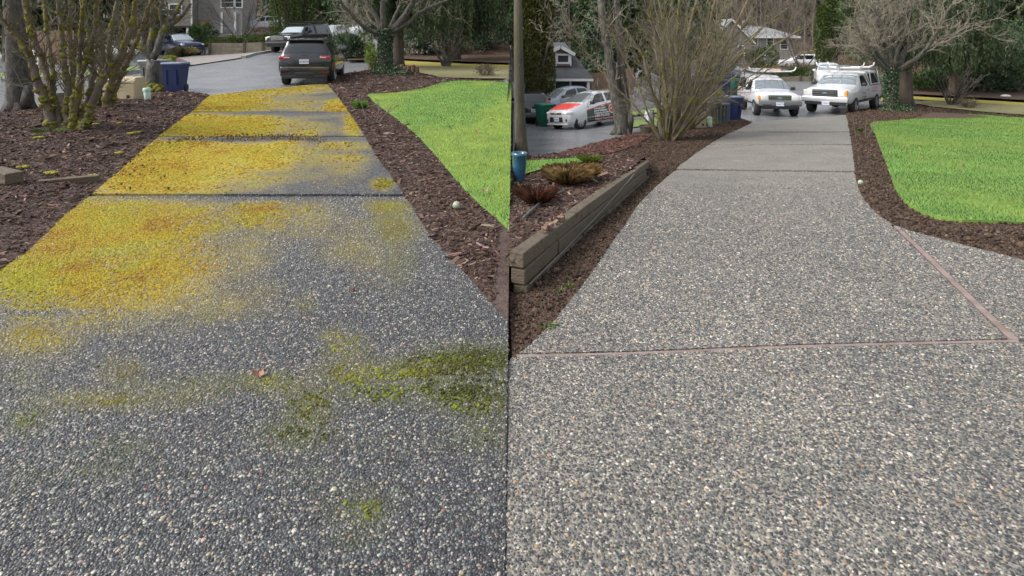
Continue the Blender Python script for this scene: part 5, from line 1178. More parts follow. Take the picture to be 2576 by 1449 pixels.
def moss_on(mb, pts, rads, n, rnd, t0=0., sz=1.0):
    """ragged sleeves and tufts of moss along a stem"""
    k = len(pts) - 1
    def ev(t):
        t = min(max(t, 0), k - 1e-4); i = int(t); f = t - i; return pts[i].lerp(pts[i + 1], f), rads[i] * (1 - f) + rads[i + 1] * f
    for _ in range(n):
        t = (t0 + (1 - t0) * rnd.random()) * k; L = rnd.uniform(.3, 1.5); off = rdir(rnd); off.z = 0; m = 4; q = []; rr = []
        for j in range(m + 1):
            p, r = ev(t + L * j / m); q.append(p + off * r * .45 + rdir(rnd) * r * .12); rr.append((r * rnd.uniform(.72, 1.02) + .004) * (.35 if j in (0, m) else 1) * sz)
        o = len(mb.v); mb.tube(q, rr, 6)
        for i in range(o, len(mb.v)): x, y, z = mb.v[i]; a_ = rads[0] * .16; mb.v[i] = (x + rnd.uniform(-a_, a_), y + rnd.uniform(-a_, a_), z + rnd.uniform(-a_, a_))
def shrub(name, label, base, stems, seed, bark, twigm, ntw=9, L=.55, nm=14, group=None, depth=1, sub=3, mossy=True, rmin=.0025, cat='shrub', up=.08, t0=.3):
    """stems: list of (points, r0, r1)"""
    rnd = random.Random(seed); r = thing(name, label, cat, base, 0, group); off = Vector(base); tw = MB(); ms = MB()
    for pts, r0, r1 in stems:
        pts = [Vector(p) - off for p in pts]; fine = []
        for i in range(len(pts) - 1):
            for k in range(4): fine.append(pts[i].lerp(pts[i + 1], k / 4) + (rdir(rnd) * r0 * .22 if i + k > 0 else V3(0, 0, -.05)))
        fine.append(pts[-1]); n = len(fine); rads = [(r0 + (r1 - r0) * (j / (n - 1)) ** .8) * rnd.uniform(.9, 1.12) for j in range(n)]
        rads[0] *= 1.25; rads[1] *= 1.1
        MB().tube(fine, rads, 8).build('stem', bark, r, True)
        twigs_on(tw, fine, r0 * .5, ntw, L, rnd, t0=t0, sub=sub, depth=depth, rmin=rmin, up=up)
        if mossy: moss_on(ms, fine, rads, nm, rnd)
    tw.build('twigs', twigm, r, kind='stuff')
    if mossy and ms.v: ms.build('moss', m_mossb, r, True, kind='stuff')
    return r
def pxs(pts, Y, conv, dY=0.0):
    k = len(pts); return [at(conv[0] + x * conv[2], conv[1] + y * conv[2], Y + dY * i / (k - 1)) for i, (x, y) in enumerate(pts)]
# ---- big mossy shrub by the old driveway, stem by stem
cv = (25.8, 0, .249)
A = [([(450, 1385), (400, 1150), (330, 950), (240, 700), (170, 520), (40, 350), (-120, 150)], .075, .03, -.3), ([(530, 1395), (490, 1200), (450, 1050), (380, 800), (320, 600), (200, 300), (150, 0), (90, -300)], .075, .03, .3), ([(590, 1310), (575, 1100), (580, 950), (560, 700), (520, 450), (500, 150), (470, -250)], .065, .03, .4),
     ([(640, 1330), (640, 1100), (660, 950), (720, 750), (790, 550), (850, 300), (900, -100)], .065, .025, -.4), ([(680, 1340), (740, 1150), (790, 1000), (840, 750), (820, 500), (770, 250), (690, -150)], .06, .03, .1), ([(690, 1350), (800, 1180), (860, 950), (960, 780), (1050, 650), (1180, 400), (1260, 100), (1300, -200)], .075, .03, -.2),
     ([(660, 1320), (760, 1100), (870, 900), (990, 650), (1010, 400), (1060, 100), (1120, -250)], .06, .028, .5), ([(600, 1300), (640, 1000), (640, 700), (600, 300), (620, -150)], .05, .025, .6), ([(500, 1370), (430, 1000), (430, 700), (370, 350), (330, -100)], .05, .025, .8), ([(620, 1340), (700, 900), (700, 500), (740, 100), (780, -200)], .045, .02, -.6)]
b0 = G([165], [347], zL)[0]; b0[2] = float(zbedLL(b0[0], b0[1])) - .02
shrub('mossy_shrub', 'large many-stemmed shrub with yellow moss on its brown stems beside the old driveway', tuple(b0), [(pxs(p, b0[1], cv, dy), r0, r1) for p, r0, r1, dy in A], 5, m_barkm, m_twigm, 34, .62, 46, sub=4)
B = [([(890, 1150), (880, 1000), (900, 900), (940, 600), (880, 300), (870, -100)], .09, .03, .2), ([(960, 1150), (980, 1000), (1010, 850), (1070, 650), (1190, 400), (1170, 100), (1150, -200)], .085, .03, -.3), ([(990, 1130), (1040, 980), (1080, 850), (1200, 600), (1290, 400), (1370, 150), (1500, -200)], .075, .03, .2), ([(1000, 1130), (1060, 850), (1110, 550), (1130, 250), (1230, -200)], .06, .03, .5)]
b1 = G([265], [285], zL)[0]; b1[2] = float(zbedLL(b1[0], b1[1])) - .02
shrub('mossy_shrub', 'smaller mossy shrub with shaggy brown foot beside the beige utility box', tuple(b1), [(pxs(p, b1[1], cv, dy), r0, r1) for p, r0, r1, dy in B], 6, m_barkr, m_twigm, 34, .8, 46, sub=4)
# ---- dense mossy shrub beside the clean driveway
def fan(base, n, spread, H0, seed, r0=.05, bx=.25, lean=(0, 0), wb=.14):
    rnd = random.Random(seed); out = []
    for k in range(n):
        a = rnd.uniform(0, 2 * PI); s_ = spread * math.sqrt(rnd.uniform(.02, 1)); b = Vector(base) + V3(math.cos(a) * bx * rnd.random(), math.sin(a) * bx * rnd.random(), 0)
        d = V3(math.cos(a) * s_ + lean[0], math.sin(a) * s_ * .8 + lean[1], 1); h = H0 * rnd.uniform(.75, 1.1)
        out.append((limb(b, d, h, 6, wb, -.02, rnd), r0 * rnd.uniform(.7, 1.2), r0 * .35))
    return out
cR = (1632.5, 0, .2372)
C = [([(150, 1490), (100, 1150), (20, 950), (-60, 600), (-250, 300)], .075, .03, .2), ([(200, 1490), (180, 1000), (140, 550), (0, 150), (-60, -100)], .065, .03, -.2), ([(260, 1490), (330, 1100), (390, 900), (350, 600), (430, 300), (520, -50)], .075, .03, .3), ([(280, 1490), (480, 1150), (600, 900), (750, 650), (900, 400), (1080, 180)], .08, .022, -.3), ([(250, 1470), (280, 900), (220, 500), (100, 0)], .05, .025, .5), ([(260, 1470), (300, 800), (300, 400), (330, -50)], .05, .025, -.5)]
b2 = G([1682], [358], zR)[0]; b2[2] = float(zsoil(b2[0], b2[1])) - .02
stC = [(pxs(p, b2[1], cR, dy), r0, r1) for p, r0, r1, dy in C] + fan(b2, 22, .85, 4.6, 21, .034, wb=.20)
shrub('mossy_shrub', 'dense upright mossy shrub with many thin stems beside the clean driveway', tuple(b2), stC, 7, m_barkm, m_twigm, 44, .9, 18, sub=5, t0=.15)
D = [([(370, 1390), (400, 1250), (450, 1150), (620, 850), (800, 500), (1000, 100), (1100, -100)], .09, .03, .2), ([(350, 1380), (400, 1150), (470, 900), (600, 500), (700, 0)], .08, .03, .4)]
b3 = G([1722], [328], zR)[0]; b3[2] = float(zsoil(b3[0], b3[1])) - .02
shrub('mossy_shrub', 'mossy shrub leaning over the utility box beside the clean driveway', tuple(b3), [(pxs(p, b3[1], cR, dy), r0, r1) for p, r0, r1, dy in D] + fan(b3, 14, .65, 4.8, 23, .036, lean=(.16, 0), wb=.2), 8, m_barkr, m_twigm, 42, .95, 16, sub=5, t0=.16)
# ---- small pruned tree with moss cushion at its foot (both gardens)
def pruned(label, base, k, seed, conv, limbs_, Y):
    rnd = random.Random(seed); r = thing('pruned_tree', label, 'tree', base, 0, 'small pruned trees'); off = Vector(base); tw = MB(); ms = MB()
    tr = [V3(0, 0, -.05), V3(0, 0, .25), V3(.02, 0, .6), V3(.04, 0, .95 * k)]; MB().tube([tr[0], tr[1], tr[2], tr[3]], [.30, .20, .18, .19], 12).build('trunk', m_bark, r, True)
    for pts, r0, r1 in limbs_:
        q = [at(conv[0] + x * conv[2], y * conv[2], Y) - off for x, y in pts]; n = len(q); rd = [r0 + (r1 - r0) * j / (n - 1) for j in range(n)]
        MB().tube(q, rd, 8).build('limb', m_bark, r, True); twigs_on(tw, q, r0 * .4, 15, .8, rnd, (25, 70), .06, 4, 3, .3, .3, .004, 2); moss_on(ms, q, rd, 5, rnd)
    tw.build('twigs', m_twigm, r, kind='stuff'); ms.build('branch_moss', m_mossb, r, True, 'stuff')
    mo = MB()
    for i in range(110): a = rnd.uniform(0, 6.28); d = rnd.uniform(.16, .55); mo.blob((math.cos(a) * d - .05, math.sin(a) * d * .8 - .05, .30 - d * .5), (.10, .10, .07), 1, .3, rnd)
    mo.build('moss_cushion', m_mossb, r, True)
    return r
q = onG(382, 18.0, zL)
pruned('small forked tree with a yellow moss cushion beside the grey and blue bins', tuple(q), 1.0, 3, (326.5, 0, .1779), [([(320, 820), (390, 720), (450, 500), (500, 380), (620, 320), (760, 200), (860, 50)], .13, .05), ([(310, 820), (200, 700), (120, 640), (-60, 560)], .10, .05), ([(310, 840), (290, 600), (330, 400), (300, 200), (330, -80)], .12, .05), ([(450, 520), (470, 350), (430, 150), (480, -100)], .09, .04), ([(500, 380), (620, 240), (780, -60)], .06, .03)], 18.0)
q = onG(1789, 20.8, zR)
pruned('small pruned tree with a fork and a moss cushion between blue bin and round can', tuple(q), 1.0, 4, (1632.5, 0, .2372), [([(660, 1000), (720, 930), (760, 800), (830, 740), (930, 640), (1020, 520)], .11, .04), ([(655, 1000), (610, 950), (560, 900), (480, 840)], .09, .04), ([(660, 1010), (650, 850), (690, 700), (680, 500)], .1, .04), ([(770, 800), (900, 720), (960, 620)], .06, .03)], 20.8)
# ---- grey trunk at the picture's left, trunk beside the hedge, forked tree by the hatchback
def trunk_tree(name, label, base, limbs_, seed, bark=m_bark, tw_n=10, tw_L=1.2, flare=None, twm=m_twig):
    rnd = random.Random(seed); r = thing(name, label, 'tree', base); off = Vector(base); tw = MB(); first = True
    for pts, rads in limbs_:
        q = [Vector(p) - off for p in pts]
        if first: q[0].z -= .15
        MB().tube(q, rads, 12 if first else 9).build('trunk' if first else 'limb', bark, r, True); first = False
        if tw_n: twigs_on(tw, q, rads[-1] * .6, tw_n, tw_L, rnd, (30, 75), .05, 4, 3, .45, .25, .005, 2)
    if flare:
        for k in range(flare): a = 2 * PI * k / flare + rnd.random(); MB().tube([V3(math.cos(a) * .1, math.sin(a) * .1, .35), V3(math.cos(a) * .24, math.sin(a) * .24, .1), V3(math.cos(a) * .42, math.sin(a) * .42, -.06)], [.13, .10, .05], 7).build('root_flare', bark, r, True)
    if tw.v: tw.build('twigs', twm, r, kind='stuff')
    return r
q = G([48], [292], zL)[0]
trunk_tree('street_tree', 'thick dark grey trunk with a burl beside the mossy shrub and street', tuple(q), [([at(48, 292, q[1]), at(50, 250, q[1]), at(46, 180, q[1]), at(42, 90, q[1]), at(30, -60, q[1]), at(20, -250, q[1])], [.30, .24, .21, .19, .18, .14]), ([at(62, 270, q[1] - .1), at(70, 240, q[1] - .12), at(66, 215, q[1] - .1)], [.10, .11, .05])], 4, M('dark_grey_bark', (.020, .018, .016), (.060, .054, .047), 12, .9, 1.0, 40, stretch=(1, 1, .5), c3=(.12, .11, .098)), 6, 1.3, 5)
q = G([1307], [400], lambda X, Y: zbedB(X, Y))[0]; Y0 = float(q[1])
trunk_tree('street_tree', 'slim mossy trunk at the edge of the small lawn beside the tall hedge', (q[0] + .02, Y0, q[2]), [([at(1312, 402, Y0), at(1311, 360, Y0), at(1308, 300, Y0), at(1306, 220, Y0), at(1304, 100, Y0), at(1302, -80, Y0)], [.15, .10, .088, .082, .075, .06])], 9, M('dark_mossy_bark', (.026, .022, .016), (.070, .060, .044), 9, .9, .9, 40, stretch=(1, 1, .3), c3=(.085, .085, .03)), 0, 1)
q = G([1566], [337], zR)[0]; Y0 = float(q[1])
trunk_tree('forked_tree', 'tall forked grey tree with a burl and two leaning trunks beside the silver hatchback', tuple(q), [([at(1566, 338, Y0), at(1566, 310, Y0), at(1560, 285, Y0), at(1551, 250, Y0), at(1542, 200, Y0), at(1528, 120, Y0), at(1516, 50, Y0), at(1500, -120, Y0)], [.34, .27, .24, .20, .17, .14, .13, .10]),
    ([at(1572, 315, Y0 + .1), at(1574, 270, Y0 + .12), at(1568, 220, Y0 + .15), at(1561, 140, Y0 + .2), at(1556, 50, Y0 + .25), at(1540, -120, Y0 + .3)], [.22, .20, .155, .12, .11, .08]), ([at(1582, 330, Y0 - .1), at(1586, 300, Y0 - .12), at(1584, 282, Y0 - .1)], [.13, .12, .05]), ([at(1528, 130, Y0), at(1500, 100, Y0), at(1450, 95, Y0 - .4), at(1420, 80, Y0 - .6)], [.06, .04, .025, .012])], 12, m_bark, 13, 1.6, 5)
# ---- leaf clouds
def leaf_mesh(name, C_, size, asp, dirs, seed, cols, wts=None, droop=0.0):
    rg = np.random.default_rng(seed); n = len(C_); s_ = size * rg.uniform(.6, 1.35, n)
    d = dirs + rg.normal(0, .35, (n, 3)); d /= np.linalg.norm(d, axis=1, keepdims=True); d[:, 2] -= droop; d /= np.linalg.norm(d, axis=1, keepdims=True)
    o = rg.normal(0, 1, (n, 3)); w = np.cross(d, o); w /= np.linalg.norm(w, axis=1, keepdims=True) + 1e-9
    V = np.zeros((n, 4, 3)); V[:, 0] = C_ - d * s_[:, None] * .5; V[:, 2] = C_ + d * s_[:, None] * .5; V[:, 1] = C_ + w * (s_ * asp * .5)[:, None]; V[:, 3] = C_ - w * (s_ * asp * .5)[:, None]
    c = np.array(cols)[rg.choice(len(cols), n, p=wts)] * rg.uniform(.7, 1.3, (n, 1)); cc = np.ones((n, 4, 4)); cc[:, :, :3] = c[:, None, :]
    return np_mesh(name, V.reshape(-1, 3), np.arange(4 * n).reshape(n, 4), cols=cc.reshape(-1, 4))
def blob_pts(n, r, seed, shell=.5, lump=.25, clumps=24):
    """points in a lumpy ellipsoid, gathered in clumps"""
    rg = np.random.default_rng(seed); u = rg.normal(0, 1, (clumps, 3)); u /= np.linalg.norm(u, axis=1, keepdims=True); cc = u * (rg.uniform(shell, 1, (clumps, 1)) ** .6)
    k = rg.integers(0, clumps, n); P_ = cc[k] + rg.normal(0, lump, (n, 3)); l = np.linalg.norm(P_, axis=1, keepdims=True); P_ = np.where(l > 1.12, P_ / l * 1.12, P_)
    return P_ * np.array(r), P_ / (np.linalg.norm(P_, axis=1, keepdims=True) + 1e-6)
GREEN = [(.032, .060, .021), (.058, .106, .033), (.098, .155, .05)]; OLIVE = [(.045, .06, .016), (.075, .095, .025), (.11, .125, .04)]; HEDGE = [(.040, .068, .016), (.072, .11, .025), (.115, .15, .036)]; BLUEG = [(.026, .052, .027), (.05, .09, .044), (.08, .13, .062)]
def bush(name, label, base, r, n, size, seed, cols=GREEN, stem=.0, asp=.55, cat='bush', group=None, twig=m_twigb, kindname='foliage', lump=.22):
    root = thing(name, label, cat, base, 0, group); P_, D_ = blob_pts(n, r, seed, .45, lump); P_[:, 2] += r[2] * .95 + stem; P_[:, 2] = np.maximum(P_[:, 2], .02)
    link(kindname, leaf_mesh(kindname, P_, size, asp, D_ + np.array([0, 0, .4]), seed, cols), m_leaf, root)
    rnd = random.Random(seed); mb = MB()
    for k in range(7):
        a = rnd.uniform(0, 6.28); mb.tube(limb(V3(math.cos(a) * .06 * r[0], math.sin(a) * .06 * r[0], -.05), V3(math.cos(a) * r[0] * .5, math.sin(a) * r[1] * .5, stem + r[2]), (stem + r[2]) * 1.3, 4, .15, 0, rnd), [.03, .025, .02, .015, .008], 5, False)
    mb.build('stems', twig, root); return root
# ---- columns of clipped-looking arborvitae
def arbor_mesh(seed, r, h, n, size, cols):
    rg = np.random.default_rng(seed); t = rg.random(n) ** .85; a = rg.uniform(0, 2 * PI, n); lob = 1 + .12 * np.sin(a * 5 + 3 * t * 4) + .10 * np.sin(a * 3 + t * 11)
    prof = np.minimum(1, .78 + 1.6 * t) * np.where(t > .8, np.sqrt(np.maximum(.02, 1 - ((t - .8) / .2) ** 2)), 1); rr = r * prof * lob * rg.uniform(.62, 1.04, n) ** .6
    P_ = np.stack([np.cos(a) * rr, np.sin(a) * rr, .35 + t * (h - .35)], 1); D_ = np.stack([np.cos(a) * .5, np.sin(a) * .5, np.full(n, 1.0)], 1)
    return leaf_mesh('foliage', P_, size, .6, D_, seed, cols)
def arbor(label, base, r, h, n, seed, size=.16, cols=HEDGE, group=None, me=None):
    root = thing('arborvitae', label, 'hedge tree', base, 0, group); link('foliage', me or arbor_mesh(seed, r, h, n, size, cols), m_leaf, root)
    MB().tube([V3(0, 0, -.2), V3(0, 0, h * .5), V3(0, 0, h * .92)], [r * .22, r * .16, .03], 7).build('trunk', m_barkc, root)
    rnd = random.Random(seed)
    for k in range(3): MB().tube(limb(V3(0, 0, -.1), V3(rnd.uniform(-.35, .35), rnd.uniform(-.3, .3), 1), h * .6, 4, .05, 0, rnd), [r * .13, r * .11, r * .09, r * .06, .03], 6).build('trunk', m_barkc, root)
    return root
arbor('tall olive green hedge tree with bare trunks beside the porch house', onG(1343, 33.2, zR), 1.05, 9.5, 24000, 3, .20, [(.055, .060, .016), (.085, .088, .022), (.12, .115, .032)])
arbor('broad green column hedge tree beside the white crossover terrace', onG(722, 46.0, zL), 1.15, 8.5, 11000, 4, .20)
arbor('second green column hedge tree behind the black canopy pickup', onG(762, 48, zL), 1.1, 8.0, 9000, 5, .20)
arbor('slim green column hedge tree beside the long white SUV', onG(2070, 52, zR), .62, 6.6, 6000, 6, .18)
arbor('green column hedge tree behind the ladder hooks of the full-size pickup', onG(2102, 54, zR), .95, 7.6, 8000, 7, .2)
arbor('dark green column hedge tree next to the bare ornamental tree', onG(2150, 52, zR), 1.2, 8.8, 9000, 8, .2, GREEN)
# ---- weeping conifers
def weeping(label, base, h, rad, seed, sidew=None, low=1.2, n=46, group='weeping conifers', tr=.27):
    rg = np.random.default_rng(seed); rnd = random.Random(seed); root = thing('weeping_conifer', label, 'conifer', base, 0, group)
    MB().tube([V3(0, 0, -.2), V3(.03, 0, .5), V3(0, .05, 3), V3(.05, 0, h * .7), V3(0, 0, h)], [tr * 1.5, tr * 1.08, tr * .9, tr * .5, .04], 12).build('trunk', m_barkc, root, True)
    C_ = []; D_ = []; bo = MB()
    for k in range(n):
        a = rnd.uniform(0, 2 * PI); z = low + 1.6 + (h - low - 2) * rnd.random() ** 1.3; L = rad * rnd.uniform(.45, 1.1) * (1.05 - .6 * (z / h)); dr = V3(math.cos(a), math.sin(a), .30)
        q = limb(V3(0, 0, z), dr, L, 5, .08, -.11, rnd); bo.tube(q, [.05, .04, .03, .022, .015, .008], 5, False)
        for j in range(int(9 + L * 6)):
            t = rnd.uniform(.15, 1) * 5; i = min(int(t), 4); p = q[i].lerp(q[i + 1], t - i); l = max(.4, (p.z - low * rnd.uniform(.75, 1.5)) * rnd.uniform(.55, 1)); l = min(l, 4.6); m = max(4, int(l / .085))
            dx, dy = rnd.gauss(0, .06), rnd.gauss(0, .06)
            for s_ in range(m):
                f = s_ / m; C_.append((p.x + dx * f + rnd.gauss(0, .025), p.y + dy * f + rnd.gauss(0, .025), p.z - l * f)); D_.append((rnd.gauss(0, .25), rnd.gauss(0, .25), -1))
    bo.build('boughs', m_barkc, root); link('foliage', leaf_mesh('foliage', np.array(C_), .20, .28, np.array(D_), seed, [(.034, .056, .024), (.060, .092, .038), (.10, .13, .055)]), m_leaf, root)
    return root
weeping('weeping conifer with brown trunk hanging over the ivy tree and dry grass', onG(1000, 27.8, zL), 8.5, 4.4, 31, low=1.5, n=50)
weeping('weeping conifer curtain behind the fan of bare stems by the mossy road', onG(1145, 33.0, zL), 8, 4.0, 32, low=.9, n=48)
weeping('weeping conifer with thick brown trunk beside the full-size pickup and ivy tree', onG(2275, 29.5, zR), 8.5, 4.0, 33, low=1.9, n=52, tr=.34)
weeping('weeping conifer curtain behind the bare stems of the lower lawn', onG(2400, 34.5, zR), 8.5, 4.2, 34, low=1.3, n=48)
# ---- bare ornamental tree with ivy (both gardens)
def ivy_tree(label, base, seed, sc=1.0, limbs_=None, fork=1.75, hmul=1.0, n2=15):
    rnd = random.Random(seed); rg = np.random.default_rng(seed); r = thing('bare_ivy_tree', label, 'tree', base, 0, 'bare ornamental trees with ivy'); tw = MB()
    MB().tube([V3(0, 0, -.15), V3(0, 0, .3), V3(.03, 0, 1), V3(.06, 0, fork)], [.33 * sc, .25 * sc, .22 * sc, .25 * sc], 12).build('trunk', m_bark, r, True)
    for d, L, r0 in limbs_:
        q = limb(V3(.05, 0, fork - .1), Vector(d), L, 8, .30, .05, rnd); n = len(q); rd = [r0 * (1 - .78 * j / (n - 1)) for j in range(n)]; MB().tube(q, rd, 8).build('limb', m_bark, r, True)
        for k in range(7):
            t = rnd.uniform(.25, 1) * (n - 1); i = min(int(t), n - 2); p = q[i].lerp(q[i + 1], t - i); dd = ((q[i + 1] - q[i]).normalized() + rdir(rnd) * .85 + V3(0, 0, .1)); l = L * rnd.uniform(.25, .5)
            s_ = limb(p, dd, l, 5, .42, .03, rnd); r1 = rd[i] * .34; tw.tube(s_, [r1 * (1 - .82 * j / 5) for j in range(6)], 5, False); twigs_on(tw, s_, r1, n2, .8, rnd, (25, 75), .04, 4, 3, .15, .38, .003, 1)
        twigs_on(tw, q, r0 * .5, 9, .9, rnd, (30, 75), .05, 4, 3, .3, .4, .0032, 1)
    tw.build('twigs', m_twig, r, kind='stuff')
    n = 2600; z = rg.random(n) * (fork + .1); a = rg.uniform(0, 2 * PI, n); rr = np.interp(z, [0, .3, 1, fork], [.36 * sc, .28 * sc, .25 * sc, .27 * sc]) + rg.uniform(0, .05, n); P1 = np.stack([np.cos(a) * rr + .02, np.sin(a) * rr, z], 1)
    n3 = 2200; a3 = rg.uniform(0, 2 * PI, n3); d3 = rg.uniform(.2, .85, n3); P2 = np.stack([np.cos(a3) * d3 + .25, np.sin(a3) * d3 * .7 - .1, np.maximum(.02, .38 * (1 - d3) + rg.normal(0, .05, n3))], 1); P_ = np.vstack([P1, P2]); D_ = rg.normal(0, 1, (len(P_), 3))
    link('ivy', leaf_mesh('ivy', P_, .075, .85, D_, seed, [(.024, .058, .026), (.045, .10, .04), (.26, .29, .21), (.10, .15, .07)], [.30, .32, .18, .20]), m_leaf, r)
    return r
LB = [((-.95, -.25, .22), 2.6, .11), ((-.5, .1, 1.0), 3.4, .12), ((.1, -.2, 1.4), 3.6, .13), ((.75, 0, .75), 4.4, .16), ((.95, -.2, .42), 4.2, .12), ((.45, .5, .8), 3.2, .1), ((-.75, .45, .6), 2.8, .09)]
q = onG(968, 22.8, zL); q.z += .15
ivy_tree('bare ornamental tree with ivy-clad trunk on the mulch mound beside the grey SUV', tuple(q), 41, 1.0, LB, n2=8)
q = onG(2241, 25.6, zR); q.z += .12
ivy_tree('bare twiggy ornamental tree with ivy-clad trunk beside the full-size pickup', tuple(q), 44, .95, LB + [((-.9, -.3, .8), 3.6, .11), ((.2, .4, 1.2), 3.6, .1), ((-.3, -.5, 1.1), 4.2, .1), ((.8, -.4, 1.0), 4.6, .11), ((-.1, .2, 1.5), 4.8, .12), ((.5, -.2, 1.3), 4.8, .11)], 1.85, n2=13)
# ---- fans of bare stems, dead shrubs, low plants
def stemfan(name, label, base, n, spread, h, seed, r0=.03, tw=m_twig, bark=m_bark, ntw=5, L=.5, lean=(0, 0), group=None, cat='shrub', rmin=.004, moss=False): return shrub(name, label, tuple(base), fan(Vector(base), n, spread, h, seed, r0, .18, lean), seed, bark, tw, ntw, L, 0, group, 1, 2, False, rmin, cat)
q = onG(1124, 29.2, zL); stemfan('bare_shrub', 'fan of bare grey stems at the edge of the dry grass and mossy road', q, 15, .75, 2.3, 51, .045, lean=(.2, 0))
q = onG(2394, 30.0, zR); stemfan('bare_shrub', 'fan of bare grey stems in front of the weeping conifer curtain', q, 17, .65, 2.2, 52, .05, lean=(.2, 0))
for (px, Y, fn, lb, sd) in ((1219, 23.8, zL, 'low brown leafless shrub at the edge of the upper lawn', 53), (2437, 28.6, zR, 'low brown leafless shrub at the edge of the lower lawn', 54)):
    q = onG(px, Y, fn); r = stemfan('dead_shrub', lb, q, 40, 1.0, .55, sd, .010, m_twigb, m_twigb, 4, .22, rmin=.005)
    P_, D_ = blob_pts(420, (.45, .35, .26), sd); P_[:, 2] += .28; link('dry_leaves', leaf_mesh('dry_leaves', P_, .05, .6, D_, sd, [(.12, .075, .04), (.16, .11, .05), (.08, .09, .03)]), m_leaf, r)
for (px, py, fn, lb, sd, lean) in ((941, 318, zL, 'thin leafless sapling in the bark beside the old driveway', 55, .1), (2169, 352, zR, 'thin leafless sapling in the compost beside the clean driveway', 56, .05)):
    p = G([px], [py], fn)[0]; stemfan('sapling', lb, V3(*p), 4, .5, .55, sd, .011, m_twigb, m_twigb, 4, .18, (lean, 0), rmin=.003)
def tuft(name, label, base, n, h, spread, seed, cols, w=.008, cat='grass tuft', asp_z=1.0):
    rg = np.random.default_rng(seed); a = rg.uniform(0, 2 * PI, n); s_ = spread * np.sqrt(rg.random(n)); hh = h * rg.uniform(.55, 1.1, n); b = np.stack([np.cos(a) * s_ * .35, np.sin(a) * s_ * .35, np.zeros(n)], 1); m_ = b + np.stack([np.cos(a) * s_ * .35, np.sin(a) * s_ * .35, hh * .75], 1); t = b + np.stack([np.cos(a) * s_ * .95, np.sin(a) * s_ * .95, hh * asp_z], 1)
    d = np.stack([-np.sin(a), np.cos(a), np.zeros(n)], 1) * w; V = np.zeros((n, 5, 3)); V[:, 0] = b - d; V[:, 1] = b + d; V[:, 2] = m_ + d * .7; V[:, 3] = t; V[:, 4] = m_ - d * .7
    c = np.array(cols)[rg.integers(0, len(cols), n)] * rg.uniform(.7, 1.3, (n, 1)); cc = np.ones((n, 5, 4)); cc[:, :, :3] = c[:, None, :]
    r = thing(name, label, cat, tuple(base)); link('blades', np_mesh('blades', V.reshape(-1, 3), np.arange(5 * n).reshape(n, 5), cols=cc.reshape(-1, 4)), m_grass, r)
    MB().blob((0, 0, -.01), (spread * .3, spread * .3, .03), 1).build('crown', m_soil, r); return r
def zb_at(px, py): p = G([px], [py], zbedB)[0]; return V3(*p)
tuft('ornamental_grass', 'clump of dry straw-coloured grass behind the timber wall', zb_at(1428, 463), 1800, .20, .26, 61, [(.34, .22, .09), (.50, .36, .17), (.20, .12, .05)], .0028, asp_z=.95)
tuft('ornamental_grass', 'smaller dry straw-coloured clump touching the straw grass behind the timber wall', zb_at(1466, 452), 1000, .19, .2, 62, [(.34, .22, .09), (.50, .36, .17), (.20, .12, .05)], .0028, asp_z=.95)
tuft('red_leaved_plant', 'low plant with dark red strap leaves by the hose', zb_at(1347, 512), 260, .15, .19, 63, [(.10, .03, .02), (.15, .055, .035), (.07, .035, .02)], .007, 'plant')
tuft('green_sprouts', 'yellow green sprouting plant at the edge of the small lawn', zb_at(1484, 410), 150, .12, .18, 64, [(.16, .22, .04), (.24, .30, .06)], .006, 'plant')
p = G([906], [276], zL)[0]; tuft('grass_tuft', 'green grass tuft in the bark beside the upper joint of the old driveway', V3(*p), 160, .20, .16, 65, [(.10, .24, .04), (.18, .32, .05)], .012)
p = G([2160], [332], zR)[0]; tuft('grass_tuft', 'small green grass tuft in the compost beside the clean driveway', V3(*p), 70, .12, .12, 66, [(.08, .18, .03), (.14, .24, .04)], .012)
p = G([130], [352], zL)[0]; tuft('grass_tuft', 'grey green grass tuft at the foot of the mossy shrub', V3(*p) + V3(0, 0, .08), 140, .12, .25, 67, [(.16, .24, .08), (.22, .28, .12)], .007)
for px, py in ((1408, 742), (1430, 732), (1372, 838), (1390, 832)): p = G([px], [py], zR)[0]; o = tuft('weed', 'small green weed sprouting in the compost below the timber wall', V3(*p) + V3(0, 0, .02), 9, .03, .045, int(px), [(.12, .22, .04), (.2, .3, .05)], .005, 'weed'); o['group'] = 'weeds below the timber wall'
q = onG(462, 41, zL); tuft('ornamental_grass', 'tan drooping ornamental grass in front of the navy crossover', q, 500, .9, .9, 68, [(.26, .21, .10), (.34, .28, .14), (.16, .15, .06)], .02, asp_z=.5)
# ---- shrubs and trees beyond the street
bush('round_bush', 'round dark glossy bush on bare stems beside the navy crossover', onG(513, 47, zL), (1.05, 1.0, .95), 2600, .16, 71, GREEN, .7)
for k, (px, Y, rx) in enumerate(((560, 45.5, 1.2), (600, 45.8, 1.3), (645, 45.5, 1.2), (682, 45, .9))): bush('juniper', 'spreading green juniper spilling over the timber planter wall', Vector(((px - CX_) / F_ * Y, Y, H_ - (112 - k * 4 - HY_) / F_ * Y - .25)), (rx, .9, .42), 2200, .16, 72 + k, HEDGE, 0, .3, group='junipers over the planter wall')
for k, (px, Y) in enumerate(((1905, 50), (1990, 50), (2030, 49.5))): bush('juniper', 'spreading juniper on the wall behind the white pickups', Vector(((px - CX_) / F_ * Y, Y, H_ - (192 - HY_) / F_ * Y - .2)), (1.6, .9, .5), 2200, .17, 80 + k, HEDGE, 0, .3, group='junipers behind the white pickups')
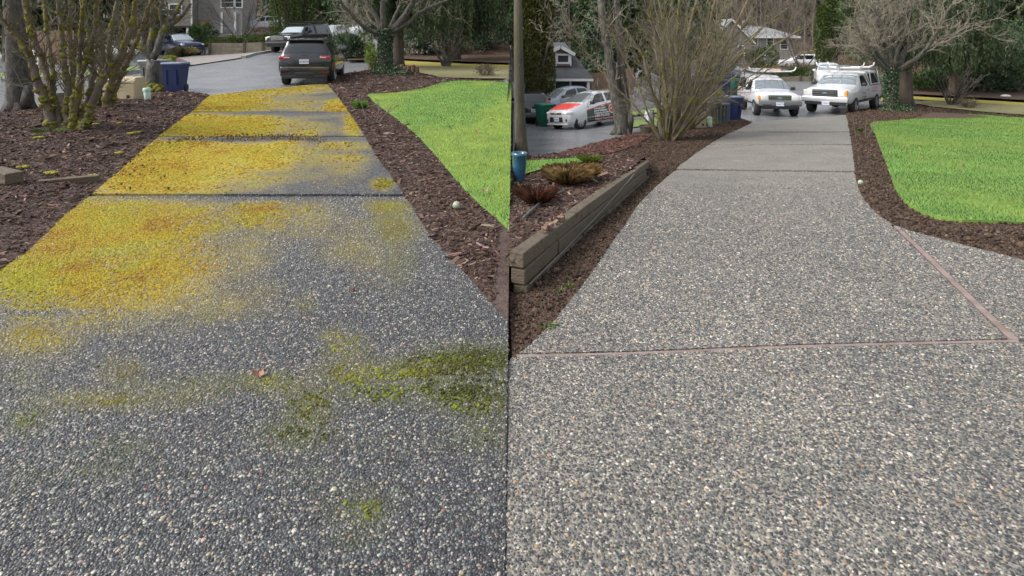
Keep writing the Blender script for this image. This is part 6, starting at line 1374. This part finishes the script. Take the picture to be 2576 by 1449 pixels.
bush('clipped_bush', 'small clipped yellow green bush across the street behind the bins', onG(426, 31, zL), (.30, .30, .24), 900, .07, 85, [(.16, .22, .02), (.26, .32, .03), (.34, .36, .04)]); bush('clipped_bush', 'small yellow green bush beside the blue bin across the street', onG(1811, 33, zR), (.26, .26, .26), 900, .07, 86, [(.16, .22, .02), (.26, .32, .03)])
bush('dark_bush', 'dark green bush in front of the grey house', onG(1929 - 12, 60, zR), (1.5, 1.2, 1.3), 2600, .2, 87, GREEN, .4)
bush('heather_bank', 'pinkish heather bank below the white crossover terrace', Vector(at(665, 92, 58)), (2.0, 1.2, .5), 1800, .14, 88, [(.25, .14, .14), (.16, .12, .09), (.12, .14, .06)]); bush('heather_bank', 'pinkish heather bank below the long white SUV', Vector(at(2035, 186, 62)), (2.6, 1.2, .6), 1800, .15, 89, [(.25, .14, .14), (.16, .12, .09), (.12, .14, .06)])
bush('rhododendron', 'pale leaved rhododendron beside the grey SUV mirror', onG(905, 33, zL), (.75, .6, .62), 1300, .15, 90, [(.10, .16, .07), (.20, .26, .15), (.36, .40, .30)], .1); bush('dwarf_conifer', 'dark spreading dwarf conifer behind the grey SUV', onG(868, 32, zL), (.95, .7, .65), 2200, .15, 91, BLUEG, .15)
bush('rhododendron', 'pale leaved shrub between the full-size pickup and ivy tree', onG(2220, 34, zR), (.7, .6, .65), 1300, .15, 92, [(.10, .16, .07), (.20, .26, .15), (.36, .40, .30)], .1)
bush('leafy_shrub', 'light green leafy shrub at the foot of the ivy tree mound', onG(938, 26.2, zL), (.42, .4, .6), 800, .13, 93, [(.14, .20, .04), (.24, .30, .07)], .1)
for k, (px, Y, rx, rz_) in enumerate(((1050, 37, 1.3, .7), (1090, 37.5, 1.2, .6), (1180, 38, 1.4, .8), (1235, 38.5, 1.3, .9), (1275, 37.6, .9, .9))): bush('understorey_bush', 'dark glossy understorey bush on the bank behind the mossy road of the upper garden', onG(px, Y, zL) + V3(0, 0, .2 + (k > 2) * .6), (rx, 1.0, rz_), 1700, .17, 100 + k, BLUEG, .05, group='understorey bushes of the upper garden')
for k, (px, Y, rx, rz_, dz) in enumerate(((2330, 37, 1.2, .7, 0), (2370, 37.5, 1.2, .8, 0), (2440, 37, 1.3, .9, .1), (2480, 38, 1.5, 1.1, .4), (2530, 42, 2.0, 1.3, 2.2), (2570, 40, 1.6, 1.3, 2.0), (2500, 44, 2.2, 1.5, 1.6), (2470, 36, 1.3, 1.2, .1), (2515, 36.5, 1.4, 1.0, .3), (2560, 36, 1.4, 1.2, .2), (2600, 37, 1.5, 1.3, .3))): bush('understorey_bush', 'dark understorey bush on the bank behind the mossy road of the lower garden', onG(px, Y, zR) + V3(0, 0, .1 + dz), (rx, 1.0, rz_), 1700, .18, 110 + k, BLUEG if k % 2 else GREEN, .05, group='understorey bushes of the lower garden')
bush('twiggy_bush', 'reddish brown twiggy bush on the bank beside the brown conifer trunk', onG(1026, 35.5, zL), (.8, .6, .5), 500, .1, 97, [(.16, .10, .05), (.12, .12, .05)], .05)
# ---- background wood: conifers and bare trees, copies of a few kinds
def conifer_mesh(seed, h, r, n, size, cols):
    rg = np.random.default_rng(seed); C_ = []; D_ = []
    nb = int(h * 13)
    for k in range(nb):
        t = rg.random() ** .9; z = .12 * h + t * .88 * h; L = r * (1 - t * .93) * rg.uniform(.7, 1.15); a = rg.uniform(0, 2 * PI); m = max(6, int(n / nb * (1.4 - t)))
        s_ = rg.uniform(.12, 1, m); P_ = np.stack([np.cos(a) * L * s_, np.sin(a) * L * s_, z - L * .38 * s_ ** 1.5], 1) + rg.normal(0, .16, (m, 3)) * (.4 + .6 * s_[:, None]); C_.append(P_); D_.append(np.tile([math.cos(a) * .7, math.sin(a) * .7, -.75], (m, 1)))
    return leaf_mesh('foliage', np.concatenate(C_), size, .5, np.concatenate(D_), seed, cols)
def con_tree(me, tk, label, base, sc, rz, group):
    r = thing('conifer', label, 'conifer', base, rz, group); r.scale = (sc, sc, sc); link('foliage', me, m_leaf, r); link('trunk', tk, m_barkc, r); return r
CM = [conifer_mesh(200, 15, 3.0, 6500, .42, GREEN), conifer_mesh(201, 18, 3.2, 7000, .44, BLUEG), conifer_mesh(202, 13, 3.4, 6500, .42, [(.035, .05, .018), (.055, .078, .026), (.08, .105, .035)])]
_t = MB().tube([V3(0, 0, -.5), V3(0, 0, 6), V3(0, 0, 14)], [.36, .26, .05], 8).build('trunk', m_barkc); TK = _t.data; bpy.data.objects.remove(_t)
def gz(X, Y): return float(zt(X, Y)) - .07 + float(wooded_rise(X, Y))
cons = [(20, 36, 0, .8), (75, 39, 2, .75), (135, 37, 0, .85), (195, 42, 1, .8), (250, 46, 2, .9), (310, 50, 0, .9), (365, 54, 1, .9), (800, 60, 0, .9), (850, 63, 2, .9), (905, 74, 1, 1.), (960, 52, 0, .85), (1060, 46, 1, .8), (1110, 50, 0, .9), (1180, 47, 2, .8), (1240, 48, 1, .85), (1275, 45, 0, .8),
        (1420, 56, 1, .85), (1478, 46, 0, .72), (1512, 43, 1, .62), (1545, 47, 0, .85), (1590, 52, 1, .9), (1630, 44, 2, .7), (1680, 48, 0, .85), (1730, 54, 1, .9), (1780, 60, 0, .9), (2180, 62, 1, .9), (2230, 56, 0, .9), (2310, 48, 1, .9), (2360, 52, 0, .9), (2450, 50, 1, .85), (2510, 54, 0, .9), (2560, 50, 2, .9), (2640, 52, 1, .9), (-60, 40, 1, .85), (700, 76, 1, 1.), (2110, 78, 0, 1.), (1465, 70, 2, .9), (1360, 62, 1, .9)] + [(1826, 104, 2, .8), (1868, 112, 0, .9), (1912, 106, 2, .8), (1950, 116, 1, .9), (1988, 106, 2, .85), (2030, 114, 0, .9), (2066, 104, 2, .8)]
for k, (px, Y, kd, sc) in enumerate(cons):
    X = (px - CX_) / F_ * Y; con_tree(CM[kd], TK, ['dark green conifer in the wood', 'blue green conifer in the wood', 'olive green broad conifer in the wood'][kd] + (' behind the old driveway street' if X < 0 else ' behind the clean driveway street'), (X, Y, gz(X, Y)), sc * R.uniform(.92, 1.08), R.uniform(0, 6.28), 'conifers behind the old driveway street' if X < 0 else 'conifers behind the clean driveway street')
def bare_parts(seed, h, nst=1, spread=.15):
    rnd = random.Random(seed); tm = MB(); tw = MB()
    for s_ in range(nst):
        d = V3(rnd.uniform(-spread, spread) * nst * .5, rnd.uniform(-spread, spread), 1); q = limb(V3(rnd.uniform(-.1, .1), 0, -.3), d, h, 8, .08, .06, rnd); n = len(q); rd = [(.15 if nst == 1 else .09) * (1 - .85 * j / (n - 1)) for j in range(n)]; tm.tube(q, rd, 7)
        for k in range(16):
            t = rnd.uniform(.22, 1) * (n - 1); i = min(int(t), n - 2); p = q[i].lerp(q[i + 1], t - i); dd = (q[i + 1] - q[i]).normalized() + rdir(rnd) * .8; b = limb(p, dd, h * rnd.uniform(.18, .36), 5, .16, .1, rnd); r1 = rd[i] * .4
            tw.tube(b, [r1 * (1 - .8 * j / 5) for j in range(6)], 4, False); twigs_on(tw, b, r1, 9, h * .13, rnd, (20, 55), .1, 4, 3, .2, .2, .007, 1)
    a = tm.build('trunk', m_twigb, None, True); b = tw.build('branches', m_twigb); ma, mb_ = a.data, b.data; bpy.data.objects.remove(a); bpy.data.objects.remove(b); return ma, mb_
BT = [bare_parts(300, 9), bare_parts(301, 11), bare_parts(302, 8, 4, .5)]
def bare_tree(label, base, kd, sc, group):
    r = thing('bare_tree', label, 'tree', base, R.uniform(0, 6.28), group); r.scale = (sc, sc, sc); link('trunk', BT[kd][0], None, r); link('branches', BT[kd][1], None, r, 'stuff'); return r
bt = [(740, 70, 0, 1.), (790, 80, 1, 1.), (870, 84, 0, 1.), (930, 66, 1, .8), (640, 84, 1, 1.1), (680, 88, 0, 1.1), (720, 92, 1, 1.1), (1390, 48, 1, .9), (1440, 52, 0, 1.), (1500, 58, 1, 1.), (1840, 96, 1, 1.1), (1870, 92, 0, 1.1), (1905, 98, 1, 1.2), (1940, 94, 0, 1.1), (1975, 100, 1, 1.2), (2010, 94, 0, 1.1), (2040, 98, 1, 1.1), (2075, 92, 0, 1.), (1890, 106, 0, 1.2), (1955, 108, 1, 1.2), (2025, 108, 0, 1.2), (1800, 90, 0, 1.1), (1995, 88, 1, .9), (1920, 88, 0, .9), (2055, 84, 1, .8)] + [(1815 + 19 * i, 86 + (i * 37) % 23, i % 2, 1.0 + .02 * ((i * 13) % 9)) for i in range(14)] + [(560 + 31 * i, 82 + (i * 29) % 17, i % 2, 1.0) for i in range(6)]
for k, (px, Y, kd, sc) in enumerate(bt):
    X = (px - CX_) / F_ * Y; bare_tree('bare brown tree on the slope behind the ' + ('upper street' if X < 0 else 'grey house'), (X, Y, gz(X, Y)), kd, sc, 'bare trees behind the ' + ('upper street' if X < 0 else 'grey house'))
q = onG(607, 49, zL); q.z += 1.0; bare_tree('bare upright multi-stemmed tree above the planter wall', tuple(q), 2, .72, None).pop('group', None)
q = onG(2030 - 15, 56, zR); q.z += .6; bare_tree('bare multi-stemmed tree in front of the grey house', tuple(q), 2, .85, None).pop('group', None)
q = onG(933, 34, zL); trunk_tree('slim_tree', 'slim straight trunk beside the rising street', tuple(q), [([q, q + V3(0, 0, 1.5), q + V3(-.05, 0, 3), q + V3(-.1, 0, 6)], [.11, .09, .08, .05])], 91, m_bark, 6, 1.0)

# ================================================================== HOUSES AND FENCES
m_siding = M('grey_brown_siding', (.21, .195, .175), (.26, .245, .22), 2, .8); m_siding2 = M('blue_grey_siding', (.27, .26, .245), (.33, .32, .30), 2, .8)
m_trim = M('white_trim', (.70, .70, .68), (.76, .76, .74), 6, .5); m_pane = M('window_pane', (.03, .036, .042), (.06, .07, .08), 1.0, .06, spec=.9); m_roof = M('grey_shingles', (.065, .067, .072), (.11, .112, .118), 7, .9, .5, 30); m_roofl = M('pale_grey_shingles', (.20, .20, .205), (.27, .27, .275), 7, .85, .4, 30)
m_garage = M('grey_garage_door', (.22, .22, .225), (.26, .26, .265), 4, .6); m_brown = M('dark_brown_siding', (.032, .024, .020), (.045, .034, .028), 3, .8); m_mauve = M('mauve_brown_siding', (.20, .13, .115), (.24, .16, .14), 3, .8); m_fence = M('brown_fence_boards', (.14, .085, .055), (.24, .155, .105), 8, .85, .4, 30, stretch=(3, 3, .4)); m_green = M('dark_green_door', (.012, .045, .042), (.018, .06, .055), 3, .4)
def wall_block(root, x0, x1, z0, z1, y, d, mat, course=.19, nm='wall'):
    MB().box(((x0 + x1) / 2, y + d / 2, (z0 + z1) / 2), (x1 - x0, d, z1 - z0)).build(nm, mat, root); mb = MB(); z = z0 + .02
    while z < z1 - .03:
        h = min(course, z1 - z)
        for (a, b, yy, sx) in ((x0, x1, y, 0),): mb.add([(a, yy - .035, z), (b, yy - .035, z), (b, yy - .006, z + h), (a, yy - .006, z + h), (a, yy, z), (b, yy, z)], ((0, 1, 2, 3), (0, 4, 5, 1)))
        z += course
    mb.build('lap_siding', mat, root, kind='stuff')
def window(root, x, z, w, h, y, muntin=True, mat=m_pane):
    f = MB().box((x, y - .05, z + h / 2 + .05), (w + .24, .07, .12)).box((x, y - .05, z - h / 2 - .05), (w + .24, .07, .12)).box((x - w / 2 - .06, y - .05, z), (.12, .07, h)).box((x + w / 2 + .06, y - .05, z), (.12, .07, h)).build('window', m_trim, root)
    MB().box((x, y - .03, z), (w, .03, h)).build('pane', mat, f)
    if muntin: MB().box((x, y - .055, z), (w, .03, .04)).build('sash_bar', m_trim, f)
    return f
def gable(root, x0, x1, y0, y1, ze, zr, mat, over=.3, axis='x', nm='roof'):
    """gable roof; ridge along y (axis='y') or along x"""
    mb = MB(); t = .12
    if axis == 'y':
        xm = (x0 + x1) / 2; s_ = (zr - ze) / (xm - x0); e = ze - over * s_
        for zz in (0,): mb.add([(x0 - over, y0 - over, e), (xm, y0 - over, zr), (x1 + over, y0 - over, e), (x1 + over, y1, e), (xm, y1, zr), (x0 - over, y1, e), (x0 - over, y0 - over, e + t), (xm, y0 - over, zr + t), (x1 + over, y0 - over, e + t), (x1 + over, y1, e + t), (xm, y1, zr + t), (x0 - over, y1, e + t)], ((6, 7, 10, 11), (7, 8, 9, 10), (0, 5, 4, 1), (1, 4, 3, 2), (0, 1, 7, 6), (1, 2, 8, 7), (2, 3, 9, 8), (5, 0, 6, 11), (3, 4, 10, 9), (4, 5, 11, 10)))
        r = mb.build(nm, mat, root)
        for a, b in (((x0 - over, e), (xm, zr)), ((x1 + over, e), (xm, zr))): beam(bb := MB(), (a[0], y0 - over - .03, a[1] + .02), (b[0], y0 - over - .03, b[1] + .02), .05, .2); bb.build('bargeboard', m_trim, r)
    else:
        ym = (y0 + y1) / 2; s_ = (zr - ze) / (ym - y0); e = ze - over * s_
        mb.add([(x0 - over, y0 - over, e), (x1 + over, y0 - over, e), (x1 + over, ym, zr), (x0 - over, ym, zr), (x0 - over, y1 + over, e), (x1 + over, y1 + over, e)] + [(x0 - over, y0 - over, e + t), (x1 + over, y0 - over, e + t), (x1 + over, ym, zr + t), (x0 - over, ym, zr + t), (x0 - over, y1 + over, e + t), (x1 + over, y1 + over, e + t)], ((6, 7, 8, 9), (9, 8, 11, 10), (0, 3, 2, 1), (3, 4, 5, 2), (0, 1, 7, 6), (1, 2, 8, 7), (2, 5, 11, 8), (5, 4, 10, 11), (4, 3, 9, 10), (3, 0, 6, 9)))
        r = mb.build(nm, mat, root); MB().box(((x0 + x1) / 2, y0 - over - .05, e + .02), (x1 - x0 + 2 * over, .12, .14)).build('gutter', m_trim, r)
    return r
# ---- grey two-storey house above the street, seen from the old driveway
def gh(Y, px0, pyg):
    k = Y / F_; b = at(px0, pyg, Y); X = lambda px: (px - px0) * k; Z = lambda py: (pyg - py) * k; return b, X, Z
b, X, Z = gh(58, 380, 116); h1 = thing('grey_house', 'grey lap-sided two-storey house with white windows above the navy crossover', 'house', tuple(b))
wall_block(h1, X(380), X(483), Z(66), Z(-90), 0, 8, m_siding); wall_block(h1, X(380), X(440), -.6, Z(66), .3, 7, m_brown, nm='basement_wall'); wall_block(h1, X(484), X(598), -.6, Z(-60), 1.0, 3, m_siding2)
MB().box(((X(440) + X(483)) / 2, .9, Z(92)), (X(483) - X(440), .1, Z(66) - Z(118))).build('garage_opening_shade', m_under, h1); MB().box((X(472), .0, Z(92)), (.18, .18, Z(66) - Z(118))).build('post', m_trim, h1); MB().box((X(432), -.06, Z(67)), (X(484) - X(380), .14, .2)).build('floor_beam', m_brown, h1)  # black panel below the beam stands in for the unlit garage interior
window(h1, X(442), Z(24), 1.15, 1.0, 0); window(h1, X(404), Z(24), 1.0, 1.0, 0); window(h1, X(562), Z(4), 1.3, 1.0, 1.0); window(h1, X(588), Z(4), .7, 1.0, 1.0)
MB().box((X(483), -.05, Z(-12)), (.14, .10, Z(-90) - Z(66))).build('corner_board', m_trim, h1)
g = MB().box((X(564), .94, Z(56)), (X(579) - X(549), .08, Z(33) - Z(80))).build('garage_door', m_garage, h1)
for i in range(4): MB().box((X(564), .885, Z(38 + i * 11)), (X(578) - X(550), .03, .30)).build('panel', m_garage, g)
for px in (547, 581): MB().box((X(px), .9, Z(56)), (.2, .14, Z(30) - Z(82))).build('door_trim', m_trim, h1)
dk = MB().box((X(509), .2, Z(50)), (X(526) - X(492), .06, .06)).build('deck_rail', m_fence, h1)
for i in range(14): MB().box((X(492) + i * (X(526) - X(492)) / 13, .2, Z(57)), (.09, .04, .5)).build('picket', m_fence, dk)
gable(h1, X(380), X(483), 0, 8, Z(-90), Z(-150), m_roofl, .5, 'y'); gable(h1, X(484), X(598), 1, 4, Z(-60), Z(-120), m_roofl, .5, 'x')
# ---- the like house beyond the white pickups, roof in view
b, X, Z = gh(78, 1800, 190); h2 = thing('grey_house', 'grey lap-sided house with pale hipped roof beyond the white pickups', 'house', tuple(b))
wall_block(h2, X(1880), X(1998), -.8, Z(92), 0, 9, m_siding2, .24); wall_block(h2, X(1810), X(1879), -.8, Z(104), -1.5, 9, m_siding, .24)
xa, xb, ya, yb, ze = X(1870), X(2008), -.6, 9.6, Z(92)
r = MB().add([(xa, ya, ze), (xb, ya, ze), (xb, yb, ze), (xa, yb, ze), (X(1898), 4.5, Z(60)), (X(1962), 4.5, Z(66)), (xa, ya, ze - .2), (xb, ya, ze - .2), (xb, yb, ze - .2), (xa, yb, ze - .2)], ((0, 1, 5, 4), (1, 2, 5), (2, 3, 4, 5), (3, 0, 4), (6, 7, 1, 0), (7, 8, 2, 1), (8, 9, 3, 2), (9, 6, 0, 3), (9, 8, 7, 6))).build('roof', m_roofl, h2); MB().box(((xa + xb) / 2, ya - .05, ze - .1), (xb - xa, .12, .22)).build('gutter', m_trim, r)
MB().box((X(1903), 4.3, Z(56)), (.3, .3, .9)).build('chimney_pipe', m_alum, r)
gable(h2, X(1776), X(1880), -1.5, 7.5, Z(104), Z(50), m_roofl, .35, 'y')
MB().prism([(X(1780), Z(104)), (X(1876), Z(104)), (X(1828), Z(54))], 0, .1, Matrix(((1, 0, 0, 0), (0, 0, 1, -1.52), (0, 1, 0, 0), (0, 0, 0, 1)))).build('gable_wall', m_siding, h2)
window(h2, X(1897), Z(97 + 4), .85, 1.3, 0); window(h2, X(1937), Z(104), .8, 1.4, 0); window(h2, X(1972), Z(112), .9, 1.2, 0); window(h2, X(1853), Z(128), .7, 1.3, -1.5)
g = MB().box((X(1938), -.05, Z(152)), (X(1950) - X(1926), .08, Z(134) - Z(172))).build('garage_door', m_garage, h2)
for i in range(4): MB().box((X(1938), -.11, Z(138.5 + i * 9)), (X(1949) - X(1927), .03, .4)).build('panel', m_garage, g)
for px in (1923, 1953): MB().box((X(px), -.06, Z(152)), (.24, .16, Z(130) - Z(176))).build('door_trim', m_trim, h2)
MB().box((X(1881), -.06, Z(140)), (.16, .12, Z(92) - Z(190))).build('corner_board', m_trim, h2)
dk = MB().box((X(1894), -1.0, Z(148)), (X(1908) - X(1880), .06, .08)).build('deck_rail', m_fence, h2)
for i in range(10): MB().box((X(1880) + i * (X(1908) - X(1880)) / 9, -1.0, Z(154)), (.12, .04, .7)).build('picket', m_fence, dk)
# ---- dark brown house with porch and dormer
b, X, Z = gh(35, 1300, 286); h3 = thing('porch_house', 'dark brown house with grey roof, white-trimmed dormer and porch', 'house', tuple(b))
wall_block(h3, X(1330), X(1482), -.4, Z(193), .9, 7, m_brown, .15); rf_ = gable(h3, X(1330), X(1478), 0, 7, Z(194), Z(112), m_roof, .3, 'x')
for vi in (2, 8): rf_.data.vertices[vi].co.x -= 1.35
window(h3, X(1418), Z(220), .86, 1.05, .88, False, m_green)
for i, px in enumerate((1381, 1480)): MB().box((X(px), .05, Z(238)), (.17, .17, Z(194) - Z(286))).build('porch_post', m_trim, h3)
MB().box((X(1430), .45, Z(284)), (X(1484) - X(1376), 1.0, .12)).build('porch_floor', m_timber2, h3)
rl = MB().box((X(1456), .0, Z(277 - 3)), (X(1478) - X(1432), .07, .07)).build('porch_rail', m_trim, h3)
for i in range(12): MB().box((X(1434) + i * .1, .0, Z(283) + .1), (.035, .035, .34)).build('baluster', m_trim, rl)
beam(mb := MB(), (X(1396), -.1, Z(268)), (X(1424), -.7, Z(292)), .08, .08); st_ = mb.build('stair_rail', m_trim, h3)
for i in range(7): MB().box((X(1396) + (X(1424) - X(1396)) * i / 7, -.1 - .6 * i / 7, Z(268 + 3.4 * i) - .25), (.035, .035, .5)).build('baluster', m_trim, st_)
dm = bpy.data.objects.new('dormer', None); COL.objects.link(dm); dm.parent = h3
wall_block(dm, X(1384), X(1440), Z(168), Z(131), .75, 2.5, m_mauve, .13); gable(dm, X(1384), X(1440), .75, 3.2, Z(134), Z(119), m_roof, .22, 'y')
f = window(h3, X(1419), Z(149), .64, .42, .75, False); MB().box((X(1419), .68, Z(149)), (.62, .02, .03)).build('muntin', m_black, f)
for px in (1401, 1439): MB().box((X(px), .71, Z(150)), (.08, .06, Z(133) - Z(167))).build('dormer_trim', m_trim, h3)
MB().prism([(X(1384), Z(134)), (X(1440), Z(134)), (X(1412), Z(120))], 0, .1, Matrix(((1, 0, 0, 0), (0, 0, 1, .745), (0, 1, 0, 0), (0, 0, 0, 1)))).build('gable_wall', m_mauve, h3)
# ---- fences
def fence(label, px0, px1, Y, fn, h, bw=.14, rail=True, mat=m_fence):
    a, c = onG(px0, Y, fn), onG(px1, Y, fn); r = thing('board_fence', label, 'fence', tuple(a)); L = c.x - a.x; n = int(L / (bw + .012))
    for i in range(n): MB().box((i * (bw + .012) + bw / 2, R.uniform(-.004, .004), h / 2 + (c.z - a.z) * i / n), (bw, .022, h + R.uniform(-.01, .01))).build('board', mat, r)
    for z in (.3, h - .25): MB().box((L / 2, .04, z + (c.z - a.z) / 2), (L, .05, .09)).build('rail', mat, r)
    for i in range(int(L / 2.2) + 1): MB().box((i * 2.2, .07, h / 2), (.1, .1, h + .1)).build('post', mat, r)
fence('brown board fence beside the porch house and forked tree', 1486, 1600, 36.5, zR, 1.7); fence('brown board fence behind the mossy shrub across the upper street', 40, 190, 33, zL, 1.9)
# white picket porch rail behind the thick grey trunk
q = onG(72, 31.5, zL); pk = thing('picket_rail', 'white picket porch rail behind the thick grey trunk', 'fence', tuple(q))
for i in range(12): MB().box((i * .1 - .5, 0, .42), (.05, .03, .78)).build('picket', m_trim, pk)
MB().box((.05, .02, .82), (1.3, .06, .06)).build('rail', m_trim, pk)
# ---- timber planter walls along the streets
m_plant = M('tan_planter_timber', (.17, .14, .10), (.27, .235, .175), 3, .85, .4, 20)
def planter(label, pts, Y, fnz, courses, ch, group=None):
    """pts: (px, py_bottom, py_top) along a wall at distance Y"""
    b = at(pts[0][0], pts[0][1], Y); r = thing('timber_planter_wall', label, 'retaining wall', tuple(b))
    for (p0, b0, t0), (p1, b1, t1) in zip(pts[:-1], pts[1:]):
        for c in range(courses):
            f = (c + .5) / courses; A = at(p0, b0 + (t0 - b0) * f, Y) - b; B = at(p1, b1 + (t1 - b1) * f, Y) - b; hh = (b0 - t0) / courses / F_ * Y * .97
            beam(mb := MB(), A, B, .14, hh); mb.build('timber', m_plant, r)
    for p0, b0, t0 in pts: A = at(p0, b0 + 2, Y) - b; B = at(p0, t0 - 2, Y) - b; MB().box((A.x, -.1, (A.z + B.z) / 2), (.16, .1, B.z - A.z)).build('post', m_timber, r)
    L0, L1 = at(pts[0][0], pts[0][1], Y) - b, at(pts[-1][0], pts[-1][1], Y) - b
    MB().add([(L0.x, .08, -.2), (L1.x, .08, L1.z - .2), (L1.x, 5, L1.z - .2), (L0.x, 5, -.2), (L0.x, .08, (pts[0][1] - pts[0][2]) / F_ * Y - .1), (L1.x, .08, L1.z + (pts[-1][1] - pts[-1][2]) / F_ * Y - .1), (L1.x, 5, L1.z + 1.2), (L0.x, 5, 1.3)], ((4, 5, 6, 7), (0, 3, 2, 1), (0, 1, 5, 4), (1, 2, 6, 5), (2, 3, 7, 6), (3, 0, 4, 7))).build('soil', m_mulchL, r)
planter('timber planter wall with junipers beside the navy crossover', [(529, 137, 108), (616, 139, 108), (663, 136, 106), (692, 131, 109), (707, 127, 112)], 44.5, zL, 3, .2)
planter('timber planter wall with junipers behind the white pickups', [(1880, 240, 200), (1952, 236, 196), (2012, 227, 193), (2040, 223, 194)], 48, zR, 2, .3)
